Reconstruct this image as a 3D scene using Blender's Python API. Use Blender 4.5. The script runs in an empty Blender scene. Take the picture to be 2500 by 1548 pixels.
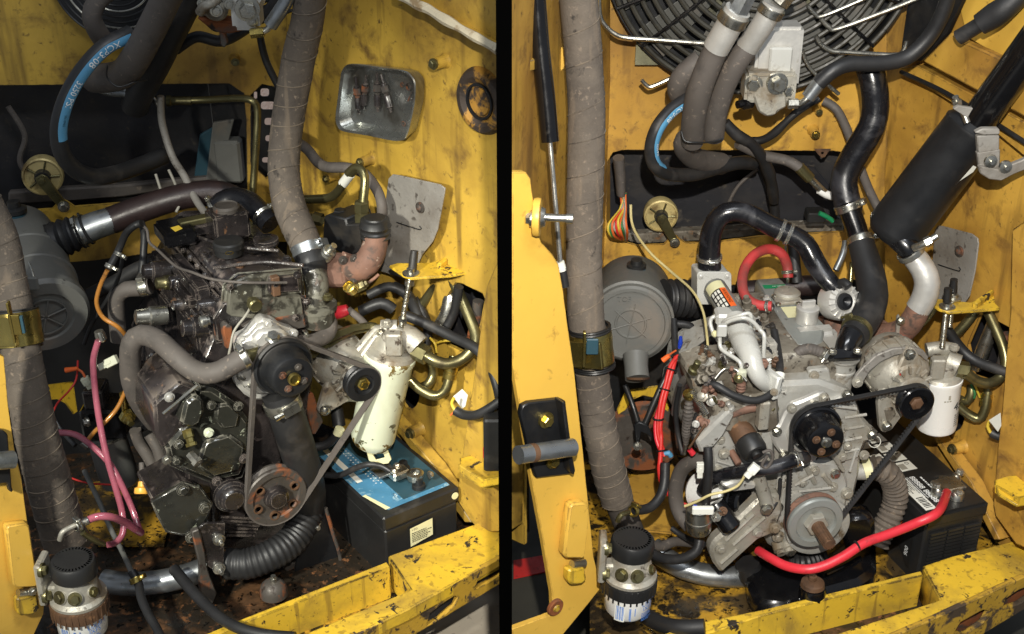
import bpy, bmesh, math, random
from mathutils import Vector as V, Matrix
random.seed(7)
scn = bpy.context.scene
COL = scn.collection
# ---------------------------------------------------------------- camera
PITCH = math.radians(28); D0 = 2.6; FPX = 3250.0; Z0 = 1.0
CX = V((1, 0, 0)); CU = V((0, math.sin(PITCH), math.cos(PITCH))); CB = V((0, -math.cos(PITCH), math.sin(PITCH)))
CAM = V((0, 0, Z0)) + CB * D0
cd = bpy.data.cameras.new('camera'); cam = bpy.data.objects.new('camera', cd); COL.objects.link(cam)
cam.location = CAM; cam.rotation_euler = (math.radians(90) - PITCH, 0, 0)
cd.sensor_width = 36; cd.lens = 36 * FPX / 2500; cd.clip_start = .05; cd.clip_end = 200
scn.camera = cam
# ---------------------------------------------------------------- world, lamps, exposure
w = bpy.data.worlds.new('World'); scn.world = w; w.use_nodes = True
bg = w.node_tree.nodes['Background']; bg.inputs[0].default_value = (.80, .88, 1, 1); bg.inputs[1].default_value = .21
def area(name, loc, target, size, power, col, sy=None):
    l = bpy.data.lights.new(name, 'AREA'); l.energy = power; l.color = col; l.size = size
    if sy: l.shape = 'RECTANGLE'; l.size_y = sy
    o = bpy.data.objects.new(name, l); COL.objects.link(o); o.location = loc
    o.rotation_euler = (V(target) - V(loc)).to_track_quat('-Z', 'Y').to_euler(); return o
def spot(name, loc, target, power, col, cone, blend, rad):
    l = bpy.data.lights.new(name, 'SPOT'); l.energy = power; l.color = col
    l.spot_size = math.radians(cone); l.spot_blend = blend; l.shadow_soft_size = rad
    o = bpy.data.objects.new(name, l); COL.objects.link(o); o.location = loc
    o.rotation_euler = (V(target) - V(loc)).to_track_quat('-Z', 'Y').to_euler(); return o
# phone flash beside the lens for the right bay, a softer work lamp for the left bay, an added overhead fill for reflections and glints
spot('flash_lamp', (.05, -2.2, 2.45), (.58, 0, .86), 270, (1, .95, .86), 54, .8, .015)
spot('work_lamp', (-1.1, -1.75, 2.05), (-.34, -.02, .70), 225, (1, .975, .86), 45, 1.0, .07)
area('overhead_fill', (.2, -1.2, 3.2), (.15, 0, .8), 1.5, 24, (.94, .97, 1), .3)
scn.view_settings.view_transform = 'Standard'; scn.view_settings.look = 'None'
scn.view_settings.exposure = .38; scn.view_settings.gamma = 1; scn.view_settings.use_curve_mapping = False
# ---------------------------------------------------------------- picture -> place
def ray(px, py): return -CB + CX * ((px - 1250) / FPX) - CU * ((py - 774) / FPX)
def P(px, py, y):
    d = ray(px, py); return CAM + d * ((y - CAM.y) / d.y)
def PZ(px, py, z):
    d = ray(px, py); return CAM + d * ((z - CAM.z) / d.z)
def PP(px, py, pl):
    d = ray(px, py); return CAM + d * ((pl[0] - CAM).dot(pl[1]) / d.dot(pl[1]))
def K(W): return (W - CAM).dot(-CB) / FPX
def wallplane(a, b):
    d = b - a; d.z = 0; n = V((d.y, -d.x, 0)).normalized()
    if n.dot(CAM - a) < 0: n = -n
    return (a, n)
X = V((1, 0, 0)); Y = V((0, 1, 0)); Z = V((0, 0, 1)); FR = V((0, -1, 0))
def perp(a):
    a = a.normalized(); h = Z if abs(a.z) < .9 else X
    u = h.cross(a).normalized(); return a, u, a.cross(u)
# ---------------------------------------------------------------- mesh builder
class MB:
    def __init__(s): s.v = []; s.f = []
    def add(s, v, f):
        o = len(s.v); s.v += [V(x) for x in v]; s.f += [tuple(i + o for i in q) for q in f]; return s
    def bm(s, b):
        b.verts.index_update(); s.add([x.co.copy() for x in b.verts], [[x.index for x in q.verts] for q in b.faces]); b.free(); return s
    def path(s, pts, rs, step):
        n = len(pts); op = []; orr = []
        for i in range(n - 1):
            p0 = pts[max(i-1, 0)]; p1 = pts[i]; p2 = pts[i+1]; p3 = pts[min(i+2, n-1)]
            m = max(2, int((p2 - p1).length / step))
            for j in range(m):
                t = j / m; t2 = t*t; t3 = t2*t
                op.append(.5*((2*p1) + (p2-p0)*t + (2*p0-5*p1+4*p2-p3)*t2 + (3*p1-p0-3*p2+p3)*t3))
                orr.append(rs[i] + (rs[i+1]-rs[i])*(t*t*(3-2*t)))
        op.append(pts[-1]); orr.append(rs[-1]); return op, orr
    def tube(s, pts, rs, seg=14, step=None, rib=None, caps=True, flat=1, straight=False, wob=0, spiral=None):
        if not isinstance(rs, (list, tuple)): rs = [rs]*len(pts)
        step = step or max(.004, min(rs)*.7)
        if rib: step = rib[1] / 5
        if straight: op, orr = list(pts), list(rs)
        else: op, orr = s.path(pts, rs, step)
        t0 = (op[1]-op[0]).normalized(); _, u, _ = perp(t0)
        vs = []; fs = []; L = 0; ph = random.random()*6
        for i, p in enumerate(op):
            t = (op[min(i+1, len(op)-1)] - op[max(i-1, 0)]).normalized()
            u = (u - t*u.dot(t)).normalized(); b = t.cross(u)
            if i: L += (p-op[i-1]).length
            r = orr[i]
            if rib: r = r * (1 + rib[0]*math.cos(L/rib[1]*2*math.pi))
            if wob: r = r * (1 + wob*math.sin(L*90+ph) + wob*.7*math.sin(L*37+ph*2))
            for j in range(seg):
                a = j/seg*2*math.pi; q = r
                if spiral:
                    q = r*(1 + spiral[0]*(max(0, math.cos(L/spiral[1]*2*math.pi - a))**24) - spiral[0]*.8*(max(0, math.cos(L/spiral[1]*2*math.pi - a + .5))**30) + .006*math.sin(a*3+L*40) + .008*math.sin(L*55+a))
                vs.append(p + u*math.cos(a)*q + b*math.sin(a)*q*flat)
        m = len(op)
        for i in range(m-1):
            for j in range(seg):
                k = (j+1) % seg; fs.append((i*seg+j, i*seg+k, (i+1)*seg+k, (i+1)*seg+j))
        if caps: fs.append(tuple(range(seg-1, -1, -1))); fs.append(tuple((m-1)*seg+j for j in range(seg)))
        return s.add(vs, fs)
    def lathe(s, c, ax, prof, seg=32, u=None, a0=0, a1=2*math.pi):
        a, uu, vv = perp(ax)
        if u is not None: uu = (u - a*u.dot(a)).normalized(); vv = a.cross(uu)
        full = abs(a1-a0-2*math.pi) < 1e-6; ns = seg if full else seg+1
        vs = []; fs = []
        for r, h in prof:
            r = max(r, 1e-5)
            for j in range(ns):
                t = a0 + (a1-a0)*j/seg; vs.append(c + a*h + (uu*math.cos(t) + vv*math.sin(t))*r)
        for i in range(len(prof)-1):
            for j in range(seg):
                k = (j+1) % ns; fs.append((i*ns+j, i*ns+k, (i+1)*ns+k, (i+1)*ns+j))
        return s.add(vs, fs)
    def prism(s, pts, ext, bev=0, holes=(), segs=1):
        b = bmesh.new()
        if holes:
            es = []
            for lp in [pts]+list(holes):
                vv = [b.verts.new(p) for p in lp]
                es += [b.edges.new((vv[i], vv[(i+1) % len(vv)])) for i in range(len(vv))]
            bmesh.ops.triangle_fill(b, use_beauty=True, edges=es)
        else:
            b.faces.new([b.verts.new(p) for p in pts])
        g = bmesh.ops.extrude_face_region(b, geom=list(b.faces)); 
        bmesh.ops.translate(b, vec=ext, verts=[e for e in g['geom'] if isinstance(e, bmesh.types.BMVert)])
        bmesh.ops.recalc_face_normals(b, faces=list(b.faces))
        if bev:
            b.normal_update()
            ed = [e for e in b.edges if len(e.link_faces) == 2 and e.calc_face_angle(0) > .5]
            bmesh.ops.bevel(b, geom=ed, offset=bev, segments=segs, affect='EDGES', clamp_overlap=True)
        return s.bm(b)
    def box(s, c, x, y, z, bev=0, segs=1):
        q = [c-x-y-z, c+x-y-z, c+x+y-z, c-x+y-z]
        return s.prism(q, z*2, bev, segs=segs)
    def ball(s, c, r, seg=16, sq=1, ax=Z):
        return s.lathe(c, ax, [(r*math.sin(math.pi*i/8), -r*sq*math.cos(math.pi*i/8)) for i in range(9)], seg)
    def build(s, name, mat, parent=None, loc=None, sharp=35, flat=False):
        if loc is None:
            loc = parent.matrix_basis.translation if parent else sum(s.v, V((0, 0, 0)))/len(s.v)
        root = parent
        off = V((0, 0, 0))
        while root is not None: off = off + root.location; root = root.parent
        base = off if parent else loc
        me = bpy.data.meshes.new(name); me.from_pydata([tuple(v-base) for v in s.v], [], s.f)
        bmm = bmesh.new(); bmm.from_mesh(me); bmesh.ops.recalc_face_normals(bmm, faces=bmm.faces); bmm.to_mesh(me); bmm.free()
        if not flat:
            me.polygons.foreach_set('use_smooth', [True]*len(me.polygons)); me.set_sharp_from_angle(angle=math.radians(sharp))
        me.materials.append(mat)
        o = bpy.data.objects.new(name, me); COL.objects.link(o)
        if parent: o.parent = parent
        else: o.location = loc
        return o
def tag(o, label, cat, group=None):
    o['label'] = label; o['category'] = cat
    if group: o['group'] = group
    return o
def struct(o, label=None):
    o['kind'] = 'structure'
    if label: o['label'] = label
    return o
def thing(name, label, cat, loc, group=None):
    o = bpy.data.objects.new(name, None); COL.objects.link(o); o.location = loc; o.empty_display_size = .02
    return tag(o, label, cat, group)
# px helpers -------------------------------------------------------
def W(t): return P(t[0], t[1], t[2])
def hz(pts, r=10, **kw):
    """tube through picture points (px, py, y[, radius px])"""
    ws = [W(p) for p in pts]; rs = [(p[3] if len(p) > 3 else r)*K(q) for p, q in zip(pts, ws)]
    return MB().tube(ws, rs, **kw)
def plate(pxs, pl, th, bev=.001, holes=()):
    return MB().prism([PP(a, b, pl) for a, b in pxs], -pl[1]*th, bev, [[PP(a, b, pl) for a, b in h] for h in holes])
def slab(pxs, z, th, bev=.002):
    return MB().prism([PZ(a, b, z) for a, b in pxs], V((0, 0, -th)), bev)
def circ(cx, cy, rx, ry=None, n=20, rot=0):
    ry = ry or rx; o = []
    for i in range(n):
        a = i/n*2*math.pi; x = rx*math.cos(a); y = ry*math.sin(a)
        o.append((cx+x*math.cos(rot)-y*math.sin(rot), cy+x*math.sin(rot)+y*math.cos(rot)))
    return o
def rrect(x0, y0, x1, y1, r, n=4):
    o = []
    for cx, cy, a0 in ((x1-r, y0+r, -90), (x1-r, y1-r, 0), (x0+r, y1-r, 90), (x0+r, y0+r, 180)):
        for i in range(n+1):
            a = math.radians(a0+90*i/n); o.append((cx+r*math.cos(a), cy+r*math.sin(a)))
    return o
_bolt = {}
def boltmesh(mat, kind='hex'):
    key = (mat.name, kind)
    if key not in _bolt:
        m = MB()
        m.lathe(V((0, 0, 0)), Z, [(0, -.6), (1.35, -.6), (1.45, 0), (1.4, .18), (.9, .2)], 18)
        if kind == 'hex':
            m.lathe(V((0, 0, 0)), Z, [(1.0, .1), (1.0, .75), (.86, .9), (.0, .92)], 6)
        elif kind == 'stud':
            m.lathe(V((0, 0, 0)), Z, [(1.0, .1), (1.0, .8), (.9, .95), (.55, .97)], 6); m.lathe(V((0, 0, 0)), Z, [(.55, .5), (.55, 1.9), (.45, 2.1), (0, 2.1)], 12)
        else:
            m.lathe(V((0, 0, 0)), Z, [(.95, .1), (.9, .5), (.5, .75), (0, .8)], 16)
        me = bpy.data.meshes.new('bolt'); me.from_pydata([tuple(v) for v in m.v], [], m.f)
        b = bmesh.new(); b.from_mesh(me); bmesh.ops.recalc_face_normals(b, faces=b.faces); b.to_mesh(me); b.free()
        me.polygons.foreach_set('use_smooth', [True]*len(me.polygons)); me.set_sharp_from_angle(angle=.5); me.materials.append(mat)
        _bolt[key] = me
    return _bolt[key]
def bolt(parent, pos, ax, rpx, mat, kind='hex', name='bolt'):
    p = W(pos) if not isinstance(pos, V) else pos
    o = bpy.data.objects.new(name, boltmesh(mat, kind)); COL.objects.link(o)
    r = rpx*K(p); off = V((0, 0, 0)); q = parent
    while q is not None: off = off+q.location; q = q.parent
    M = ax.normalized().to_track_quat('Z', 'Y').to_matrix().to_4x4() @ Matrix.Rotation(random.random()*6, 4, 'Z')
    o.matrix_basis = Matrix.Translation(p-off) @ M @ Matrix.Scale(r, 4)
    if parent: o.parent = parent
    return o
def lobj(parent, name, mat, pos, ax, prof, seg=32, scale=None, **kw):
    """lathe at picture point pos; profile in px (r, h)"""
    c = W(pos) if not isinstance(pos, V) else pos; k = K(c)
    return MB().lathe(c, ax.normalized(), [(r*k, h*k) for r, h in prof], seg).build(name, mat, parent, **kw)
def clampring(parent, a, b, rpx, wpx, mat, screw=None, name='hose_clamp', smat=None):
    """band clamp on a hose: centre at picture point a, axis towards b; screw = unit vector to the screw box"""
    c = W(a) if not isinstance(a, V) else a; e = W(b) if not isinstance(b, V) else b
    ax = (e-c).normalized(); k = K(c); r = rpx*k; wd = wpx*k
    m = MB().lathe(c, ax, [(r*.9, -wd/2), (r+.0015, -wd/2), (r+.0022, -wd*.3), (r+.0012, 0), (r+.0022, wd*.3), (r+.0015, wd/2), (r*.9, wd/2)], 28)
    if screw is not None:
        u = (screw-ax*screw.dot(ax)).normalized(); t = ax.cross(u)
        m.box(c+u*(r+.004), ax*wd*.42, t*wd*.75, u*.0045, .001)
        m.lathe(c+u*(r+.0045)+t*wd*.7, t, [(wd*.2, 0), (wd*.2, wd*.45), (wd*.28, wd*.45), (wd*.28, wd*.8), (0, wd*.85)], 10)
    return m.build(name, mat, parent)
def hose(name, label, cat, pts, r, mat, clamps=(), group=None, cm=None, part='tube', **kw):
    if not clamps:
        return tag(hz(pts, r, **kw).build(name, mat), label, cat, group)
    t = thing(name, label, cat, W(pts[-1]), group)
    hz(pts, r, **kw).build(part, mat, t)
    for c in clamps: clampring(t, *c[:4], c[4] if len(c) > 4 and isinstance(c[4], bpy.types.Material) else cm, c[5] if len(c) > 5 else CB)
    return t
def textmesh(txt, size):
    cu = bpy.data.curves.new('t', 'FONT'); cu.body = txt; cu.size = size; cu.align_x = 'LEFT'; cu.resolution_u = 2
    o = bpy.data.objects.new('t', cu); COL.objects.link(o)
    dg = bpy.context.evaluated_depsgraph_get(); me = bpy.data.meshes.new_from_object(o.evaluated_get(dg))
    v = [x.co.copy() for x in me.vertices]; f = [tuple(q.vertices) for q in me.polygons]
    bpy.data.objects.remove(o); bpy.data.curves.remove(cu); bpy.data.meshes.remove(me); return v, f
def text(parent, txt, org, xd, yd, size, mat, eps=.0006, bold=0, name='lettering'):
    v, f = textmesh(txt, size); n = xd.cross(yd).normalized(); m = MB()
    for dx in ([0, bold] if bold else [0]):
        m.add([org + xd*(q.x+dx) + yd*q.y + n*(eps+dx*.05) for q in v], f)
    return m.build(name, mat, parent, flat=True)
def cylmap(parent, name, mat, c, ax, u, r, a0, a1, h0, h1, n=14):
    """curved label on a cylinder: angles (rad) from u, heights along ax"""
    a, _, _ = perp(ax); uu = (u-a*u.dot(a)).normalized(); vv = a.cross(uu); m = MB(); vs = []; fs = []
    for i in range(n+1):
        t = a0+(a1-a0)*i/n; d = uu*math.cos(t)+vv*math.sin(t); vs += [c+d*r+a*h0, c+d*r+a*h1]
    for i in range(n): fs.append((2*i, 2*i+2, 2*i+3, 2*i+1))
    return m.add(vs, fs).build(name, mat, parent)
def cyltext(parent, txt, size, mat, c, ax, u, r, ang, h, up=1, name='lettering', bold=0):
    """text wrapped round a cylinder; up=1: letters stand along ax; up=0: text runs along ax"""
    v, f = textmesh(txt, size); a, _, _ = perp(ax); uu = (u-a*u.dot(a)).normalized(); vv = a.cross(uu); m = MB()
    for dx in ([0, bold] if bold else [0]):
        o = []
        for q in v:
            if up: t = ang+(q.x+dx)/r; hh = h+q.y
            else: t = ang-q.y/r; hh = h+(q.x+dx)
            o.append(c+(uu*math.cos(t)+vv*math.sin(t))*(r+dx*.03)+a*hh)
        m.add(o, f)
    return m.build(name, mat, parent, flat=True)
# ---------------------------------------------------------------- materials
def lin(c): return tuple((x/255/12.92 if x/255 <= .04045 else ((x/255+.055)/1.055)**2.4) for x in c)
def mat(name, col, rough=.5, metal=0, var=.18, vs=9, layers=(), bump=.15, bs=180, coat=0, trans=0, rv=.12, emit=0, stretch=None, edge=None, drip=None):
    m = bpy.data.materials.new(name); m.use_nodes = True; nt = m.node_tree; N = nt.nodes; L = nt.links
    b = N['Principled BSDF']; col = lin(col)
    g = N.new('ShaderNodeNewGeometry'); pos = g.outputs['Position']
    if stretch:
        mp = N.new('ShaderNodeMapping'); mp.inputs['Scale'].default_value = stretch; L.new(pos, mp.inputs[0]); pos = mp.outputs[0]
    def noise(sc, det=6, ro=.6, dist=0):
        n = N.new('ShaderNodeTexNoise'); n.inputs['Scale'].default_value = sc; n.inputs['Detail'].default_value = det
        n.inputs['Roughness'].default_value = ro; n.inputs['Distortion'].default_value = dist; L.new(pos, n.inputs['Vector']); return n.outputs[0]
    def ramp(src, a, c2, lo, hi):
        r = N.new('ShaderNodeMapRange'); r.inputs[1].default_value = a; r.inputs[2].default_value = c2
        r.inputs[3].default_value = lo; r.inputs[4].default_value = hi; L.new(src, r.inputs[0]); return r.outputs[0]
    def mix(f, A, B):
        x = N.new('ShaderNodeMix'); x.data_type = 'RGBA'; L.new(f, x.inputs[0])
        for s_, v_ in ((6, A), (7, B)):
            if isinstance(v_, tuple): x.inputs[s_].default_value = (*v_, 1)
            else: L.new(v_, x.inputs[s_])
        return x.outputs[2]
    n0 = noise(vs, 8, .65)
    cur = mix(ramp(n0, .3, .7, 0, 1), tuple(c*(1-var) for c in col), tuple(min(1, c*(1+var)) for c in col))
    rg = ramp(noise(vs*2.3, 5), .3, .7, max(.03, rough-rv), min(1, rough+rv))
    mt = None
    for la in layers:
        sc, lo, hi, c2, r2 = la[:5]
        f = ramp(noise(sc, 9, la[5] if len(la) > 5 else .62, .4), lo, hi, 0, 1)
        cur = mix(f, cur, lin(c2))
        x = N.new('ShaderNodeMix'); L.new(f, x.inputs[0]); L.new(rg, x.inputs[2]); x.inputs[3].default_value = r2; rg = x.outputs[0]
        if metal and len(la) > 6:
            y = N.new('ShaderNodeMix'); L.new(f, y.inputs[0]); y.inputs[3].default_value = la[6]
            if mt is None: y.inputs[2].default_value = metal
            else: L.new(mt, y.inputs[2])
            mt = y.outputs[0]
    if drip:
        mp = N.new('ShaderNodeMapping'); mp.inputs['Scale'].default_value = (1, 1, .1); L.new(pos, mp.inputs[0])
        dn = N.new('ShaderNodeTexNoise'); dn.inputs['Scale'].default_value = drip[0]; dn.inputs['Detail'].default_value = 7; L.new(mp.outputs[0], dn.inputs['Vector'])
        cur = mix(ramp(dn.outputs[0], drip[1], drip[2], 0, drip[4] if len(drip) > 4 else .8), cur, lin(drip[3]))
    if edge:
        bv = N.new('ShaderNodeBevel'); bv.samples = 4; bv.inputs['Radius'].default_value = edge[1]
        dt = N.new('ShaderNodeVectorMath'); dt.operation = 'DOT_PRODUCT'; L.new(bv.outputs[0], dt.inputs[0]); L.new(g.outputs['True Normal'], dt.inputs[1])
        em = ramp(dt.outputs['Value'], .985, .90, 0, 1); nm = ramp(noise(34, 5), .44, .52, 0, 1)
        mu = N.new('ShaderNodeMath'); mu.operation = 'MULTIPLY'; L.new(em, mu.inputs[0]); L.new(nm, mu.inputs[1])
        cur = mix(mu.outputs[0], cur, lin(edge[0]))
    L.new(cur, b.inputs['Base Color']); L.new(rg, b.inputs['Roughness'])
    if mt is not None: L.new(mt, b.inputs['Metallic'])
    else: b.inputs['Metallic'].default_value = metal
    if bump:
        bp = N.new('ShaderNodeBump'); bp.inputs['Strength'].default_value = bump; bp.inputs['Distance'].default_value = .002
        a1 = noise(bs, 4); a2 = noise(bs*.16, 3)
        ad = N.new('ShaderNodeMath'); ad.operation = 'ADD'; L.new(a1, ad.inputs[0]); L.new(a2, ad.inputs[1])
        L.new(ad.outputs[0], bp.inputs['Height']); L.new(bp.outputs[0], b.inputs['Normal'])
    if coat: b.inputs['Coat Weight'].default_value = coat; b.inputs['Coat Roughness'].default_value = .12
    if trans: b.inputs['Transmission Weight'].default_value = trans
    if emit: b.inputs['Emission Color'].default_value = (*col, 1); b.inputs['Emission Strength'].default_value = emit
    return m
DIRT = (38, 30, 22); GR = (22, 20, 18)
M = {}
M['yel_l'] = mat('yellow_paint_old', (196, 160, 64), .4, 0, .16, 4, [(3.5, .40, .68, (146, 114, 46), .55), (15, .52, .7, (118, 90, 40), .65), (60, .60, .72, (96, 74, 36), .7), (13, .70, .73, (38, 33, 27), .7)], .12, 120, edge=((44, 37, 30), .0035), drip=(26, .55, .68, (104, 80, 38), .7))
M['yel_r'] = mat('yellow_paint', (200, 156, 66), .4, 0, .14, 4, [(3.5, .40, .68, (152, 110, 46), .55), (16, .52, .7, (122, 88, 40), .65), (55, .60, .72, (102, 76, 36), .7), (11, .70, .73, (50, 42, 32), .7)], .12, 120, edge=((44, 37, 30), .0035), drip=(24, .56, .68, (108, 80, 38), .7))
M['yel_clean'] = mat('yellow_paint_clean', (222, 178, 76), .4, 0, .07, 4, [(5, .55, .75, (192, 150, 62), .5), (40, .62, .74, (168, 130, 56), .6)], .05, 90, edge=((150, 116, 54), .003))
M['yel_chip'] = mat('yellow_paint_chipped', (212, 174, 52), .4, 0, .12, 6, [(7, .48, .66, (160, 130, 50), .6), (24, .63, .65, (40, 34, 27), .7), (80, .60, .68, (90, 70, 34), .6)], .14, 110, edge=((40, 34, 27), .006), drip=(60, .58, .66, (120, 94, 42), .6))
M['yel_floor'] = mat('yellow_floor_oily', (178, 136, 42), .45, 0, .2, 8, [(10, .42, .54, (66, 52, 30), .45), (26, .50, .58, (34, 28, 20), .3), (90, .56, .62, (26, 22, 17), .25)], .45, 80)
M['floor_rust'] = mat('floor_grease_rust', (38, 32, 25), .38, 0, .3, 14, [(10, .52, .66, (86, 58, 32), .7), (50, .56, .64, (112, 72, 38), .8), (70, .57, .63, (18, 16, 13), .2)], .8, 80)
M['sill_rust'] = mat('sill_worn_paint', (172, 136, 46), .55, 0, .2, 8, [(14, .52, .57, (70, 56, 40), .75), (60, .56, .64, (52, 42, 32), .7)], .3, 110, edge=((40, 34, 27), .006))
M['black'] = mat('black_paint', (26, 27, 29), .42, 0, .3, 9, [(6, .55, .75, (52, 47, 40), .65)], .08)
M['blackgloss'] = mat('black_gloss_paint', (14, 14, 16), .22, 0, .2, 9, [(10, .62, .75, (50, 46, 40), .6)], .04, coat=.3)
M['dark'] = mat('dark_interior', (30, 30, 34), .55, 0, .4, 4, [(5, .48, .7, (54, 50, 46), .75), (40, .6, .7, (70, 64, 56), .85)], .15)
M['void'] = mat('flat_black', (2, 2, 2), 1, 0, 0, bump=0); M['void'].node_tree.nodes['Principled BSDF'].inputs['Specular IOR Level'].default_value = 0
M['grease'] = mat('oily_black_iron', (36, 33, 33), .24, 0, .35, 14, [(8, .46, .64, (54, 48, 47), .34), (40, .60, .68, (88, 78, 74), .4), (24, .66, .70, (108, 76, 50), .7), (14, .60, .68, (16, 15, 16), .08)], .8, 55, coat=.35, edge=((124, 114, 106), .0028))
M['greasegreen'] = mat('greasy_green_cover', (46, 46, 41), .2, 0, .2, 10, [(10, .5, .64, (26, 26, 24), .1), (50, .635, .66, (150, 154, 136), .5)], .45, 60, coat=.4, edge=((136, 132, 120), .0026))  # pale edges are highlights put into the colour
M['peel'] = mat('peeling_head', (104, 102, 91), .42, .1, .22, 14, [(22, .48, .53, (62, 60, 53), .28), (36, .58, .66, (94, 78, 67), .65), (46, .635, .66, (170, 170, 156), .35)], .5, 80)
M['rub'] = mat('dusty_rubber', (86, 80, 75), .68, 0, .16, 7, [(14, .53, .72, (60, 56, 53), .75), (80, .60, .70, (128, 116, 104), .85)], .14, 260)
M['rubk'] = mat('black_rubber', (34, 34, 35), .5, 0, .2, 9, [(10, .55, .75, (66, 62, 58), .7)], .1, 240)
M['rubw'] = mat('wet_black_rubber', (22, 22, 25), .24, 0, .2, 9, [(10, .5, .6, (48, 48, 52), .45)], .1, 260)
M['slv'] = mat('sleeve_fabric', (100, 91, 81), .88, 0, .22, 10, [(6, .46, .68, (74, 67, 61), .9), (90, .58, .66, (124, 111, 97), .9), (30, .62, .70, (56, 51, 46), .9)], .5, 300, drip=(40, .56, .64, (122, 108, 92), .5))
M['alu'] = mat('cast_aluminium', (172, 168, 156), .45, .5, .16, 14, [(12, .50, .66, (118, 104, 84), .7, .62, .1), (36, .58, .65, (66, 56, 46), .75, .62, 0)], .5, 120)
M['alul'] = mat('new_cast_aluminium', (196, 194, 188), .4, .5, .1, 12, [(20, .62, .72, (130, 124, 112), .6, .6, .2)], .2, 140)
M['eng'] = mat('grey_engine_paint', (172, 171, 165), .38, .25, .12, 10, [(7, .50, .68, (138, 130, 114), .6), (22, .57, .66, (106, 92, 72), .7), (60, .61, .68, (66, 58, 50), .7)], .6, 70, edge=((204, 200, 190), .002))
M['engd'] = mat('dirty_engine_iron', (130, 124, 112), .55, .15, .22, 14, [(12, .46, .62, (86, 78, 66), .75), (30, .58, .66, (116, 86, 58), .8), (60, .56, .64, (52, 46, 40), .5), (38, .61, .66, (178, 174, 162), .45)], .9, 70)
M['engc'] = mat('clean_grey_paint', (190, 190, 184), .3, .1, .06, 8, [(16, .62, .72, (140, 134, 122), .6)], .08, 90, coat=.2)
M['cov'] = mat('grey_valve_cover', (142, 145, 141), .38, .3, .1, 9, [(9, .58, .7, (106, 102, 92), .6), (22, .66, .72, (70, 66, 58), .6)], .15, 100)
M['steel'] = mat('zinc_steel', (186, 184, 174), .3, .95, .12, 20, [(30, .6, .72, (120, 112, 96), .5)], .08)
M['chrome'] = mat('bright_steel', (205, 203, 194), .24, .9, .06, 20, [(20, .58, .72, (150, 142, 124), .4)], .05)
M['galv'] = mat('galvanised_pipe', (160, 164, 166), .34, .85, .1, 16, [(9, .55, .7, (96, 98, 90), .5)], .06)
M['gold'] = mat('yellow_zinc', (188, 168, 96), .26, .95, .2, 10, [(14, .56, .66, (150, 140, 90), .35), (24, .62, .7, (110, 84, 52), .5)], .05)
M['olive'] = mat('olive_zinc_pipe', (122, 116, 82), .34, .85, .16, 12, [(16, .55, .68, (82, 76, 56), .5)], .06)
M['rust'] = mat('rusty_iron', (118, 88, 74), .75, .15, .22, 16, [(10, .5, .64, (138, 100, 80), .8), (36, .54, .64, (80, 66, 58), .75), (60, .64, .7, (160, 140, 124), .6)], .5, 90)
M['rustp'] = mat('rusted_pulley', (80, 75, 70), .5, .3, .2, 16, [(14, .50, .58, (136, 80, 46), .8), (34, .60, .66, (50, 40, 34), .7)], .35, 110)
M['shield'] = mat('grey_heat_shield', (146, 142, 135), .6, .3, .1, 10, [(60, .58, .68, (80, 74, 68), .7), (6, .5, .7, (112, 104, 94), .7)], .4, 160)
M['filtw'] = mat('chipped_white_filter', (206, 212, 188), .34, 0, .05, 8, [(15, .565, .57, (104, 84, 34), .7), (28, .63, .635, (70, 66, 40), .6), (8, .5, .7, (190, 192, 168), .4)], .05, 60)
M['white'] = mat('white_enamel', (230, 230, 226), .28, 0, .03, 8, [(9, .66, .74, (206, 200, 180), .5)], .02, 60, coat=.2)
M['lab'] = mat('white_label', (222, 222, 212), .5, 0, .04, 20, (), .02)
M['cream'] = mat('cream_label', (218, 214, 170), .5, 0, .06, 20, [(40, .6, .7, (170, 160, 110), .6)], .02)
M['ink'] = mat('black_ink', (16, 16, 16), .6, 0, 0, bump=0)
M['inkw'] = mat('white_ink', (226, 228, 226), .6, 0, .05, bump=0)
M['inkb'] = mat('blue_ink', (70, 120, 196), .6, 0, .05, bump=0)
M['blue'] = mat('blue_stripe', (84, 144, 180), .5, 0, .1, 20, [(40, .66, .72, (130, 170, 190), .6)], .05)
M['batlab'] = mat('blue_battery_label', (74, 130, 164), .35, 0, .14, 12, [(50, .58, .66, (150, 184, 198), .4), (22, .60, .68, (36, 62, 80), .4)], .05)
M['teal'] = mat('dark_teal_label', (46, 76, 88), .4, 0, .12, 12, (), .03)
M['orange'] = mat('orange_plastic', (232, 104, 44), .45, 0, .06, bump=.03)
M['knob'] = mat('yellow_plastic', (232, 172, 70), .4, 0, .06, bump=.03)
M['redc'] = mat('red_cable', (206, 46, 58), .42, 0, .08, 10, [(30, .58, .70, (168, 40, 46), .55), (70, .66, .72, (96, 40, 38), .6)], .06)
M['redw'] = mat('red_wire', (196, 42, 36), .5, 0, .1, 20, [(50, .58, .70, (140, 36, 30), .6)], .0)
M['redh'] = mat('faded_red_hose', (178, 56, 56), .5, 0, .14, 10, [(9, .5, .66, (128, 62, 56), .6), (20, .66, .74, (206, 110, 104), .6)], .08)
M['pink'] = mat('pink_clear_tube', (176, 96, 112), .2, 0, .15, 24, [(16, .55, .7, (142, 62, 84), .25)], .03, trans=.25, coat=.4)
M['copper'] = mat('amber_fuel_line', (176, 118, 52), .28, .1, .15, 20, [(20, .6, .7, (90, 62, 34), .5)], .03, coat=.3)
M['plas'] = mat('grey_plastic', (98, 98, 94), .5, 0, .12, 8, [(9, .55, .72, (116, 108, 98), .7), (40, .67, .72, (30, 29, 28), .4)], .08)
M['plask'] = mat('black_plastic', (34, 34, 34), .4, 0, .12, 8, [(9, .58, .72, (58, 55, 50), .6)], .06)
M['conn'] = mat('white_connector', (196, 198, 176), .45, 0, .08, 20, (), .03)
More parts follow.
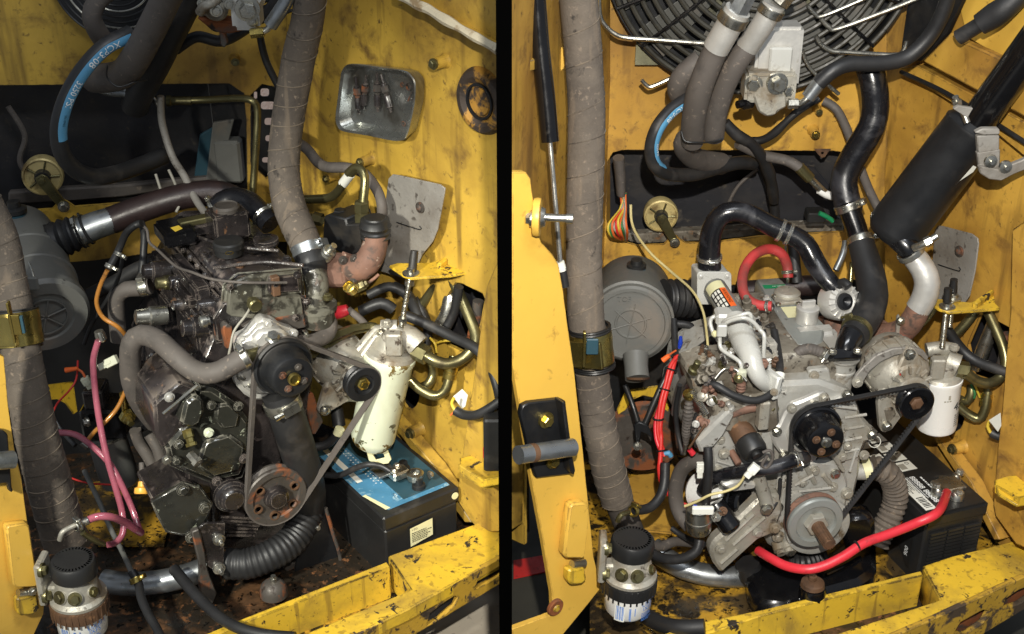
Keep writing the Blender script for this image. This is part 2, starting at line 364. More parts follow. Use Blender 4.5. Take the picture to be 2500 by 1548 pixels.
M['connb'] = mat('blue_connector', (30, 60, 170), .4, 0, .05, bump=0)
M['green'] = mat('green_plastic', (28, 130, 84), .4, 0, .05, bump=0)
M['trim'] = mat('white_foam_trim', (196, 186, 160), .8, 0, .12, 16, [(20, .55, .66, (150, 128, 96), .9)], .5, 120)
M['floor_l'] = mat('pale_concrete', (196, 186, 168), .7, 0, .08, 6, [(50, .6, .7, (160, 150, 134), .8)], .1)
M['floor_r'] = mat('dark_mat_floor', (58, 56, 48), .7, 0, .2, 4, [(9, .55, .7, (40, 38, 34), .7)], .1)
M['wire1'] = mat('wire_yellow', (206, 176, 60), .5, bump=0); M['wire2'] = mat('wire_green', (48, 110, 62), .5, bump=0)
M['wire3'] = mat('wire_orange', (206, 96, 44), .5, bump=0); M['wire4'] = mat('wire_grey', (150, 146, 134), .5, bump=0)
M['wirew'] = mat('wire_cream', (198, 184, 130), .5, bump=0); M['brown'] = mat('brown_pipe', (48, 36, 35), .42, .1, .25, 9, [(9, .52, .68, (28, 25, 26), .4)], .15)
M['day'] = mat('daylight_outside', (206, 184, 172), .9, 0, .2, 14, [(12, .5, .55, (245, 245, 245), .9)], 0, emit=.28)
M['fin'] = mat('radiator_core', (128, 126, 100), .6, .1, .2, 20, [(9, .5, .66, (70, 70, 60), .8)], .5, 300)
M['oxid'] = mat('brown_oxide', (96, 70, 50), .6, .15, .2, 16, [(14, .52, .64, (62, 46, 36), .7), (40, .60, .68, (130, 94, 64), .7)], .3)
M['cap_cream'] = mat('cream_painted_steel', (196, 178, 122), .45, .3, .15, 12, [(16, .55, .65, (120, 100, 62), .6)], .15)
def bars(parent, org, xd, yd, rows, ln, h, gap, m, seed=1):
    rn = random.Random(seed); n = xd.cross(yd).normalized()*.0007; mb = MB()
    for i in range(rows):
        x = 0; l = ln*rn.uniform(.75, 1)
        while x < l:
            w_ = rn.uniform(.5, 2.2)*h; o_ = org+xd*x-yd*gap*i+n; mb.add([o_, o_+xd*w_, o_+xd*w_+yd*h, o_+yd*h], [(0, 1, 2, 3)]); x += w_+h*.5
    return mb.build('fine_print', m, parent, flat=True)
def cylbars(parent, c, ax, u, r, a0, rows, da, h0, h, gap, m, seed=1):
    a, _, _ = perp(ax); uu = (u-a*u.dot(a)).normalized(); vv = a.cross(uu); rn = random.Random(seed); mb = MB()
    for i in range(rows):
        t = a0; e = a0+da*rn.uniform(.7, 1)
        while t < e:
            w_ = rn.uniform(.5, 2.2)*h/r; q = []
            for tt, hh in ((t, 0), (t+w_, 0), (t+w_, h), (t, h)): q.append(c+(uu*math.cos(tt)+vv*math.sin(tt))*r+a*(h0-gap*i+hh))
            mb.add(q, [(0, 1, 2, 3)]); t += w_+h*.5/r
    return mb.build('fine_print', m, parent, flat=True)
M['guard'] = mat('guard_wire_paint', (52, 50, 43), .5, 0, .2, 20, [(30, .55, .66, (30, 29, 26), .6)], .1)
M['tray'] = mat('tray_steel', (164, 166, 162), .26, .85, .1, 14, [(10, .52, .66, (112, 108, 100), .4)], .06)
M['seam'] = mat('wrap_seam', (120, 108, 93), .9, 0, .3, 20, [(16, .46, .6, (70, 63, 56), .9)], .1)
def wrapseam(T, pts, pitch, side=1, m='seam', rr=.0011):
    ws = [W(p) for p in pts]; rs = [p[3]*K(q) for p, q in zip(pts, ws)]; op, orr = MB().path(ws, rs, .003)
    u = perp((op[1]-op[0]))[1]; L = 0; out = []
    for i, p in enumerate(op):
        t = (op[min(i+1, len(op)-1)]-op[max(i-1, 0)]).normalized(); u = (u-t*u.dot(t)).normalized(); b_ = t.cross(u)
        if i: L += (p-op[i-1]).length
        n_ = 1 if i == len(op)-1 else max(1, int((op[i+1]-p).length/pitch*40))
        for k in range(n_):
            l2 = L+(0 if i == len(op)-1 else (op[i+1]-p).length*k/n_); q = p if i == len(op)-1 else p.lerp(op[i+1], k/n_)
            a_ = (l2/pitch*2*math.pi+.9*math.sin(l2*19+pitch*400)+.5*math.sin(l2*47))*side; out.append(q+(u*math.cos(a_)+b_*math.sin(a_))*(orr[i]*1.004))
    return MB().tube(out, rr, 5, straight=True).build('wrap_seam', M[m], T)
M['cover'] = mat('worn_cover_paint', (168, 124, 50), .6, 0, .2, 8, [(14, .44, .50, (58, 48, 40), .7), (40, .58, .64, (46, 38, 32), .7)], .3, 90)
M['gask'] = mat('gasket_joint', (44, 40, 36), .7, 0, .2, 20, [(40, .55, .66, (90, 78, 62), .8)], .2)
def joint(parent, pxs, pl, m='gask', r=.0011):
    w_ = [PP(x, y, pl) for x, y in pxs]; return MB().tube(w_+[w_[0]], r, 6, straight=True).build('gasket', M[m], parent)
def smoothloop(pts, n=4):
    o = []; k = len(pts)
    for i in range(k):
        p0, p1, p2, p3 = pts[i-1], pts[i], pts[(i+1) % k], pts[(i+2) % k]
        for j in range(n):
            t = j/n; o.append(tuple(.5*((2*p1[q])+(p2[q]-p0[q])*t+(2*p0[q]-5*p1[q]+4*p2[q]-p3[q])*t*t+(3*p1[q]-p0[q]-3*p2[q]+p3[q])*t**3) for q in (0, 1)))
    return o
# ================================================================ SETTING
def belt(name, label, circles, n, width, thick, m, teeth=0):
    a, u, v = perp(n); pts = []
    o = circles[0][0]
    for c, r in circles:
        d = c-o
        for i in range(72):
            t = i/72*2*math.pi; pts.append((d.dot(u)+r*math.cos(t), d.dot(v)+r*math.sin(t)))
    pts = sorted(set((round(x, 6), round(y, 6)) for x, y in pts))
    def half(ps):
        h = []
        for p in ps:
            while len(h) > 1 and (h[-1][0]-h[-2][0])*(p[1]-h[-2][1])-(h[-1][1]-h[-2][1])*(p[0]-h[-2][0]) <= 0: h.pop()
            h.append(p)
        return h[:-1]
    h = half(pts)+half(pts[::-1])
    # resample evenly
    loop = []; 
    for i in range(len(h)):
        p = h[i]; q = h[(i+1) % len(h)]; L = math.hypot(q[0]-p[0], q[1]-p[1]); k = max(1, int(L/.0035))
        for j in range(k): loop.append((p[0]+(q[0]-p[0])*j/k, p[1]+(q[1]-p[1])*j/k))
    N_ = len(loop); cx = sum(p[0] for p in loop)/N_; cy = sum(p[1] for p in loop)/N_
    vs = []; fs = []
    for i, p in enumerate(loop):
        q0 = loop[i-1]; q1 = loop[(i+1) % N_]; tx, ty = q1[0]-q0[0], q1[1]-q0[1]; l = math.hypot(tx, ty)
        nx, ny = ty/l, -tx/l
        if nx*(p[0]-cx)+ny*(p[1]-cy) < 0: nx, ny = -nx, -ny
        th = thick*(1 if not teeth or i % 2 else .6)
        w0 = o+u*p[0]+v*p[1]; nn = u*nx+v*ny
        vs += [w0+nn*.0012-a*width*.5, w0+nn*.0012+a*width*.5, w0+nn*.0002+a*width*.54, w0-nn*th+a*width*.32, w0-nn*th-a*width*.32, w0+nn*.0002-a*width*.54]
    for i in range(N_):
        k = (i+1) % N_
        for j in range(6): fs.append((i*6+j, i*6+(j+1) % 6, k*6+(j+1) % 6, k*6+j))
    return tag(MB().add(vs, fs).build(name, m), label, 'belt')
# black divider standing for the border between the two views, shop floors
xl = P(1215, 800, -.78).x
struct(MB().box(V((xl/2, -.04, 1.2)), V((-xl/2, 0, 0)), V((0, .74, 0)), V((0, 0, 1.2))).build('divider_slab', M['void']), 'plain black divider slab between the two engine bays')
struct(MB().add([(-4, -3, .2), (xl, -3, .2), (xl, 4, .2), (-4, 4, .2)], [(0, 1, 2, 3)]).build('floor', M['floor_l']), 'pale concrete shop floor under the left machine')
struct(MB().add([(0, -3, .02), (4, -3, .02), (4, 4, .02), (0, 4, .02)], [(0, 1, 2, 3)]).build('floor', M['floor_r']), 'dark shop floor under the right machine')
LA, LB, LC = P(0, 400, .32), P(700, 400, .46), P(1222, 400, -.02)
LBK = wallplane(LA, LB); LRT = wallplane(LB, LC)
def off(pl, d): return (pl[0]+pl[1]*d, pl[1])
hole1 = [(-34, 208), (560, 204), (596, 228), (602, 300), (604, 466), (560, 468), (400, 478), (317, 494), (183, 505), (164, 492), (153, 488), (143, 494), (127, 510), (60, 516), (-34, 520)]
hole2 = [(612, 232), (640, 205), (672, 212), (692, 262), (694, 410), (650, 436), (612, 400)]
struct(plate([(-70, -120), (704, -120), (704, 590), (600, 592), (376, 617), (227, 636), (-70, 655)], LBK, .008, 0, [hole1, hole2]).build('wall_back', M['yel_l']), 'yellow back panel of the left engine bay')
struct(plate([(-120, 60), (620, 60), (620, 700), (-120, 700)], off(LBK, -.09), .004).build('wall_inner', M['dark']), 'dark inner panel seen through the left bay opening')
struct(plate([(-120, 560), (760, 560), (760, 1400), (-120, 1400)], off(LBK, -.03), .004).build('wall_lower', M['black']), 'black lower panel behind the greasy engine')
hR = [[(1112, 690), (1128, 692), (1178, 716), (1184, 730), (1170, 800), (1130, 860), (1090, 840), (1070, 760)], circ(1003, 962, 22, 38, 16, .1)]
struct(plate([(700, -120), (1280, -120), (1280, 1330), (1190, 1290), (1060, 1160), (900, 1080), (700, 1000)], LRT, .008, 0, hR).build('wall_right', M['yel_l']), 'yellow right side panel behind the filter and tray')
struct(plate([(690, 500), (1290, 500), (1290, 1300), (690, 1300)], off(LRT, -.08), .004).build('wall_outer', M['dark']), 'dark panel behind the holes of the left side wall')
# bright vent behind hole2
t = thing('vent_grille', 'black slotted vent grille with daylight behind it, left of the wrapped hose', 'vent', PP(650, 420, off(LBK, -.05)))
sl = [rrect(636, 216, 657, 236, 6), rrect(637, 248, 671, 268, 7), rrect(620, 224, 628, 242, 3), rrect(646, 288, 682, 306, 6), rrect(648, 330, 684, 346, 6), rrect(618, 336, 634, 352, 5), rrect(640, 384, 676, 398, 6), rrect(616, 254, 626, 272, 4)]
plate([(600, 190), (700, 190), (700, 450), (600, 450)], off(LBK, -.035), .004, 0, sl).build('grille_plate', M['black'], t)
plate([(560, 150), (720, 150), (720, 470), (560, 470)], off(LBK, -.2), .004).build('bright_pane', M['day'], t)
# floor pan + sill (left)
RW = [PZ(420, 1582, .44), PZ(600, 1508, .44), PZ(950, 1374, .44), PZ(1240, 1250, .44)]
FP = [V((-1.25, -.62, .44))]+RW+[V((xl-.01, .75, .44)), V((-1.25, .75, .44))]
struct(MB().prism(FP, V((0, 0, -.01)), 0).build('floor_pan', M['floor_rust']), 'greasy rust-streaked floor pan under the greasy engine')
def ledge_t(o, label, cat): return tag(o, label, cat)
t = thing('front_sill', 'chipped yellow front sill of the left machine with open trough', 'sill', PZ(950, 1374, .40))
slab([(947, 1357), (1177, 1272), (1245, 1246), (1245, 1349), (1150, 1402), (997, 1487), (815, 1576), (690, 1582), (759, 1540), (1002, 1439)], .53, .03, .003).build('ledge', M['yel_chip'], t)
slab([(400, 1590), (600, 1507), (944, 1371), (952, 1384), (600, 1518), (410, 1604)], .53, .10, .002).build('rail', M['yel_chip'], t)
slab([(952, 1366), (962, 1362), (1012, 1436), (1003, 1442)], .528, .07, .001).build('riser', M['yel_chip'], t)
slab([(430, 1640), (960, 1376), (1030, 1460), (560, 1690)], .452, .01, 0).build('trough', M['yel_floor'], t)
sp = wallplane(PZ(815, 1576, .53), PZ(1245, 1349, .53))
plate([(815, 1578), (997, 1489), (1150, 1404), (1245, 1351), (1245, 1412), (1160, 1462), (1034, 1537), (860, 1640), (790, 1640)], off(sp, .004), .012, .002,
      [[(1042, 1528), (1050, 1498), (1075, 1478), (1110, 1455), (1120, 1458), (1110, 1480), (1070, 1515)], [(1158, 1440), (1168, 1415), (1200, 1394), (1236, 1374), (1236, 1396), (1200, 1420)]]).build('outer_face', M['sill_rust'], t)
MB().prism([PP(a, b, off(sp, -.02)) for a, b in [(815, 1590), (1245, 1360), (1245, 1402), (820, 1640)]], sp[1]*.002).build('face_backing', M['dark'], t)
# ---- hood edge, trim, wall fittings on the right wall of the left bay
t = thing('hood_edge', 'olive yellow hood edge across the top right corner of the left bay', 'hood', PP(1215, 118, off(LRT, .06)))
plate([(960, -30), (1290, 140), (1290, -120), (960, -120)], off(LRT, .045), .03).build('hood_panel', M['yel_l'], t)
plate([(950, -15), (968, -25), (1290, 150), (1290, 176)], off(LRT, .055), .05).build('flange', M['yel_l'], t)
tag(MB().tube([PP(a, b, off(LRT, .072)) for a, b in [(968, -14), (1020, 12), (1045, 22), (1080, 44), (1150, 84), (1218, 122)]], .0085, 8, wob=.12).build('foam_trim', M['trim']), 'frayed off-white foam trim strip along the hood edge', 'trim')
def boss(px, py, pl, label, r=16, mt='yel_l', bm='olive'):
    c = PP(px, py, pl); t = thing('bolt_boss', label, 'bolt', c); k = K(c); n = pl[1]
    MB().lathe(c, n, [(r*1.25*k, 0), (r*k, .006), (r*.95*k, .026), (0, .026)], 20).build('boss', M[mt], t)
    bolt(t, c+n*.03, n, r*.62, M[bm]); return t
boss(1087, 148, LRT, 'yellow weld boss with bolt above right of the metal tray')
boss(906, 388, LRT, 'yellow weld boss with bolt above the bent steel pipe', 13)
boss(822, 428, LRT, 'small yellow weld boss with clip bolt beside the bent steel pipe', 11)
boss(1026, 1046, LRT, 'yellow weld boss low on the left bay side wall, right of the chipped filter', 16)
boss(572, 142, LBK, 'dark grimy nut boss on the back panel under the silver hydraulic block', 11)
c = PP(1178, 246, LRT)
t = thing('cover_plate', 'round dented cover plate with worn paint at the right edge of the left bay', 'cover plate', c)
k = K(c)
MB().lathe(c, LRT[1], [(0, .009), (34*k, .009), (36*k, .005), (45*k, .005), (62*k, .014), (76*k, .012), (84*k, .004), (86*k, -.001)], 40).build('disc', M['cover'], t)
MB().lathe(c, LRT[1], [(40*k, .004), (40*k, .010), (46*k, .010), (46*k, .004)], 32).build('ring', M['black'], t)
# ---- metal tray with injectors
trp = off(LRT, .004)
t = thing('parts_tray', 'polished metal tray of injectors stuck to the yellow side wall', 'tray', PP(950, 330, trp))
def shrink(pts, f, cx, cy): return [(cx+(x-cx)*f, cy+(y-cy)*f) for x, y in pts]
trpx = [(868, 160), (890, 147), (960, 155), (1018, 163), (1036, 175), (1046, 195), (1044, 240), (1036, 280), (1026, 318), (1016, 332), (990, 334), (930, 322), (870, 312), (855, 300), (850, 278), (856, 230), (862, 185)]
trpx = smoothloop(trpx); inn = shrink(trpx, .93, 948, 240)
nT = LRT[1]
def ringwalls(rings, cap=True):
    m = MB(); n = len(rings[0]); vs = []; fs = []
    for r in rings: vs += r
    for i in range(len(rings)-1):
        for j in range(n):
            q = (j+1) % n; fs.append((i*n+j, i*n+q, (i+1)*n+q, (i+1)*n+j))
    if cap: fs.append(tuple((len(rings)-1)*n+j for j in range(n)))
    return m.add(vs, fs)
R0 = [PP(a, b, trp)+nT*.0 for a, b in shrink(trpx, .9, 948, 240)]
ringwalls([R0, [PP(a, b, trp)+nT*.032 for a, b in trpx], [PP(a, b, trp)+nT*.034 for a, b in shrink(trpx, .985, 948, 240)], [PP(a, b, trp)+nT*.031 for a, b in inn], [PP(a, b, trp)+nT*.008 for a, b in shrink(trpx, .86, 948, 240)], [PP(a, b, trp)+nT*.004 for a, b in shrink(trpx, .80, 948, 240)]]).build('pan', M['tray'], t)
inj = [((882, 184), (890, 274), 'leftmost'), ((908, 180), (900, 262), 'second from the left'), ((934, 174), (936, 268), 'third from the left'), ((944, 178), (968, 270), 'rightmost')]
for (a, b, wh) in inj:
    A = PP(*a, trp)+nT*.014; B = PP(*b, trp)+nT*.014; ax = (B-A).normalized(); L = (B-A).length; k = K(A)
    it = thing('fuel_injector', 'oily fuel injector lying in the metal tray, %s of four' % wh, 'injector', B, 'fuel injectors lying in the tray')
    MB().lathe(A, ax, [(0, 0), (3.5*k, 0), (3.5*k, L*.22), (7*k, L*.24), (7*k, L*.30)], 14).build('stem', M['grease'], it)
    MB().lathe(A, ax, [(9*k, L*.3), (10*k, L*.31), (10*k, L*.46), (9*k, L*.47), (6*k, L*.5), (6.5*k, L*.56)], 6).build('nut', M['rustp'], it)
    MB().lathe(A, ax, [(8*k, L*.56), (8.5*k, L*.58), (8.5*k, L*.86), (7*k, L*.88), (4*k, L*.9), (3*k, L), (0, L)], 16).build('nozzle_body', M['grease'], it)
for i, (a, b, r) in enumerate([(992, 300, 7), (1004, 210, 9), (988, 205, 6)]):
    c = PP(a, b, trp)+nT*.006; k = K(c)
    tag(MB().lathe(c, nT, [(r*.55*k, 0), (r*k, 0), (r*k, .002), (r*.55*k, .002), (r*.55*k, 0)], 16).build('washer', M['rustp']), ['small washer in the bottom right corner of the metal tray', 'larger oily washer near the right side of the metal tray', 'small oily washer beside the rightmost injector in the tray'][i], 'washer', 'washers in the tray')
tag(MB().tube([PP(a, b, trp)+nT*.006 for a, b in [(1002, 245), (1012, 222), (1022, 226), (1026, 250), (1010, 262)]], .0012, 6).build('wire_clip', M['rustp']), 'bent wire clip lying in the metal tray right of the injectors', 'clip')
tag(MB().tube([PP(a, b, trp)+nT*.008 for a, b in [(1014, 266), (1028, 261)]], .0022, 8).build('steel_pin', M['chrome']), 'short bright steel pin at the right side of the tray', 'pin')
# ---- heat shield L
def heatshield(pts, bend, pl, label, bpos, slit, outn):
    t = thing('heat_shield', label, 'heat shield', PP(*pts[len(pts)//2], pl))
    top = [p for p in pts if p[1] <= bend]; bot = [p for p in pts if p[1] >= bend]
    a = plate(pts, pl, .0035, .0008); a.build('plate', M['shield'], t)
    bolt(t, PP(*bpos, off(pl, .003)), pl[1], 10, M['rustp'], 'dome')
    MB().tube([PP(*q, off(pl, .0012)) for q in slit], .0012, 6).build('slit', M['black'], t)
    return t
heatshield([(948, 436), (958, 426), (972, 428), (1074, 451), (1086, 460), (1084, 475), (1068, 560), (1056, 590), (1030, 622), (1020, 645), (985, 680), (905, 655), (925, 620), (935, 560), (940, 500)], 560, off(LRT, .03), 'grey speckled heat shield plate on the left bay side wall', (1025, 507), [(968, 543), (1026, 561), (1024, 552)], 0)
T = thing('inner_bracket', 'grey slanted bracket inside the dark left bay opening', 'bracket', PP(560, 470, off(LBK, -.05)))
plate([(520, 300), (572, 292), (560, 340), (536, 470), (500, 470)], off(LBK, -.05), .01, .002).build('plate', M['plas'], T); plate([(488, 330), (520, 312), (504, 470), (470, 470)], off(LBK, -.07), .01, .002).build('web', M['teal'], T)
tag(plate([(20, 470), (120, 462), (300, 452), (420, 440), (560, 430), (560, 452), (400, 466), (300, 482), (180, 492), (20, 500)], off(LBK, -.05), .02, .004).build('dust_ledge', M['rub']), 'dusty ledge along the bottom of the dark left bay opening', 'ledge')
tag(MB().tube([PP(a, b, off(LBK, -.05)) for a, b in [(20, 260), (60, 330), (50, 400), (110, 470)]], .006, 8).build('inner_cable', M['rub']), 'dusty cable hanging inside the left end of the dark opening', 'cable')
tag(MB().box(PP(560, 390, off(LBK, -.06)), X*.03, Y*.02, Z*.05, .006).build('inner_box', M['plas']), 'dim grey box inside the right end of the left bay opening', 'box')
# ================================================================ LEFT ENGINE
YAW = math.radians(30); LF = V((math.sin(YAW), -math.cos(YAW), 0)); LR = V((math.cos(YAW), math.sin(YAW), 0))
LQ0 = P(640, 760, -.06)
def LQ(o): return (LQ0+LF*o, LF)
def lq(px, py, o): return PP(px, py, LQ(o))
E = thing('diesel_engine', 'oil-soaked black diesel engine with peeling grey head in the left bay', 'engine', lq(600, 1320, -.1))
plate([(528, 800), (752, 775), (765, 930), (740, 1100), (720, 1270), (520, 1310), (455, 1180), (450, 980)], LQ(0), .36, .006).build('block', M['grease'], E)
plate([(520, 780), (545, 738), (745, 722), (754, 792), (700, 806), (528, 838)], LQ(.012), .36, .005).build('cylinder_head', M['grease'], E)
plate([(540, 752), (546, 694), (580, 668), (735, 655), (744, 724)], LQ(.0), .34, .006).build('rocker_cover', M['grease'], E)
plate([(548, 742), (552, 700), (572, 690), (600, 676), (733, 664), (738, 718), (640, 726)], LQ(.012), .012, .003).build('front_plate', M['peel'], E)
plate([(562, 772), (566, 738), (608, 730), (735, 722), (742, 770), (640, 782)], LQ(.02), .012, .002).build('front_flange', M['peel'], E)
plate([(590, 800), (612, 786), (700, 772), (742, 766), (748, 800), (690, 812), (660, 808), (640, 798)], LQ(.022), .012, .002).build('rusty_flange', M['rustp'], E)
# side ribs and flanges along the left flank
bk = -LF*.34
for i, (px, py, r, dx) in enumerate([(540, 705, .004, 0), (538, 722, .003, 0), (536, 740, .004, 0), (531, 762, .003, 0), (524, 790, .006, 0), (522, 812, .004, 0), (526, 838, .005, 0), (520, 880, .005, 0), (500, 930, .005, 0)]):
    a = lq(px, py, -.004)-LR*(.002+.003*(i % 2)); MB().tube([a, a+bk*.33, a+bk*.66, a+bk*(.9+.08*(i % 3))], r, 8, wob=.15).build('rib', M['grease'], E)
for i in range(7):     # vertical pads and studs of the flank
    a = lq(530-i*4, 800+(i % 2)*26, 0)+bk*(.1+.125*i)-LR*.008
    MB().box(a, LF*.014, LR*.010, Z*(.022+.006*(i % 3)), .003).build('pad', M['grease'], E)
    bolt(E, a-LR*.012+Z*.008, -LR, 9, M['oxid'] if i % 2 else M['grease'])
    bolt(E, lq(536, 706, 0)+bk*(.08+.13*i)-LR*.004, -LR, 7, M['grease'])
for (h_, l0, l1, w_, hh) in ((735, .10, .62, .016, .016), (772, .22, .95, .022, .012), (840, .05, .45, .020, .03), (850, .52, .92, .026, .026)):
    a0 = lq(530, h_, 0)+bk*((l0+l1)/2)-LR*.012; MB().box(a0, LF*(.17*(l1-l0)), LR*w_, Z*hh, .006, 2).build('side_casting', M['grease'], E)
zt = lq(600, 664, 0).z + .001
def top(px, py, h=0): return PZ(px, py, zt+h)
for i, (px, py, r) in enumerate([(585, 648, 8), (500, 622, 7), (486, 562, 8), (470, 590, 7), (700, 632, 8), (660, 640, 6)]):
    bolt(E, top(px, py), Z, r, M['oxid'] if i in (0, 2) else M['grease'])
MB().lathe(top(560, 618), Z, [(34*.0008, 0), (34*.0008, .012), (37*.0008, .014), (37*.0008, .024), (33*.0008, .027), (12*.0008, .0275), (0, .0275)], 24).build('oil_cap', M['plask'], E)
MB().lathe(top(560, 618, .0278), Z, [(8*.0008, 0), (10*.0008, 0), (10*.0008, .0006), (8*.0008, .0006), (8*.0008, 0)], 24).build('cap_emblem', M['gold'], E)
MB().lathe(top(650, 596), Z, [(30*.0008, 0), (32*.0008, .006), (30*.0008, .012), (20*.0008, .014), (0, .014)], 24).build('filler_ring', M['grease'], E)
MB().box(top(428, 566, .016), LR*.032, LF*.04, Z*.016, .006, 2).build('valve_box', M['blackgloss'], E)
MB().box(top(470, 552, .012), LR*.03, LF*.03, Z*.012, .004, 2).build('valve_box', M['grease'], E)
MB().add([top(416, 556, .0335), top(436, 550, .0335), top(446, 558, .0335), top(428, 566, .0335)], [(0, 1, 2, 3)]).build('yellow_sticker', M['wire1'], E)
b = top(560, 575, 0)
MB().box(b+Z*.028, LR*.036, LF*.03, Z*.028, .005, 2).build('breather_box', M['grease'], E)
MB().lathe(b+Z*.056, Z, [(.026, -.002), (.026, .006), (.022, .010), (.020, .008), (0, .008)], 24).build('breather_lid', M['rustp'], E)
MB().box(top(478, 538, .03), LR*.034, LF*.012, Z*.006, .002).build('bracket_strip', M['olive'], E)
tag_pts = [[(520, 655, .0), (640, 640, .0), (740, 648, .0)], [(470, 575, .1), (560, 600, 0), (680, 612, .0)]]
for q in tag_pts:
    MB().tube([top(a, b_, .006) for a, b_, _ in q], .0035, 8).build('fuel_pipe', M['grease'], E)
# flank fittings
for px, py, y, r, h, m_ in [(372, 662, .05, 20, 22, 'grease'), (402, 690, .03, 15, 20, 'olive'), (430, 688, .02, 17, 16, 'grease'), (442, 745, -.02, 13, 20, 'grease'), (366, 772, -.02, 20, 34, 'steel'), (500, 745, -.09, 14, 18, 'grease'), (470, 800, -.1, 22, 26, 'grease')]:
    lobj(E, 'flank_plug', M[m_], (px, py, y), V((-.85, -.45, .15)), [(r*1.2, -40), (r*1.2, 0), (r, 4), (r*.9, h), (r*.5, h+3), (0, h+3)], 20)
# front details of the head
for px, py, o, r, h, m_ in [(614, 735, .02, 17, 30, 'olive'), (511, 782, .01, 16, 20, 'steel')]:
    c = lq(px, py, o); k = K(c)
    MB().lathe(c, LF if px > 600 else -LR, [(0, 0), (r*.7*k, 0), (r*.7*k, h*.4*k), (r*k, h*.42*k), (r*k, h*k), (r*.8*k, (h+4)*k), (0, (h+4)*k)], 20).build('temperature_sender', M[m_], E)
plate([(556, 770), (560, 704), (604, 684), (640, 680), (646, 770)], LQ(.02), .012, .003).build('front_pad', M['peel'], E)
plate([(655, 716), (658, 678), (728, 672), (732, 712)], LQ(.02), .01, .002).build('front_pad', M['grease'], E)
hz([(612, 750, -.1), (600, 770, -.12), (572, 808, -.14), (562, 850, -.15), (556, 880, -.15)], 3.2).build('sender_wire', M['wire4'], E)
plate([(545, 800), (555, 790), (568, 796), (566, 850), (552, 852)], LQ(.03), .02, .002).build('lug', M['rustp'], E)
for px, py in [(562, 700), (672, 694), (726, 672), (722, 776), (648, 792), (560, 830), (754, 880)]: bolt(E, lq(px, py, .024), LF, 7, M['grease'])
MB().box(lq(672, 697, .02), LR*.008, LF*.008, Z*.02, .002).build('lug', M['oxid'], E)
# gear case and pump
plate([(482, 946), (520, 948), (575, 985), (610, 1030), (612, 1110), (590, 1165), (520, 1180), (470, 1160), (415, 1135), (405, 1090), (440, 1050), (470, 1010)], LQ(.035), .07, .008).build('gear_case', M['greasegreen'], E)
plate([(500, 1080), (560, 1060), (600, 1090), (590, 1150), (520, 1168), (480, 1140)], LQ(.045), .014, .006).build('case_boss', M['greasegreen'], E)
plate([(528, 990), (560, 985), (588, 1010), (580, 1045), (545, 1050), (525, 1025)], LQ(.042), .012, .005).build('case_boss', M['greasegreen'], E)
plate([(375, 985), (440, 930), (482, 945), (470, 1010), (440, 1055), (400, 1100), (380, 1060)], LQ(.03), .14, .006).build('injection_pump', M['grease'], E)
dsh = [(452, 985), (478, 965), (496, 975), (500, 1005), (490, 1035), (468, 1047), (440, 1038)]
plate(dsh, LQ(.062), .05, .006).build('pump_cover', M['greasegreen'], E)
plate(shrink(dsh, 1.12, 472, 1005), LQ(.034), .02, .003).build('pump_flange', M['grease'], E)
for a, b_ in [((338, 890, -.02), (398, 970, -.08)), ((372, 872, .02), (430, 950, -.06)), ((402, 872, .02), (458, 946, -.05)), ((425, 895, .0), (476, 950, -.05))]:
    hz([a, tuple((p+q)/2 for p, q in zip(a, b_)), b_], 14, rib=(.14, .0115), seg=18).build('pump_element', M['grease'], E)
    bolt(E, W(a), W(a)-W(b_), 8, M['grease'])
MB().tube([lq(398, 1010, .05), lq(482, 940, .05)], .003, 8).build('control_rack', M['steel'], E)
bolt(E, lq(414, 970, .05), LF, 9, M['alul'], 'dome')
for px, py, m_ in [(510, 1057, 'filtw'), (516, 990, 'greasegreen'), (582, 992, 'greasegreen'), (596, 1120, 'grease'), (430, 1125, 'greasegreen'), (436, 1085, 'greasegreen'), (408, 1123, 'steel'), (530, 1175, 'grease')]:
    bolt(E, lq(px, py, .046), LF, 9, M[m_])
lobj(E, 'oil_sender', M['gold'], lq(462, 1068, .05), V((.3, -.5, -.75)), [(0, -20), (13, -20), (13, 0), (10, 2), (10, 12), (14, 14), (14, 22), (0, 24)], 6)
lobj(E, 'elbow_plug', M['steel'], lq(470, 1115, .06), V((.6, -.5, -.4)), [(0, -10), (12, -10), (12, 14), (15, 14), (15, 24), (0, 26)], 6)
lowc = [(369, 1226), (450, 1180), (490, 1190), (518, 1228), (505, 1265), (482, 1308), (440, 1305), (405, 1298), (385, 1262)]
plate(lowc, LQ(.045), .012, .002).build('lower_cover', M['greasegreen'], E)
plate(shrink(lowc, .93, 445, 1245), LQ(.034), .12, .004).build('lower_housing', M['grease'], E)
for px, py in [(446, 1196), (468, 1312), (500, 1240)]: bolt(E, lq(px, py, .05), LF, 11, M['greasegreen'])
c = lq(560, 1205, .05); k = K(c)
MB().lathe(c, LF, [(0, -.05), (30*k, -.05), (34*k, 0), (42*k, .002), (42*k, .012), (34*k, .016), (30*k, .026), (24*k, .030), (0, .030)], 32).build('idler_boss', M['grease'], E)
plate([(520, 1180), (545, 1165), (600, 1180), (612, 1230), (590, 1290), (520, 1300)], LQ(.01), .03, .004).build('front_timing_plate', M['grease'], E)
for i in range(6): MB().tube([lq(540+i*3, 1262+i*9, .03), lq(640-i*4, 1268+i*8, .03)], .0028, 6).build('pan_rib', M['grease'], E)
plate([(505, 1250), (720, 1262), (712, 1330), (640, 1360), (520, 1340)], LQ(-.005), .3, .008).build('oil_pan', M['grease'], E)
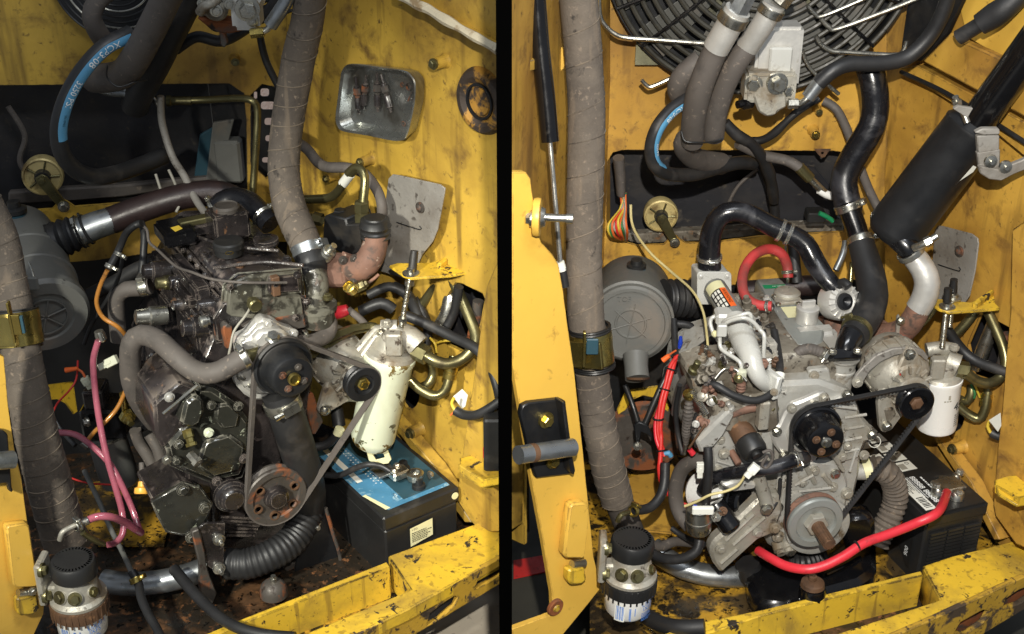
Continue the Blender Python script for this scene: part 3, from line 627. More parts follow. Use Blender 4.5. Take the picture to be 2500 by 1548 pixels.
joint(E, [(482, 946), (520, 948), (575, 985), (610, 1030), (612, 1110), (590, 1165), (520, 1180), (470, 1160), (415, 1135), (405, 1090), (440, 1050), (470, 1010)], LQ(.022), 'steel', .0014); joint(E, lowc, LQ(.034), 'steel', .0012)
joint(E, [(520, 780), (545, 738), (745, 722), (754, 792), (700, 806), (528, 838)], LQ(.008), 'rustp', .0016); joint(E, [(540, 752), (546, 694), (580, 668), (735, 655), (744, 724)], LQ(.003), 'peel', .002)
# crank pulley
c = lq(668, 1205, .066); k = K(c)
pr = [(0, -.03), (40*k, -.03), (44*k, -.012), (76*k, -.012), (78*k, -.010), (79*k, -.004), (70*k, .002), (79*k, .008), (79*k, .014), (76*k, .017), (60*k, .0165), (56*k, .012), (34*k, .011), (30*k, .011)]
cp = MB().lathe(c, LF, pr, 56).build('crank_pulley', M['rustp'], E)
MB().lathe(c, LF, [(32*k, .008), (30*k, .022), (22*k, .024), (20*k, .030), (0, .030)], 28).build('hub', M['grease'], cp)
for a in (20, 140, 200, 260, 320): 
    d = (perp(LF)[1]*math.cos(math.radians(a))+perp(LF)[2]*math.sin(math.radians(a)))
    MB().lathe(c+d*52*k, LF, [(9*k, .010), (9*k, .0175), (12*k, .0175), (12*k, .010)], 14).build('bolt_hole_rim', M['oxid'], cp)
    MB().lathe(c+d*52*k, LF, [(0, .0125), (9*k, .0125)], 14).build('bolt_hole', M['void'], cp)
cCR = c
# water pump
wp = [(574, 835), (588, 822), (604, 818), (622, 797), (636, 780), (652, 777), (662, 784), (676, 782), (684, 795), (706, 803), (722, 806), (730, 822), (728, 836), (738, 900), (690, 978), (620, 978), (598, 965), (580, 945), (570, 915), (585, 880), (580, 855)]
T = thing('water_pump', 'bare cast aluminium water pump bolted to the front of the greasy engine', 'water pump', lq(650, 975, .03))
plate(wp, LQ(.05), .03, .005, ).build('flange', M['alul'], T)
plate(shrink(wp, .86, 650, 880), LQ(.062), .03, .008).build('pump_body', M['alul'], T)
plate([(616, 835), (640, 808), (690, 805), (716, 826), (700, 850), (630, 852)], LQ(.075), .03, .006).build('upper_boss', M['alul'], T)
lobj(T, 'plug', M['steel'], lq(665, 823, .078), (LF*.5+Z), [(18, -6), (20, 0), (14, 2), (14, 10), (0, 11)], 6)
for px, py in [(592, 832), (716, 815), (590, 918), (605, 936), (655, 790)]: bolt(T, lq(px, py, .054), LF, 9, M['steel'] if py > 850 else M['alul'], 'stud' if py > 900 else 'hex')
lobj(T, 'outlet', M['olive'], lq(612, 868, .065), -LR+LF*.1, [(0, -20), (17, -20), (17, 6), (19, 8), (17, 12), (0, 12)], 20)
c = lq(688, 890, .078); k = K(c); cWP = c
pp = MB().lathe(c, LF, [(0, -.02), (50*k, -.02), (70*k, -.012), (74*k, -.010), (75*k, -.005), (66*k, 0), (75*k, .005), (75*k, .010), (70*k, .013), (66*k, .011), (62*k, .010), (60*k, .012), (57*k, .03), (55*k, .05), (51*k, .056), (44*k, .058), (22*k, .057), (0, .057)], 56).build('pulley', M['black'], T)
MB().lathe(c+LF*.057, LF, [(10*k, 0), (16*k, .002), (16*k, .008), (12*k, .009), (11*k, .006), (0, .006)], 24).build('hub_cap', M['gold'], pp)
for a in (60, 150, 240, 330):
    d = perp(LF)[1]*math.cos(math.radians(a))+perp(LF)[2]*math.sin(math.radians(a)); bolt(pp, c+LF*.058+d*30*k, LF, 7, M['rustp'])
# alternator
T = thing('alternator', 'dusty alternator with black pulley right of the greasy engine', 'alternator', lq(790, 1015, .02))
c = lq(845, 900, .02); k = K(c)
MB().lathe(c, LF, [(0, -.11), (50*k, -.11), (66*k, -.10), (70*k, -.06), (70*k, -.02), (62*k, 0), (58*k, .012), (46*k, .022), (0, .024)], 40).build('body', M['alu'], T)
for i in range(16):
    a = i/16*2*math.pi; d = perp(LF)[1]*math.cos(a)+perp(LF)[2]*math.sin(a); MB().box(c+LF*-.036+d*71*k, LF*.020, LF.cross(d)*.0028, d*.0022, .0008).build('cooling_rib', M['alu'], T)
MB().lathe(c, LF, [(69*k, -.064), (73*k, -.064), (73*k, -.058), (69*k, -.058)], 44).build('body_seam', M['engd'], T)
plate([(941, 799), (950, 812), (944, 905), (920, 965), (890, 985), (850, 982), (793, 1016), (779, 1010), (780, 996), (806, 912), (842, 890), (862, 868), (918, 800)], LQ(.034), .018, .004).build('front_bracket', M['alu'], T)
plate([(915, 822), (930, 815), (934, 860), (905, 880), (880, 872)], LQ(.04), .01, .003).build('bracket_web', M['alu'], T)
for i in range(9):
    a = math.radians(95+i*30); d = perp(LF)[1]*math.cos(a)+perp(LF)[2]*math.sin(a); tt = LF.cross(d)
    MB().box(c+LF*.03+d*.036, d*.008, tt*.0022, LF*.004, .0005).build('vent_rib', M['alu'], T)
lobj(T, 'bearing_collar', M['alu'], lq(872, 925, .045), LF, [(0, -10), (46, -10), (46, 6), (40, 10), (30, 12), (0, 12)], 32)
c2 = lq(882, 932, .07); k = K(c2); cAL = c2
ap = MB().lathe(c2, LF, [(0, -.02), (30*k, -.02), (44*k, -.010), (46*k, -.006), (38*k, 0), (46*k, .006), (47*k, .012), (44*k, .014), (27*k, .0145), (24*k, .008), (0, .006)], 44).build('pulley', M['black'], T)
lobj(T, 'pulley_nut', M['gold'], c2+LF*.006, LF, [(17, 0), (17, 8), (14, 10), (9, 11), (9, 16), (0, 16)], 6)
bolt(T, lq(795, 1002, .038), LF, 10, M['steel'], 'dome'); bolt(T, lq(932, 815, .038), LF, 9, M['steel'])
for px, py in [(816, 912), (880, 875), (912, 870), (905, 970)]: bolt(T, lq(px, py, .038), LF, 6, M['alu'])
arm = [(742, 858), (775, 835), (815, 812), (860, 797), (905, 790), (922, 792), (924, 806), (905, 808), (862, 818), (822, 834), (790, 856), (770, 874), (752, 878)]
armh = [(800, 842), (830, 823), (870, 808), (900, 802), (903, 806), (872, 814), (834, 830), (804, 850)]
tag(plate(arm, LQ(.022), .008, .0015, [armh]).build('adjusting_arm', M['olive']), 'slotted olive adjusting arm above the dusty alternator', 'bracket')
tag(plate([(746, 965), (765, 960), (790, 1030), (770, 1062), (762, 1060), (752, 1010)], LQ(.0), .012, .002).build('stay_bracket', M['rustp']), 'rusty stay bracket below the dusty alternator', 'bracket')
belt('drive_belt', 'worn brown-black drive belt round the three pulleys of the greasy engine', [(cWP, 73*K(cWP)), (cAL+LF*LF.dot(cWP-cAL), 46*K(cAL)), (cCR+LF*LF.dot(cWP-cCR), 78*K(cCR))], LF, .0105, .008, M['rub'])
# ---- hoses of the left engine
hose('coolant_hose', 'thick dusty rubber coolant hose arching from the water pump to the left', 'hose', [(606, 868, -.17), (575, 885, -.18), (540, 905, -.19), (505, 912, -.19), (470, 902, -.18), (430, 870, -.16), (385, 830, -.12), (345, 818, -.1), (322, 838, -.1), (318, 880, -.09), (322, 930, -.08), (345, 985, -.06), (380, 1030, -.03)], 26, M['rub'], [((594, 873, -.172), (575, 884, -.18), 27, 16, M['steel'], Z+CB*.4)], seg=22)
hose('radiator_hose', 'black lower radiator hose with bright screw clamp below the aluminium water pump', 'hose', [(682, 960, -.12), (700, 1010, -.12), (722, 1080, -.1), (742, 1150, -.08), (752, 1220, -.05), (740, 1270, -.02)], 44, M['rubk'], [((690, 985, -.12), (700, 1010, -.12), 45, 30, M['steel'], CB+X*.5)], seg=26)
hose('corrugated_hose', 'grey corrugated hose behind the rusty crank pulley', 'hose', [(752, 1250, -.05), (720, 1312, -.1), (668, 1352, -.14), (605, 1376, -.16), (552, 1376, -.16)], 38, M['rubk'], rib=(.035, .011), seg=26)
hose('bypass_hose', 'short dark bypass hose beside the thermostat elbow of the greasy engine', 'hose', [(795, 770, .02), (806, 790, .0), (800, 815, -.02), (770, 832, -.05), (735, 836, -.07)], 19, M['rub'], [((783, 764, .025), (795, 775, .02), 20, 12, M['rustp'], CB), ((745, 836, -.06), (770, 832, -.05), 20, 12, M['steel'], Z)])
hose('elbow_hose', 'grey right-angle hose with clamp on the rear flank of the greasy engine', 'hose', [(368, 698, .06), (340, 704, .06), (310, 706, .06), (288, 722, .06), (284, 760, .06), (290, 830, .06)], 20, M['rub'], [((352, 700, .06), (330, 704, .06), 21, 22, M['steel'], Z)], seg=20)
hose('side_hose', 'dark rubber hose passing behind the elbow hose towards the air canister', 'hose', [(380, 640, .16), (330, 660, .16), (280, 690, .16), (220, 720, .16)], 18, M['rubk'])
# wrapped big hose in the middle
T = thing('wrapped_hose', 'thick fabric-wrapped hose hanging down the middle of the left bay', 'hose', P(755, 640, .02))
hz([(762, -60, .14, 38), (752, 40, .16, 40), (728, 150, .18, 41), (708, 260, .18, 40), (695, 360, .17, 39), (694, 430, .15, 39), (706, 500, .12, 40), (730, 560, .08, 40), (750, 605, .05, 38), (760, 628, .04, 36)], seg=40, spiral=(.02, .05), step=.004).build('sleeve', M['slv'], T)
wrapseam(T, [(762, -60, .14, 38), (752, 40, .16, 40), (728, 150, .18, 41), (708, 260, .18, 40), (695, 360, .17, 39), (694, 430, .15, 39), (706, 500, .12, 40), (730, 560, .08, 40), (746, 596, .055, 39)], .048)
clampring(T, (752, 607, .05), (758, 625, .042), 39, 24, M['galv'], V((1, -.3, .2)))
hz([(742, 585, .07, 39), (762, 640, .03, 38), (764, 648, .026, 36)], seg=26).build('rubber_end', M['rubk'], T)
E2 = E
hz([(758, 640, .03, 28), (768, 670, .02, 30), (775, 700, .01, 29), (772, 735, 0, 27), (762, 760, 0, 27)], seg=24).build('thermostat_elbow', M['peel'], E)
lobj(E, 'thermostat_housing', M['peel'], (775, 745, .0), Z, [(0, -50), (40, -50), (42, -10), (48, -8), (48, 4), (32, 6), (0, 6)], 28)
bolt(E, (800, 725, -.02), Z, 9, M['olive']); bolt(E, (748, 735, -.03), Z, 8, M['grease'])
# exhaust: manifold, elbow with rubber cap
T = thing('exhaust_manifold', 'rusty exhaust manifold and elbow with black rubber cap on the greasy engine', 'exhaust', P(860, 690, .05))
plate([(790, 640), (820, 615), (845, 618), (880, 640), (866, 690), (850, 700), (810, 700), (795, 680)], (P(830, 650, .05), (LF+Z*.5).normalized()), .06, .006).build('manifold', M['rust'], T)
plate([(842, 616), (862, 622), (872, 640), (862, 700), (848, 705), (840, 690)], (P(850, 660, .04), (LF+X*.4).normalized()), .012, .003).build('flange', M['rust'], T)
hz([(858, 655, .05, 34), (885, 650, .04, 34), (905, 628, .04, 33), (916, 595, .05, 31), (918, 560, .06, 30)], seg=26).build('elbow', M['rust'], T)
MB().lathe(P(917, 566, .06), Z, [(31*.0008, -.012)] + [(r*.00083, h) for r, h in [(34, -.012), (36, -.009), (33, -.006), (33, -.003), (36, 0), (36, .002), (33, .005), (33, .008), (37, .011), (38, .014), (35, .02), (34, .026), (26, .028), (24, .031), (0, .031)]], 36).build('rubber_cap', M['plask'], T)
lobj(T, 'spring_bolt', M['steel'], (800, 618, .03), V((.5, -.3, .7)), [(0, -20), (16, -20), (18, -14), (16, -8), (18, -2), (16, 4), (18, 10), (16, 14), (8, 15), (8, 34), (0, 34)], 18)
for p in [(866, 632, .03), (838, 636, .03), (862, 690, .02)]: bolt(T, p, LF, 8, M['rustp'])
lobj(E, 'brass_banjo', M['gold'], (852, 700, -.02), V((-.35, -.6, .7)), [(9, -26), (12, -22), (16, -20), (16, 2), (13, 4), (11, -8), (0, -10)], 24)
hz([(866, 708, -.0), (900, 690, .01), (925, 670, .02)], 4).build('stud_rod', M['rust'], E)
lobj(E, 'hex_fitting', M['olive'], (880, 698, .0), V((.8, 0, .4)), [(0, -16), (13, -16), (13, 12), (9, 14), (9, 20), (0, 20)], 6)
# hydraulic valve block and pipes
T = thing('valve_block', 'black steel hydraulic valve block with plugs behind the exhaust elbow', 'valve block', P(830, 630, .12))
vb = wallplane(P(780, 560, .15), P(880, 560, .07))
plate([(790, 528), (800, 524), (843, 534), (846, 548), (880, 548), (878, 625), (862, 640), (840, 625), (786, 590)], vb, .07, .003).build('block', M['black'], T)
lobj(T, 'hex_plug', M['black'], (830, 528, .15), Z, [(16, -8), (16, 14), (14, 18), (0, 18)], 6)
lobj(T, 'port_nut', M['olive'], (884, 518, .1), Z, [(20, -24), (20, -4), (16, -2), (16, 2), (19, 4), (19, 26), (14, 30), (0, 30)], 6)
lobj(T, 'side_nut', M['olive'], (778, 535, .16), V((-.9, .3, .1)), [(16, -10), (16, 14), (10, 18), (10, 50), (0, 50)], 6)
hose('steel_pipe', 'bent brass-coloured steel pipe rising from the valve block', 'pipe', [(886, 500, .1), (890, 460, .11), (890, 430, .12), (880, 412, .13), (866, 410, .14), (850, 424, .15)], 11, M['olive'])
T = thing('sleeved_pipe', 'grey sleeved steel pipe with white barcode tag running left behind the wrapped hose', 'pipe', P(720, 487, .24))
hz([(868, 412, .14), (846, 436, .16), (826, 466, .18), (805, 482, .2), (770, 486, .22), (700, 487, .26)], 11).build('tube', M['olive'], T)
hz([(856, 424, .15), (838, 448, .17)], 12.5).build('sticker', M['lab'], T)
hose('grey_hose', 'grey rubber hose sagging from behind the wrapped hose over the valve block', 'hose', [(690, 330, .33), (745, 360, .28), (775, 395, .25), (800, 408, .22), (850, 410, .2), (890, 425, .18), (918, 460, .15), (932, 500, .12), (932, 560, .12)], 13, M['rub'])
# bracket with threaded rods (shared builder, used in both bays)
T = thing('support_bracket', 'chipped yellow support bracket with threaded rod above the chipped white filter', 'bracket', P(1110, 665, .12))
zb = P(1000, 660, .06).z
slab([(950, 648), (970, 642), (1050, 641), (1100, 622), (1117, 606), (1126, 650), (1142, 664), (1100, 672), (1005, 678), (985, 672)], zb, .006, .001).build('plate', M['yel_chip'], T)
slab([(1064, 640), (1118, 604), (1122, 612), (1076, 644)], zb+.012, .014, .002).build('gusset', M['yel_chip'], T)
tag(hz([(1012, 612, .06, 10), (1007, 655, .05, 11), (1006, 660, .05, 12)], 10).build('rubber_sleeve', M['plask']), 'black nut sleeve on top of the left bay threaded rod', 'nut')
T = thing('threaded_rod', 'long zinc threaded rod with washers through the left yellow bracket', 'rod', P(984, 800, -.02))
hz([(1004, 662, .045), (990, 740, .01), (980, 800, -.02)], 6.5, rib=(.10, .0028), seg=12).build('rod', M['steel'], T)
lobj(T, 'washer', M['steel'], (1003, 668, .045), Z, [(0, 0), (21, 0), (21, 3), (14, 5), (10, 5), (10, 14), (0, 14)], 20)
lobj(T, 'nut', M['steel'], (1000, 690, .04), Z, [(13, -6), (13, 6), (0, 7)], 6); lobj(T, 'nut', M['steel'], (983, 782, -.01), Z, [(11, -6), (11, 8), (0, 8)], 6)
# filter head + chipped filter
T = thing('fuel_filter', 'tall pale filter canister with chipped paint in front of the left side wall', 'filter', P(905, 1095, .0))
A = P(952, 862, .02); B = P(906, 1088, .01); ax = (A-B).normalized(); L = (A-B).length; k = K(A)
MB().lathe(B, ax, [(0, .004), (30*k, 0), (44*k, .004), (52*k, .014), (56*k, .024), (62*k, L-.02), (66*k, L-.014), (66*k, L-.004), (62*k, L), (0, L)], 44).build('canister', M['filtw'], T)
hk = [(895, 1103), (945, 1096), (956, 1122), (948, 1132), (915, 1136), (900, 1124)]
plate(hk, (P(925, 1115, .0), FR), .004, .001, [[(910, 1110), (936, 1108), (940, 1118), (918, 1124)]]).build('drain_tab', M['cream'], T)
T = thing('filter_head', 'cast metal filter head with ports above the chipped pale filter', 'filter head', A)
MB().lathe(A, ax, [(64*k, -.001), (60*k, .006), (40*k, .012), (36*k, .03), (30*k, .045), (0, .045)], 36).build('casting', M['alu'], T)
hz([(930, 800, .04), (970, 800, .04)], 20).build('port', M['alu'], T); hz([(975, 815, .03), (1000, 825, .02), (1022, 845, .01)], [30, 30, 27][0]).build('port', M['alu'], T)
lobj(T, 'hex_nut', M['olive'], (1030, 862, .0), V((.75, -.45, -.2)), [(24, -20), (24, 16), (20, 20), (16, 22), (0, 22)], 6)
MB().box(P(962, 838, -.01), X*.016, Y*.012, Z*.024, .003).build('lug', M['alu'], T)
bolt(T, (945, 790, .03), Z, 10, M['alu'])
hose('u_pipe', 'olive U-shaped steel pipe from the left filter head up to the yellow bracket', 'pipe', [(1040, 868, -.01), (1065, 882, -.02), (1095, 888, -.02), (1130, 875, -.01), (1158, 845, .0), (1160, 812, .02), (1140, 760, .05), (1118, 710, .08), (1100, 672, .1)], 14, M['olive'])
hose('lower_pipe', 'olive pipe looping low between the chipped filter and the side wall', 'pipe', [(1052, 880, .06), (1058, 910, .06), (1045, 938, .05), (1020, 945, .06), (995, 920, .07), (1000, 880, .09)], 12, M['olive'])
T = thing('elbow_pipe', 'olive pipe with coupling rising along the left side wall', 'pipe', P(1060, 965, .02))
hz([(1002, 928, .04), (1025, 950, .03), (1060, 966, .02), (1085, 955, .02), (1098, 920, .03), (1108, 870, .05)], 12).build('tube', M['olive'], T)
lobj(T, 'coupling', M['gold'], (1100, 908, .035), V((.2, .2, 1)), [(15, -18), (17, -16), (17, -4), (15, -2), (15, 2), (17, 4), (17, 16), (15, 18), (0, 18)], 16)
hose('strut_pipe', 'short olive pipe slanting under the left yellow bracket', 'pipe', [(1080, 678, .12), (1055, 710, .13), (1030, 745, .14)], 12, M['olive'])
hose('cross_hose', 'black hose crossing behind the silver hydraulic motor block', 'hose', [(430, 120, .3), (480, 90, .28), (540, 100, .28), (600, 70, .3), (660, 20, .3), (700, -40, .3)], 14, M['rubk'])
hose('black_line', 'black hose running from the filter head to the right edge of the left bay', 'hose', [(990, 770, .06), (1040, 790, .05), (1100, 820, .02), (1160, 850, -.02), (1195, 890, -.05), (1216, 950, -.08), (1224, 1000, -.08)], 13, M['rubk'])
hose('black_line', 'black hose curling out of the wire tag at the right edge of the left bay', 'hose', [(1112, 1002, -.06), (1130, 1012, -.07), (1160, 1014, -.09), (1190, 1000, -.1), (1222, 978, -.1)], 12, M['rubk'])
T = thing('wire_tag', 'white barcode tag with yellow wires at the left bay post', 'tag', PP(1130, 980, off(LRT, .06)))
plate([(1106, 968), (1128, 950), (1142, 965), (1136, 992), (1128, 998)], off(LRT, .06), .0006, 0).build('tag_card', M['lab'], T)
hz([(1108, 972, -.05), (1103, 985, -.05), (1110, 1000, -.055), (1118, 1006, -.06)], 4).build('wire', M['wire1'], T)
hz([(1118, 1004, -.06), (1106, 1008, -.06), (1100, 1014, -.06)], 2.5).build('wire', M['wire3'], T)
for i, p in enumerate([[(1060, 840, .08), (1085, 832, .07), (1118, 833, .06)], [(1050, 825, .08), (1062, 840, .07), (1066, 860, .07)]]):
    tag(hz(p, 3).build('thin_wire', M['wire1']), ['thin yellow wire lying across the side wall opening', 'thin yellow wire dropping behind the left filter head nut'][i], 'wire')
hz_b = [[(1010, 730, .14), (1030, 760, .13), (1045, 800, .12), (1040, 840, .11)], [(960, 700, .14), (990, 715, .13), (1010, 745, .13), (1030, 790, .12)], [(900, 720, .12), (950, 700, .12), (1000, 720, .12)], [(880, 760, .1), (930, 740, .1), (960, 755, .1)], [(1120, 700, .05), (1110, 760, .06), (1090, 800, .06)]]
for i, p in enumerate(hz_b):
    tag(hz(p, 12+2*(i % 2)).build('loom_cable', M['rubk']), ['black cable loom behind the threaded rod', 'thin black cable right of the exhaust flange', 'black cable crossing behind the exhaust elbow', 'black cable above the alternator adjusting arm', 'black cable inside the side wall opening of the left bay'][i], 'cable')
tag(hz([(1075, 800, .09, 20), (1090, 770, .09, 18), (1100, 730, .1, 20), (1096, 715, .1, 12)], 16).build('cylinder_rod', M['steel']), 'dirty metal cylinder in the side wall opening of the left bay', 'cylinder')
tag(hz([(1150, 830, .05, 12), (1162, 780, .06, 14), (1168, 735, .06, 14)], 12).build('cylinder_rod', M['rustp']), 'brownish rod at the right of the side wall opening, left bay', 'rod')
# red terminal boots
T = thing('terminal_boot', 'red rubber terminal boot above the left alternator', 'terminal', P(840, 775, .05))
hz([(806, 768, .06, 14), (830, 762, .05, 16), (850, 755, .05, 13)], 14).build('boot', M['redc'], T); hz([(850, 756, .05), (875, 775, .04), (890, 790, .04)], 9).build('lead', M['rub'], T)
# post on the right edge
po = off(LRT, .05)
struct(plate([(1186, 700), (1172, 800), (1152, 950), (1136, 1050), (1118, 1180), (1112, 1216), (1150, 1275), (1175, 1300), (1240, 1300), (1240, 560), (1216, 630)], po, .045, .003).build('wall_post', M['yel_l']), 'yellow corner post at the right edge of the left bay')
T = thing('catch_bracket', 'folded yellow catch bracket on the left bay corner post', 'bracket', PP(1180, 1190, off(po, .02)))
zc = PP(1180, 1160, off(po, .03)).z
slab([(1122, 1118), (1160, 1108), (1240, 1100), (1240, 1180), (1182, 1190), (1130, 1158)], zc, .006, .001).build('shelf', M['yel_chip'], T)
plate([(1120, 1135), (1176, 1172), (1240, 1160), (1240, 1178), (1178, 1192), (1120, 1152)], off(po, .06), .006, .001).build('lip', M['yel_chip'], T)
tag(MB().box(PP(1206, 1070, off(po, .02)), X*.02, Y*.03, Z*.06, .004).build('black_box', M['plask']), 'black plastic box at the right edge above the yellow catch bracket, left bay', 'box')
tag(MB().box(PP(1183, 1105, off(po, .03)), X*.003, Y*.003, Z*.012, .001).build('red_strip', M['redw']), 'small red strip beside the black box, left bay', 'strip')
# diagonal lip of the battery tray
tag(MB().prism([PP(a, b, off(LRT, .004)) for a, b in [(968, 1004), (982, 1006), (1090, 1130), (1176, 1262), (1160, 1262), (1070, 1140)]], LRT[1]*.03, .002).build('tray_lip', M['yel_l']), 'yellow diagonal tray lip behind the left battery', 'bracket')
# ================================================================ battery L
bf = V((math.sin(math.radians(36)), -math.cos(math.radians(36)), 0)); br = V((bf.y*-1, bf.x, 0))
zbt = .605
c0 = PZ(936, 1266, zbt)
T = thing('battery', 'black battery with torn blue label in the left bay', 'battery', c0+V((0, 0, -.16)))
bw, bl, bh = .185, .30, .165
cc = c0+br*bw/2-bf*bl/2
MB().box(cc+V((0, 0, -bh/2-.025)), br*(bw/2-.004), bf*(bl/2-.004), Z*(bh/2-.012), .004).build('case', M['plask'], T)
MB().box(cc+V((0, 0, -.0175)), br*bw/2, bf*bl/2, Z*.0175, .004).build('lid', M['plask'], T)
LBp = lambda u, v, h=0: c0+br*u*bw-bf*v*bl+V((0, 0, h+.0008))
MB().add([LBp(.12, .06), LBp(.93, .06), LBp(.93, .97), LBp(.02, .97), LBp(.02, .30)], [(0, 1, 2, 3, 4)]).build('label', M['batlab'], T)
MB().add([LBp(.36, .10, .0004), LBp(.93, .10, .0004), LBp(.93, .97, .0004), LBp(.36, .97, .0004)], [(0, 1, 2, 3)]).build('shaded_label', M['teal'], T)  # dark teal puts the shade over the label into its colour
MB().add([LBp(.10, .07, .0006), LBp(.16, .07, .0008), LBp(.06, .30, .0008), LBp(.02, .30, .0006)], [(0, 1, 2, 3)]).build('torn_paper', M['cream'], T)
MB().add([LBp(.10, .45, .0008), LBp(.17, .45, .0008), LBp(.17, .95, .0008), LBp(.10, .95, .0008)], [(0, 1, 2, 3)]).build('label_strip', M['lab'], T)
text(T, 'PREMIER', LBp(.46, .92, .001), bf, br, .026, M['ink'])
dots = MB()
for i in range(16):
    for j in range(2):
        dots.lathe(LBp(.27+.05*j, .9-.035*i-.017*j, .0008), Z, [(0, .0002), (.0019, .0002), (.0019, 0)], 8)
dots.build('printed_dots', M['inkw'], T)
q = c0+br*.06+bf*.0012
MB().add([q+V((0, 0, -.052)), q+br*.055+V((0, 0, -.048)), q+br*.055+V((0, 0, -.09)), q+V((0, 0, -.098))], [(0, 1, 2, 3)]).build('front_label', M['cream'], T)
text(T, '+TO', q+br*.004+V((0, 0, -.060)), br, Z, .007, M['ink']); bars(T, q+br*.004+V((0, 0, -.067)), br, Z, 6, .045, .0022, .0042, M['ink'])
MB().lathe(c0+br*.172+bf*.001+V((0, 0, -.016)), bf, [(0, .0012), (.008, .0012), (.008, 0)], 20).build('round_sticker', M['cream'], T)
for u_, v_ in ((.62, .16), (.66, .40)):
    MB().lathe(LBp(u_, v_), Z, [(.015, 0), (.014, .008), (.010, .010), (.009, .022), (0, .022)], 22).build('post', M['plask'], T)
T = thing('battery_clamp', 'corroded lead battery clamp on the left battery post', 'clamp', LBp(.62, .16, .01))
MB().box(LBp(.50, .30, .022), br*.02, bf*.016, Z*.010, .004).build('clamp_body', M['steel'], T)
MB().lathe(LBp(.62, .20, .016), Z, [(.010, 0), (.017, 0), (.018, .014), (.012, .016), (.010, .016)], 22).build('ring', M['steel'], T)
MB().box(LBp(.40, .40, .018), br*.022, bf*.020, Z*.003, .001).build('strap', M['galv'], T)
for u_, v_, h_ in ((.78, .16, .02), (.44, .30, .032), (.52, .34, .032)): bolt(T, LBp(u_, v_, h_), Z if h_ > .03 else br, 7, M['chrome'])
hose('battery_cable', 'black battery cable looping over the left battery to its clamp', 'cable', [(790, 1160, -.02), (830, 1160, -.04), (870, 1142, -.06), (900, 1134, -.07), (930, 1138, -.07), (952, 1150, -.075)], 7.5, M['rubk'])
hose('ground_cable', 'short black cable with pale sleeve ending above the left battery', 'cable', [(740, 1092, .0), (780, 1090, .0), (805, 1080, .0), (822, 1062, .0), (828, 1050, .0)], 11, M['rubk'])
tag(hz([(824, 1060, .0), (830, 1046, .0)], 12).build('cable_sleeve', M['cream']), 'pale printed sleeve on the black cable above the left battery', 'sleeve')
hose('rubber_hose_end', 'black hose stub hanging behind the drive belt above the left battery', 'hose', [(810, 960, .06), (822, 1000, .05), (828, 1040, .03)], 16, M['rubk'])
# ================================================================ left side of the left bay
T = thing('air_cleaner', 'large grey plastic air cleaner canister at the left edge of the left bay', 'air cleaner', P(110, 900, .0))
A = P(42, 578, .26); B = P(112, 775, .0); ax = (B-A).normalized(); L = (B-A).length; k = K(B)
MB().lathe(A, ax, [(0, -.02), (70*k, -.02), (92*k, -.008), (98*k, .02), (100*k, L*.36), (104*k, L*.365), (104*k, L*.40), (101*k, L*.41), (101*k, L*.62), (105*k, L*.625), (105*k, L*.66), (102*k, L*.67), (103*k, L*.9), (108*k, L*.91), (108*k, L*.97), (100*k, L), (70*k, L), (66*k, L-.004), (20*k, L-.003), (0, L-.003)], 56).build('canister', M['plas'], T)
a_, u_, v_ = perp(ax)
for i in range(6):
    d = u_*math.cos(i*math.pi/3+.3)+v_*math.sin(i*math.pi/3+.3); MB().tube([B+ax*.0+d*.004, B+ax*.0+d*52*k], .0018, 6).build('lid_rib', M['plas'], T)
MB().lathe(B, ax, [(50*k, -.003), (50*k, .001), (53*k, .001), (53*k, -.003)], 40).build('lid_ring', M['plas'], T)
hz([(45, 642, .0), (52, 690, -.03), (62, 700, -.035), (84, 695, -.035), (78, 660, -.015), (70, 640, .0)], 2.2).build('latch_wire', M['steel'], T)
MB().box(P(68, 692, -.04), X*.02, Y*.004, Z*.014, .003).build('latch', M['plas'], T)
T = thing('intake_pipe', 'dark intake pipe with ribbed bellows and bright metal joint leading to the air cleaner', 'intake pipe', P(150, 590, .2))
hz([(110, 600, .2, 46), (150, 582, .2, 44), (195, 566, .21, 40)], rib=(.09, .016), seg=28).build('bellows', M['rubk'], T)
hz([(190, 568, .21, 36), (235, 550, .22, 34), (280, 535, .23, 32)], seg=26).build('metal_joint', M['galv'], T)
hz([(272, 538, .23, 34), (340, 512, .24, 33), (420, 486, .25, 32), (480, 474, .26, 32), (540, 474, .27, 33), (600, 500, .26, 30)], seg=24).build('pipe', M['brown'], T)
clampring(T, (212, 560, .215), (235, 550, .22), 37, 7, M['plask'], Z); clampring(T, (196, 566, .212), (210, 560, .215), 39, 12, M['steel'], V((.3, -.4, 1)))
hose('intake_elbow', 'shiny black intake elbow hose behind the greasy engine', 'hose', [(528, 512, .2), (545, 494, .2), (575, 484, .2), (610, 496, .18), (640, 525, .14), (662, 548, .12)], 28, M['rubw'], [((532, 507, .2), (546, 494, .2), 29, 10, M['steel'], Z), ((645, 530, .135), (660, 546, .12), 29, 10, M['steel'], Z+X)], seg=22)
hose('braided_hose', 'thin grey braided hose running down to the greasy engine breather', 'hose', [(392, 235, .34), (396, 300, .34), (420, 380, .32), (450, 430, .28), (480, 490, .22), (520, 545, .12)], 9, M['shield'])
for i, p in enumerate([[(380, 425, .3), (388, 450, .29), (396, 475, .28)], [(412, 415, .29), (428, 450, .27), (440, 490, .24), (430, 518, .22)]]):
    tag(hz(p, 3.5).build('cable_tie', M['wire4']), ['loose pale cable tie hanging left of the braided hose', 'long pale cable tie looped round the dark intake pipe'][i], 'cable tie')
tag(hz([(358, 225, .36), (372, 238, .35), (390, 262, .34), (394, 275, .34)], 6).build('pipe_clip', M['steel']), 'pale clip fastening above the braided hose', 'clip')
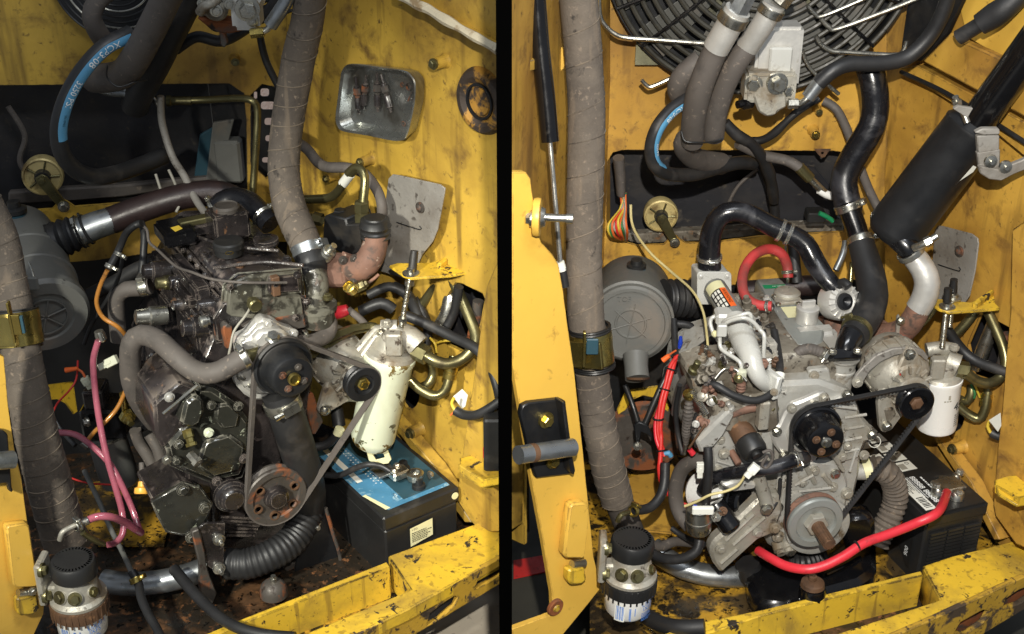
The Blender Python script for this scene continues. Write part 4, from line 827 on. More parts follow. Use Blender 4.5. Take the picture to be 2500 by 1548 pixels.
# wiper motor (both bays)
def wiper(c, arm, pl, label, piv, s=1):
    cw = PP(*c, pl); T = thing('wiper_motor', label, 'wiper motor', cw); k = K(cw)*s; n = pl[1]
    MB().lathe(cw, n, [(46*k, -.03), (50*k, -.01), (48*k, 0), (44*k, .002), (42*k, -.003), (14*k, -.002), (12*k, .004), (0, .004)], 40).build('housing', M['cap_cream'], T)
    for i in range(5):
        d = perp(n)[1]*math.cos(i*1.256)+perp(n)[2]*math.sin(i*1.256); MB().tube([cw+d*14*k, cw+d*40*k], .0022, 6).build('rib', M['olive'], T)
    A = cw+n*.014; B = PP(*arm, off(pl, .012))
    ax = (B-A).normalized(); t_ = n.cross(ax)
    MB().prism([A-ax*13*k+t_*10*k, A-ax*13*k-t_*10*k, A+t_*-15*k, B+t_*-11*k, B+ax*11*k-t_*6*k, B+ax*11*k+t_*6*k, B+t_*11*k, A+t_*15*k], n*.006, .0015).build('arm', M['olive'], T)
    MB().lathe(cw, n, [(20*k, -.002), (18*k, .013), (0, .013)], 24).build('spindle', M['plask'], T)
    bolt(T, A+n*.007, n, 8*s, M['olive']); bolt(T, B+n*.007, n, 10*s, M['steel']); return T
wiper((104, 432), (156, 502), off(LBK, .004), 'greenish round wiper motor with crank arm on the left bay back panel', 0)
T = thing('reservoir_cap', 'black filler cap on a dark green neck behind the left air cleaner', 'cap', P(36, 545, .2))
lobj(T, 'neck', M['teal'], (36, 525, .22), Z, [(24, -50), (24, -4), (27, -2), (27, 4), (24, 6), (0, 6)], 28); lobj(T, 'cap', M['plask'], (36, 510, .22), Z, [(28, -8), (28, 2), (22, 4), (16, 6), (16, 20), (8, 22), (0, 22)], 28)
# big wrapped hose far left
T = thing('wrapped_hose', 'thick wrapped hose with wide gold band clamp down the left edge of the left bay', 'hose', P(160, 1300, -.2))
hz([(-90, 400, -.04, 38), (-30, 500, -.06, 38), (8, 590, -.08, 38), (22, 670, -.1, 40), (40, 790, -.14, 46), (56, 890, -.17, 48), (72, 980, -.19, 50), (94, 1080, -.2, 52), (120, 1180, -.2, 54), (148, 1280, -.2, 54), (160, 1320, -.2, 54)], seg=40, spiral=(.022, .055), step=.004).build('sleeve', M['slv'], T)
wrapseam(T, [(-90, 400, -.04, 38), (-30, 500, -.06, 38), (8, 590, -.08, 38), (22, 670, -.1, 40), (40, 790, -.14, 46), (56, 890, -.17, 48), (72, 980, -.19, 50), (94, 1080, -.2, 52), (120, 1180, -.2, 54), (148, 1280, -.2, 54), (160, 1320, -.2, 54)], .036)
clampring(T, (42, 800, -.142), (50, 850, -.155), 56, 82, M['gold'], V((-.5, -1, .2)), 'band_clamp')
clampring(T, (37, 758, -.13), (42, 800, -.142), 53, 10, M['plask'], None, 'rubber_collar'); clampring(T, (48, 845, -.15), (52, 870, -.16), 53, 10, M['plask'], None, 'rubber_collar')
MB().box(P(38, 792, -.205), X*.010, Y*.004, Z*.02, .001).build('clamp_bridge', M['gold'], T); MB().box(P(30, 792, -.204), X*.0025, Y*.006, Z*.045, .001).build('clamp_bar', M['gold'], T)
MB().box(P(48, 792, -.204), X*.008, Y*.003, Z*.017, .0005).build('clamp_window', M['teal'], T)
# ---- upper hydraulic group
T = thing('radiator_fan', 'dark wire fan guard at the top left of the left bay', 'fan guard', P(240, 20, .28))
MB().lathe(P(280, -70, .34), FR, [(0, -.02), (140*.0009, -.02), (150*.0009, 0), (0, .0)], 40).build('shroud', M['black'], T)
for i in range(9):
    r = (40+12*i)*.00092; cc = P(280, -60, .27)
    MB().tube([cc+X*r*math.cos(a)+Z*r*math.sin(a) for a in [math.radians(170+20*j) for j in range(11)]], .0022, 6).build('guard_ring', M['steel'] if i % 3 == 0 else M['black'], T)
hose('hydraulic_hose', 'dark rubber hose bending down at the top of the left bay, nearest the fan guard', 'hose', [(290, -40, .2), (240, 0, .2), (224, 40, .2), (240, 80, .22), (262, 110, .25)], 24, M['rub'])
hose('hydraulic_hose', 'thick brown-grey hydraulic hose slanting from the top, with elbow end', 'hose', [(440, -70, .06), (400, 10, .1), (360, 90, .14), (326, 150, .18), (300, 180, .22), (262, 190, .26), (230, 190, .3)], 36, M['rub'], seg=24)
hose('hydraulic_hose', 'dark hydraulic hose slanting behind the thick brown-grey one', 'hose', [(500, -70, .16), (462, 0, .2), (420, 80, .24), (380, 160, .28), (340, 230, .32), (330, 260, .34)], 34, M['rubk'], seg=22)
hose('wire_bundle', 'thin cable tie wire round the bend of the thick hydraulic hoses', 'wire', [(262, 160, .16), (262, 190, .17), (290, 212, .17), (330, 200, .18), (360, 195, .2)], 2.2, M['rubk'])
hose('steel_elbow', 'dull metal elbow pipe in shadow under the thick hydraulic hoses', 'pipe', [(235, 212, .32), (270, 222, .32), (310, 226, .32), (330, 245, .32), (345, 262, .32)], 14, M['galv'])
def striped(name, label, pts, r, side, texts, s0, s1):
    T = thing(name, label, 'hose', W(pts[-1])); ws = [W(p) for p in pts]; rs = [r*K(q) for q in ws]
    m = MB(); op, orr = m.path(ws, rs, .004); m.tube(ws, rs, 20, step=.004).build('tube', M['rubk'], T)
    Ls = [0]
    for i in range(1, len(op)): Ls.append(Ls[-1]+(op[i]-op[i-1]).length)
    tot = Ls[-1]
    def fr(s):
        s = min(max(s, 0), tot-1e-5); i = max(j for j in range(len(Ls)) if Ls[j] <= s); i = min(i, len(op)-2)
        t = (s-Ls[i])/(Ls[i+1]-Ls[i]); p = op[i].lerp(op[i+1], t); tn = (op[min(i+2, len(op)-1)]-op[max(i-1, 0)]).normalized()
        o_ = tn.cross(CB).normalized()*side; nn = (CB*.62+o_*.78); nn = (nn-tn*nn.dot(tn)).normalized(); return p, tn, nn, tn.cross(nn), orr[i]
    vs = []; fs = []; n = int((s1-s0)*tot/.004)
    for i in range(n+1):
        p, tn, nn, bb, rr = fr((s0+(s1-s0)*i/n)*tot)
        for j in range(7):
            a = (-.62+1.24*j/6); vs.append(p+(nn*math.cos(a)+bb*math.sin(a))*(rr+.0006))
    for i in range(n):
        for j in range(6): fs.append((i*7+j, i*7+j+1, (i+1)*7+j+1, (i+1)*7+j))
    MB().add(vs, fs).build('stripe', M['blue'], T)
    for txt, st, sz in texts:
        v, f = textmesh(txt, sz); o_ = []
        for q in v:
            p, tn, nn, bb, rr = fr(st*tot+q.x); a = (q.y-sz*.36)/rr*side; o_.append(p+(nn*math.cos(a)+bb*math.sin(a))*(rr+.0012))
        MB().add(o_, f).build('lettering', M['inkw'] if sz > .008 else M['teal'], T, flat=True)
    return T
striped('striped_hose', 'black hydraulic hose with blue XCP3-08 stripe looping at the upper left of the left bay', [(318, 82, .2), (290, 95, .18), (255, 115, .16), (215, 155, .14), (180, 205, .13), (155, 260, .12), (143, 320, .12), (152, 375, .13), (185, 415, .16), (230, 432, .2), (280, 425, .25), (340, 405, .31), (400, 380, .36)], 21, -1, [('XCP3-08', .055, .019), ('3250 PSI', .225, .017), ('SN 0965', .345, .007)], .015, .44)
T = thing('hydraulic_motor', 'silver hydraulic motor block at the top of the left bay', 'hydraulic motor', P(560, 80, .18))
plate([(470, -40), (650, -40), (648, 10), (632, 28), (622, 60), (600, 56), (592, 30), (560, 22), (545, 44), (512, 48), (486, 34)], (P(560, 0, .2), V((.1, -1, -.15)).normalized()), .06, .006).build('body', M['alul'], T)
MB().lathe(P(527, 26, .16), V((.1, -1, -.3)), [(30*.0008, -.03), (28*.0008, 0), (20*.0008, .006), (16*.0008, .002), (0, .0)], 28).build('round_port', M['alu'], T)
MB().box(P(604, 30, .18), X*.026, Y*.03, Z*.028, .008, 2).build('port_boss', M['alul'], T)
plate([(478, 44), (540, 52), (600, 58), (596, 76), (560, 84), (520, 80), (500, 62)], (P(540, 64, .2), V((0, -1, -.2)).normalized()), .03, .004).build('lower_flange', M['rustp'], T)
plate([(534, 74), (548, 72), (556, 104), (548, 118), (538, 110)], (P(545, 95, .21), FR), .01, .002).build('stay', M['rustp'], T)
hz([(488, 30, .15), (500, 14, .14), (520, 6, .14), (540, -20, .15)], 12).build('elbow_port', M['alu'], T)
for p, r in (((528, 26, .145), 11), ((604, 22, .12), 22), ((616, 52, .15), 10), ((560, 10, .15), 9), ((492, 8, .15), 8)): bolt(T, p, V((.2, -1, -.1)), r, M['steel'])
lobj(T, 'elbow_nut', M['gold'], (628, 80, .14), V((1, 0, .1)), [(13, -16), (13, 16), (8, 18), (0, 18)], 6)
T = thing('crimped_fitting', 'silver crimped hose fitting at the top of the left bay', 'fitting', P(640, 78, .14))
hz([(636, 80, .14), (652, 72, .14), (662, 60, .14)], 8).build('elbow', M['steel'], T); hz([(660, 62, .14), (675, 40, .14), (696, 8, .14), (715, -30, .14)], [18][0]).build('ferrule', M['galv'], T)
for i in range(5): tag(hz([(615+i*4, 18+i*10, .3), (690+i*6, -15+i*10, .3)], 4).build('guard_wire', M['black']), 'dark fan guard wire beside the silver fitting, %s' % ['topmost', 'second from top', 'middle one', 'second from bottom', 'lowest'][i], 'wire', 'guard wires beside the silver fitting')
for i, p in enumerate([[(632, 75, .4), (650, 150, .4), (690, 230, .4)], [(500, 130, .44), (505, 180, .44), (520, 300, .4)]]):
    tag(hz(p, [9, 2][i]).build('dark_cable', M['rubk']), ['dark cable hanging behind the wrapped hose, left bay', 'very thin dark wire hanging before the back panel, left bay'][i], 'cable')
hose('tail_pipe', 'olive hydraulic pipe with bend standing beside the daylight vent', 'pipe', [(430, 246, .4), (500, 244, .4), (580, 240, .38), (615, 246, .37), (628, 268, .37), (626, 340, .36), (620, 430, .35), (614, 520, .33)], 9, M['olive'])
lobj(None, 'x', M['olive'], (408, 246, .4), X, [(0, 0), (14, 0), (14, 10), (11, 12), (11, 60), (0, 60)], 16) and None
o = [x for x in COL.objects if x.name == 'x'][0]; o.name = 'pipe_fitting'; o.data.name = 'pipe_fitting'; tag(o, 'olive pipe fitting at the end of the bent pipe in the dark opening', 'fitting')
# ---- lower left: post, oil filter, tubes, fuel filter
wp_l = wallplane(P(-40, 1200, -.38), P(120, 1200, -.30))
struct(plate([(-60, 840), (10, 870), (20, 990), (36, 1100), (52, 1165), (68, 1280), (90, 1400), (108, 1480), (106, 1500), (78, 1560), (-60, 1600)], wp_l, .01, .001).build('wall_left', M['yel_clean']), 'yellow door post plate at the lower left of the left bay')
T = thing('latch_bracket', 'folded yellow bracket with hinge bolt on the lower left post', 'bracket', PP(60, 1500, off(wp_l, .03)))
plate([(16, 1290), (22, 1284), (66, 1278), (72, 1285), (94, 1425), (88, 1434), (40, 1436), (32, 1428)], off(wp_l, .022), .02, .004).build('upper_leaf', M['yel_clean'], T)
plate([(42, 1462), (92, 1452), (98, 1490), (84, 1502), (50, 1506), (44, 1496)], off(wp_l, .022), .02, .004).build('lower_leaf', M['yel_chip'], T)
MB().tube([PP(44, 1448, off(wp_l, .012)), PP(84, 1444, off(wp_l, .012))], .008, 14).build('hinge_pin', M['steel'], T); bolt(T, PP(80, 1444, off(wp_l, .024)), wp_l[1], 8, M['steel'])
T = thing('hinge_pin', 'dark hinge bracket with steel pin at the left edge of the left bay', 'hinge', PP(10, 1190, off(wp_l, .03)))
plate([(-40, 1060), (6, 1050), (20, 1060), (30, 1190), (34, 1202), (26, 1204), (20, 1180), (-40, 1186)], off(wp_l, .02), .015, .003).build('leaf', M['black'], T)
MB().tube([PP(-40, 1128, off(wp_l, .04)), PP(32, 1122, off(wp_l, .04))], .016, 18).build('pin', M['galv'], T)
T = thing('oil_filter', 'dark oil filter can hanging under its black head, left of the greasy engine', 'filter', P(262, 1160, .02))
A = P(258, 1060, .04); k = K(A)
MB().lathe(A, V((.12, 0, -1)), [(0, 0), (42*k, 0), (46*k, .004), (48*k, .09), (44*k, .12), (0, .124)], 36).build('can', M['plas'], T); MB().lathe(A, V((.12, 0, -1)), [(44*k, -.001), (47*k, -.001), (47*k, .004), (44*k, .004)], 36).build('seam', M['steel'], T)
MB().box(P(262, 1015, .05), X*.045, Y*.04, Z*.035, .006).build('filter_head', M['blackgloss'], T); MB().box(P(240, 990, .05), X*.02, Y*.03, Z*.05, .004).build('filter_head', M['grease'], T)
bolt(T, (212, 1030, .0), V((-1, -.6, 0)), 9, M['steel'])
T = thing('banjo_bolt', 'zinc banjo bolt and nuts on a black lever left of the injection pump', 'bolt', P(318, 1020, -.02))
lobj(T, 'nut', M['gold'], (312, 1018, -.02), V((.5, -.8, -.25)), [(0, -8), (20, -8), (20, 4), (15, 5), (15, 12), (9, 14), (9, 26), (0, 26)], 6)
plate([(296, 985), (318, 970), (345, 1000), (360, 1050), (340, 1060), (310, 1040)], (P(320, 1010, -.01), FR), .008, .002).build('lever', M['blackgloss'], T); hz([(300, 960, -.01), (304, 985, -.01), (306, 1000, -.01)], 9).build('rod', M['gold'], T)
for i, p in enumerate([[(330, 1050, -.02), (340, 1080, -.02), (362, 1115, -.03), (380, 1150, -.04)], [(365, 1060, -.02), (385, 1095, -.03), (395, 1130, -.04)]]):
    tag(hz(p, 15).build('rubber_boot', M['rub']), ['dusty rubber boot hanging left of the injection pump', 'short rubber boot directly beside the gear case'][i], 'boot')
hose('fuel_line', 'amber fuel line looping left of the greasy engine', 'pipe', [(262, 660, .0), (244, 700, .0), (236, 740, .0), (252, 775, .0), (290, 800, .0), (312, 830, .02), (318, 880, .03), (312, 935, .0), (290, 990, -.04), (262, 1025, -.06), (230, 1055, -.07), (214, 1076, -.07)], 5.5, M['copper'])
T = thing('vacuum_hose', 'thin black hose with two small clamps above the amber fuel line', 'hose', P(262, 660, .0))
hz([(345, 545, .1), (330, 550, .1), (308, 570, .08), (292, 605, .04), (280, 630, .02), (264, 658, .0)], 9).build('tube', M['rubk'], T)
clampring(T, (290, 622, .025), (280, 640, .015), 10, 10, M['steel'], X); clampring(T, (268, 650, .005), (262, 662, .0), 10, 10, M['steel'], X)
hose('vacuum_hose', 'thin black hose dropping beside the left flank of the greasy engine', 'hose', [(300, 625, .06), (288, 680, .06), (262, 730, .06), (225, 790, .08), (205, 840, .08)], 5, M['rubk'])
hose('wiring_loop', 'black wiring loop standing up behind the greasy engine', 'cable', [(345, 545, .14), (352, 570, .12), (350, 620, .1), (345, 670, .08)], 9, M['rubk'])
hose('sensor_cable', 'thin dusty cable lying along the flank of the greasy engine', 'cable', [(338, 545, .12), (358, 560, .1), (364, 590, .08), (385, 610, .05), (430, 650, -.02), (470, 665, -.08), (520, 682, -.12), (600, 690, -.14), (700, 690, -.1)], 3.5, M['rub'])
hose('pink_tube', 'pink clear fuel tube running straight down from the black fitting', 'tube', [(240, 832, -.02), (228, 880, -.03), (232, 950, -.05), (245, 1040, -.08), (262, 1120, -.11), (282, 1190, -.13), (298, 1250, -.15), (300, 1300, -.18), (282, 1325, -.2), (262, 1330, -.21)], 8, M['pink'])
hose('pink_tube', 'pink clear fuel tube slanting down to the primer hose', 'tube', [(128, 1056, -.05), (180, 1060, -.06), (220, 1085, -.08), (262, 1125, -.1), (290, 1170, -.12), (320, 1235, -.14), (334, 1276, -.16), (342, 1298, -.175)], 8, M['pink'])
hose('pink_tube', 'short pink clear tube arching from the fuel filter fitting', 'tube', [(208, 1274, -.26), (235, 1262, -.26), (270, 1262, -.25), (305, 1275, -.22), (328, 1290, -.2), (344, 1300, -.18)], 9.5, M['pink'])
T = thing('tube_fitting', 'black clamp fitting at the upper end of the straight pink tube', 'fitting', P(245, 825, -.01))
lobj(T, 'collar', M['steel'], (246, 822, -.01), V((.2, 0, -1)), [(0, -16), (11, -16), (13, -6), (13, 8), (10, 12), (0, 12)], 16)
for i, p in enumerate([[(190, 880, .02), (186, 925, .0), (168, 955, -.02), (140, 985, -.03), (122, 1025, -.04)], [(150, 1145, .0), (170, 1165, .0), (220, 1180, .0), (290, 1184, -.02)]]):
    tag(hz(p, 2.4).build('red_wire', M['redw']), ['thin red wire dropping below the left air cleaner', 'thin red wire lying across the yellow floor behind the pink tubes'][i], 'wire')
tag(hz([(160, 904, .0, 7), (186, 900, .0, 5), (190, 899, .0, 3)], 6).build('wire_nut', M['orange']), 'orange wire nut below the left air cleaner', 'wire nut')
hose('orange_wire', 'short orange wires between the wire nut and the white plug', 'wire', [(186, 900, .0), (200, 908, .0), (208, 922, -.01)], 3, M['wire3'])
def plug(label, a, b, r, m_='conn'):
    A, B = W(a), W(b); ax = (B-A).normalized(); k = K(A); T = thing('wire_connector', label, 'connector', B)
    u_ = (CB-ax*CB.dot(ax)).normalized(); v_ = ax.cross(u_); L = (B-A).length
    MB().box(A+ax*L*.3, ax*L*.3, v_*r*k, u_*r*.7*k, .001).build('shell', M[m_], T); MB().box(A+ax*L*.78, ax*L*.22, v_*r*.75*k, u_*r*.55*k, .001).build('socket', M[m_], T)
    MB().box(A+ax*L*.45+u_*r*.75*k, ax*L*.18, v_*r*.3*k, u_*r*.12*k, .0003).build('latch', M[m_], T); return T
plug('white wire connector beside the straight pink tube, below the orange wire nut', (205, 922, -.01), (222, 948, -.01), 10)
plug('pale wire connector lying right of the straight pink tube', (286, 876, .0), (242, 898, .0), 11)
tag(hz([(200, 1080, -.06, 8), (215, 1090, -.06, 9)], 8).build('small_clamp', M['steel']), 'small bright clamp where the amber line meets the pink tube', 'clamp')
yf = MB().prism([PZ(a, b, .452) for a, b in [(150, 1190), (330, 1160), (420, 1250), (400, 1330), (240, 1330)]], V((0, 0, -.006)), 0)
struct(yf.build('floor_patch', M['yel_floor']), 'yellow floor plate showing behind the pink tubes')
yp = wallplane(P(95, 980, .12), P(200, 980, .2))
tag(plate([(100, 942), (180, 932), (184, 960), (190, 1005), (180, 1012), (160, 985), (140, 975), (104, 978)], yp, .004, .001).build('arched_plate', M['yel_chip']), 'arched yellow plate below the left air cleaner', 'bracket')
tag(hz([(127, 1010, .05), (150, 1050, .03), (184, 1088, .0)], 6).build('stay_rod', M['black']), 'dark slanting rod between the wrapped hose and the oil filter', 'rod')
# dipstick
T = thing('dipstick', 'dipstick with yellow knob beside the lower cover of the greasy engine', 'dipstick', P(348, 1200, -.14))
hz([(346, 1130, -.1, 7), (347, 1165, -.12, 7), (347, 1182, -.14, 8)], 7).build('stem', M['rub'], T); lobj(T, 'knob', M['knob'], (347, 1192, -.15), V((.0, -.6, -.8)), [(0, -16), (10, -16), (11, -4), (18, 0), (19, 10), (17, 14), (8, 15), (0, 15)], 24)
# fuel filter lower left
def fuelbowl(cx, cy, y, label, s=1, cap=None, rib=True):
    c = P(cx, cy, y); k = K(c)*s; T = thing('fuel_filter', label, 'filter', c+V((0, 0, -.16)))
    ax = V((.03, 0, 1)).normalized()
    MB().lathe(c, ax, [(0, -124*k), (30*k, -124*k), (50*k, -117*k), (59*k, -104*k), (63*k, -40*k), (62*k, -30*k)], 48).build('canister', M['white'], T)
    m = MB(); m.lathe(c, ax, [(66*k, -46*k), (68*k, -44*k), (70*k, -14*k), (69*k, -8*k), (62*k, -7*k)], 48)
    for i in range(28):
        a = i/28*2*math.pi; d = X*math.cos(a)+Y*math.sin(a); tt = Z.cross(d); m.box(c+d*69*k-ax*31*k, d*1.6*k, tt*2.2*k, ax*21*k, .0004)
    m.build('lock_ring', M['plask'] if 'right' in label else M['oxid'], T)
    MB().lathe(c, ax, [(62*k, -9*k), (68*k, -6*k), (68*k, 2*k), (58*k, 10*k), (52*k, 34*k), (46*k, 60*k), (40*k, 70*k), (0, 70*k)], 40).build('head', M['alu'], T)
    for a, r in ((-118, 17), (-78, 17), (-30, 13)):
        d = X*math.cos(math.radians(a))+Y*math.sin(math.radians(a)); p = c+d*50*k+ax*30*k
        MB().lathe(p, (d+ax*.35), [(r*1.1*k, -14*k), (r*1.1*k, 6*k), (r*.85*k, 7*k)], 20).build('port_boss', M['alu'], T); bolt(T, p+(d+ax*.35).normalized()*7*k, (d+ax*.35), r*.72, M['olive'])
    pc = c+ax*74*k; cp = MB().lathe(pc, ax, [(50*k, -12*k), (54*k, -8*k), (56*k, 10*k), (54*k, 28*k), (50*k, 34*k), (40*k, 35*k), (0, 34*k)], 44).build('primer_cap', M['plask'], T)
    for i in range(34):
        a = i/34*2*math.pi; d = X*math.cos(a)+Y*math.sin(a); MB().box(pc+d*42*k+ax*35*k, d*3.5*k, Z.cross(d)*1.4*k, ax*.8*k).build('cap_notch', M['void'], cp)
    pl = c+X*-74*k+Y*-6*k; MB().box(pl+ax*56*k, X*9*k, Y*34*k, ax*60*k, .003).build('mount_plate', M['alu'], T)
    MB().box(pl+X*20*k+ax*24*k, X*24*k, Y*18*k, ax*18*k, .004).build('mount_arm', M['alu'], T)
    for h in (20, 98): bolt(T, pl+X*9*k+Y*-22*k+ax*h*k, X, 13*s, M['olive'])
    u_ = V((0, -1, 0)); r = 63.6*k
    cylmap(T, 'barcode_panel', M['lab'], c, ax, u_, r, -.62, -.2, -108*k, -56*k)
    for i in range(7): cylmap(T, 'bar', M['inkb'], c, ax, u_, r+.0003, -.56+.05*i, -.56+.05*i+(.034 if i % 2 else .02), -104*k, -60*k, 2)
    cyltext(T, 'LIXBM', .014*s, M['inkb'], c, ax, u_, r+.0003, .5, -64*k, up=1); cyltext(T, 'IXFS', .013*s, M['inkb'], c, ax, u_, r+.0003, .55, -78*k, up=1)
    for aa, hh in ((.02, 1), (.2, .6), (-.02, .9)): cylmap(T, 'print_line', M['inkb'], c, ax, u_, r+.0003, aa, aa+.03, (-64-40*hh)*k, -64*k, 2)
    cylbars(T, c, ax, u_, r+.0003, .5, 6, .5, -86*k, 2.4*k, 4.5*k, M['inkb'], 4)
    return T
fuelbowl(191, 1452, -.36, 'white fuel filter with brown lock ring and ribbed cap at the lower left corner')
T = thing('hose_fitting', 'small bent metal pipe with screw clamp above the lower left fuel filter', 'fitting', P(150, 1320, -.3))
hz([(146, 1318, -.3), (152, 1300, -.3), (168, 1290, -.29), (190, 1280, -.28), (210, 1273, -.27)], 6.5).build('pipe', M['alu'], T)
clampring(T, (190, 1284, -.28), (206, 1276, -.27), 12, 14, M['steel'], Z); hz([(204, 1275, -.27), (214, 1271, -.265)], 10.5).build('ferrule', M['steel'], T)
hose('clear_hose', 'short greenish clear hose with gold end beside the lower left fuel filter', 'hose', [(202, 1300, -.28), (225, 1315, -.27), (252, 1328, -.25)], 8, M['olive'])
hose('exhaust_tube', 'galvanised metal tube lying across the left bay floor', 'pipe', [(255, 1418, -.16), (300, 1425, -.17), (360, 1424, -.17), (430, 1412, -.16), (500, 1390, -.14)], 29, M['galv'], seg=26)
T = thing('drain_hose', 'thin dark hose with joint running down to the sill past the galvanised tube', 'hose', P(390, 1540, -.34))
hz([(206, 1150, .02), (240, 1220, -.05), (270, 1290, -.1), (300, 1350, -.16), (322, 1400, -.22)], 6.5).build('upper_tube', M['plas'], T); hz([(322, 1395, -.22), (338, 1425, -.24), (345, 1460, -.28), (362, 1500, -.32), (380, 1530, -.35), (400, 1570, -.4)], 11).build('lower_tube', M['rubk'], T)
clampring(T, (332, 1415, -.235), (338, 1428, -.24), 14, 14, M['gold'], X)
hose('loose_hose', 'black hose dropping from the engine mount over the left sill rail', 'hose', [(425, 1390, -.2), (450, 1420, -.24), (490, 1465, -.3), (540, 1510, -.36), (590, 1536, -.4), (650, 1550, -.42), (720, 1556, -.43)], 14, M['rubk'])
# engine mounts
T = thing('engine_mount', 'purple-grey steel engine mount with two bolts under the lower cover', 'engine mount', P(510, 1420, -.18))
plate([(485, 1290), (500, 1278), (550, 1278), (548, 1320), (546, 1395), (530, 1400), (505, 1380), (495, 1340)], LQ(.06), .008, .001).build('face_plate', M['grease'], T)
plate([(468, 1300), (486, 1292), (500, 1345), (505, 1385), (530, 1450), (520, 1475), (490, 1470), (488, 1380)], LQ(.066), .014, .002).build('side_web', M['rustp'], T)
for p in ((535, 1318), (535, 1388)): bolt(T, lq(*p, .066), LF, 11, M['chrome'], 'stud')
T = thing('engine_mount', 'black plate engine mount with two bright bolts left of the left battery', 'engine mount', P(770, 1400, .0))
plate([(742, 1200), (760, 1190), (790, 1240), (800, 1260), (830, 1370), (850, 1400), (790, 1440), (720, 1400), (740, 1290)], LQ(.03), .008, .001).build('plate', M['black'], T)
MB().tube([lq(795, 1240, .04), lq(812, 1300, .04), lq(830, 1378, .04), lq(786, 1440, .04)], .004, 8).build('flange_edge', M['rustp'], T)
hz([(752, 1190, -.05), (768, 1180, -.05)], 16).build('lug', M['olive'], T)
for p in ((770, 1212), (768, 1278)): bolt(T, lq(*p, .036), LF, 12, M['chrome'], 'stud')
plate([(690, 1385), (775, 1350), (778, 1360), (700, 1398)], LQ(.02), .03, .002).build('foot_rail', M['rustp'], T)
T = thing('rubber_mount', 'rusty round bump stop with centre bolt on the left bay floor', 'mount', P(668, 1440, -.2))
lobj(T, 'dome', M['rustp'], (668, 1440, -.2), Z, [(34, -14), (34, 0), (30, 14), (20, 24), (10, 27), (0, 27)], 28); lobj(T, 'stud', M['steel'], (668, 1416, -.2), Z, [(9, -4), (9, 6), (6, 7), (6, 13), (0, 13)], 12)
# ================================================================ RIGHT BAY: setting
RA, RB, RC = P(1470, 400, .45), P(2160, 400, .45), P(2506, 400, .06)
RBK = wallplane(RA, RB); RRT = wallplane(RB, RC); RLF = wallplane(P(1247, 400, -.25), P(1480, 400, .44))
rh = [(1482, 420), (1484, 392), (1496, 372), (1520, 366), (2030, 368), (2064, 372), (2072, 400), (2074, 545), (2060, 566), (1960, 572), (1850, 578), (1760, 590), (1706, 594), (1674, 593), (1661, 585), (1653, 577), (1641, 576), (1634, 584), (1621, 597), (1557, 600), (1520, 590), (1494, 568), (1480, 536)]
struct(plate([(1455, -150), (2166, -150), (2166, 680), (1960, 688), (1700, 700), (1455, 700)], RBK, .008, 0, [rh]).build('wall_back', M['yel_r']), 'yellow back panel of the right engine bay')
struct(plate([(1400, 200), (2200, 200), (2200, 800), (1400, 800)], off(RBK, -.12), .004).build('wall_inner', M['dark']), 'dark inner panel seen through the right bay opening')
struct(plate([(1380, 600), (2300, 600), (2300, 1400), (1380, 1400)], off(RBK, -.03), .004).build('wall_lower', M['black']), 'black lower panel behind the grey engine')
hR = [[(2392, 770), (2408, 768), (2466, 800), (2472, 815), (2462, 880), (2420, 930), (2376, 915), (2362, 840)], circ(2330, 1020, 24, 34, 16, .1)]
struct(plate([(2160, -150), (2560, -150), (2560, 1420), (2440, 1330), (2330, 1180), (2160, 1080)], RRT, .008, 0, hR).build('wall_right', M['yel_r']), 'yellow right side panel of the right bay')
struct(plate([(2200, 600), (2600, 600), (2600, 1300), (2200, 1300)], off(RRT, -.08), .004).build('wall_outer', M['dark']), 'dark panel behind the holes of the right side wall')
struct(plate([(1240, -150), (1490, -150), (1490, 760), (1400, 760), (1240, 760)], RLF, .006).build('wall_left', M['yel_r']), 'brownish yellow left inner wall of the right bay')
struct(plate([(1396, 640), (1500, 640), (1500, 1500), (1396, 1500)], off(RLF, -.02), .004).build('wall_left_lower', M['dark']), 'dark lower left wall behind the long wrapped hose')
RWl = [PZ(1560, 1590, .44), PZ(1760, 1516, .44), PZ(1860, 1498, .44), PZ(2251, 1397, .44), PZ(2540, 1300, .44)]
FPr = [PZ(1440, 1590, .44)]+RWl+[V((1.5, .75, .44)), V((.12, .75, .44)), PZ(1440, 1300, .44)]
struct(MB().prism(FPr, V((0, 0, -.01)), 0).build('floor_pan', M['yel_floor']), 'oily yellow floor pan under the grey engine')
T = thing('front_sill', 'yellow front sill of the right machine with long trough', 'sill', PZ(2251, 1397, .4))
slab([(2252, 1381), (2320, 1358), (2495, 1315), (2560, 1298), (2560, 1382), (2500, 1407), (2283, 1508), (2150, 1566), (1990, 1572), (2040, 1547), (2296, 1463)], .53, .03, .003).build('ledge', M['yel_chip'], T)
slab([(1740, 1524), (1762, 1508), (1860, 1488), (2248, 1393), (2254, 1404), (1862, 1502), (1700, 1556)], .53, .10, .002).build('rail', M['yel_chip'], T)
slab([(1590, 1560), (1640, 1540), (1752, 1508), (1766, 1516), (1750, 1534), (1660, 1572)], .532, .10, .002).build('corner_plate', M['yel_chip'], T)
slab([(2254, 1390), (2264, 1386), (2303, 1458), (2295, 1466)], .528, .07, .001).build('riser', M['yel_chip'], T)
slab([(1690, 1640), (2262, 1396), (2330, 1480), (1900, 1690)], .452, .01, 0).build('trough', M['floor_rust'], T)
sp2 = wallplane(PZ(2150, 1566, .53), PZ(2560, 1382, .53))
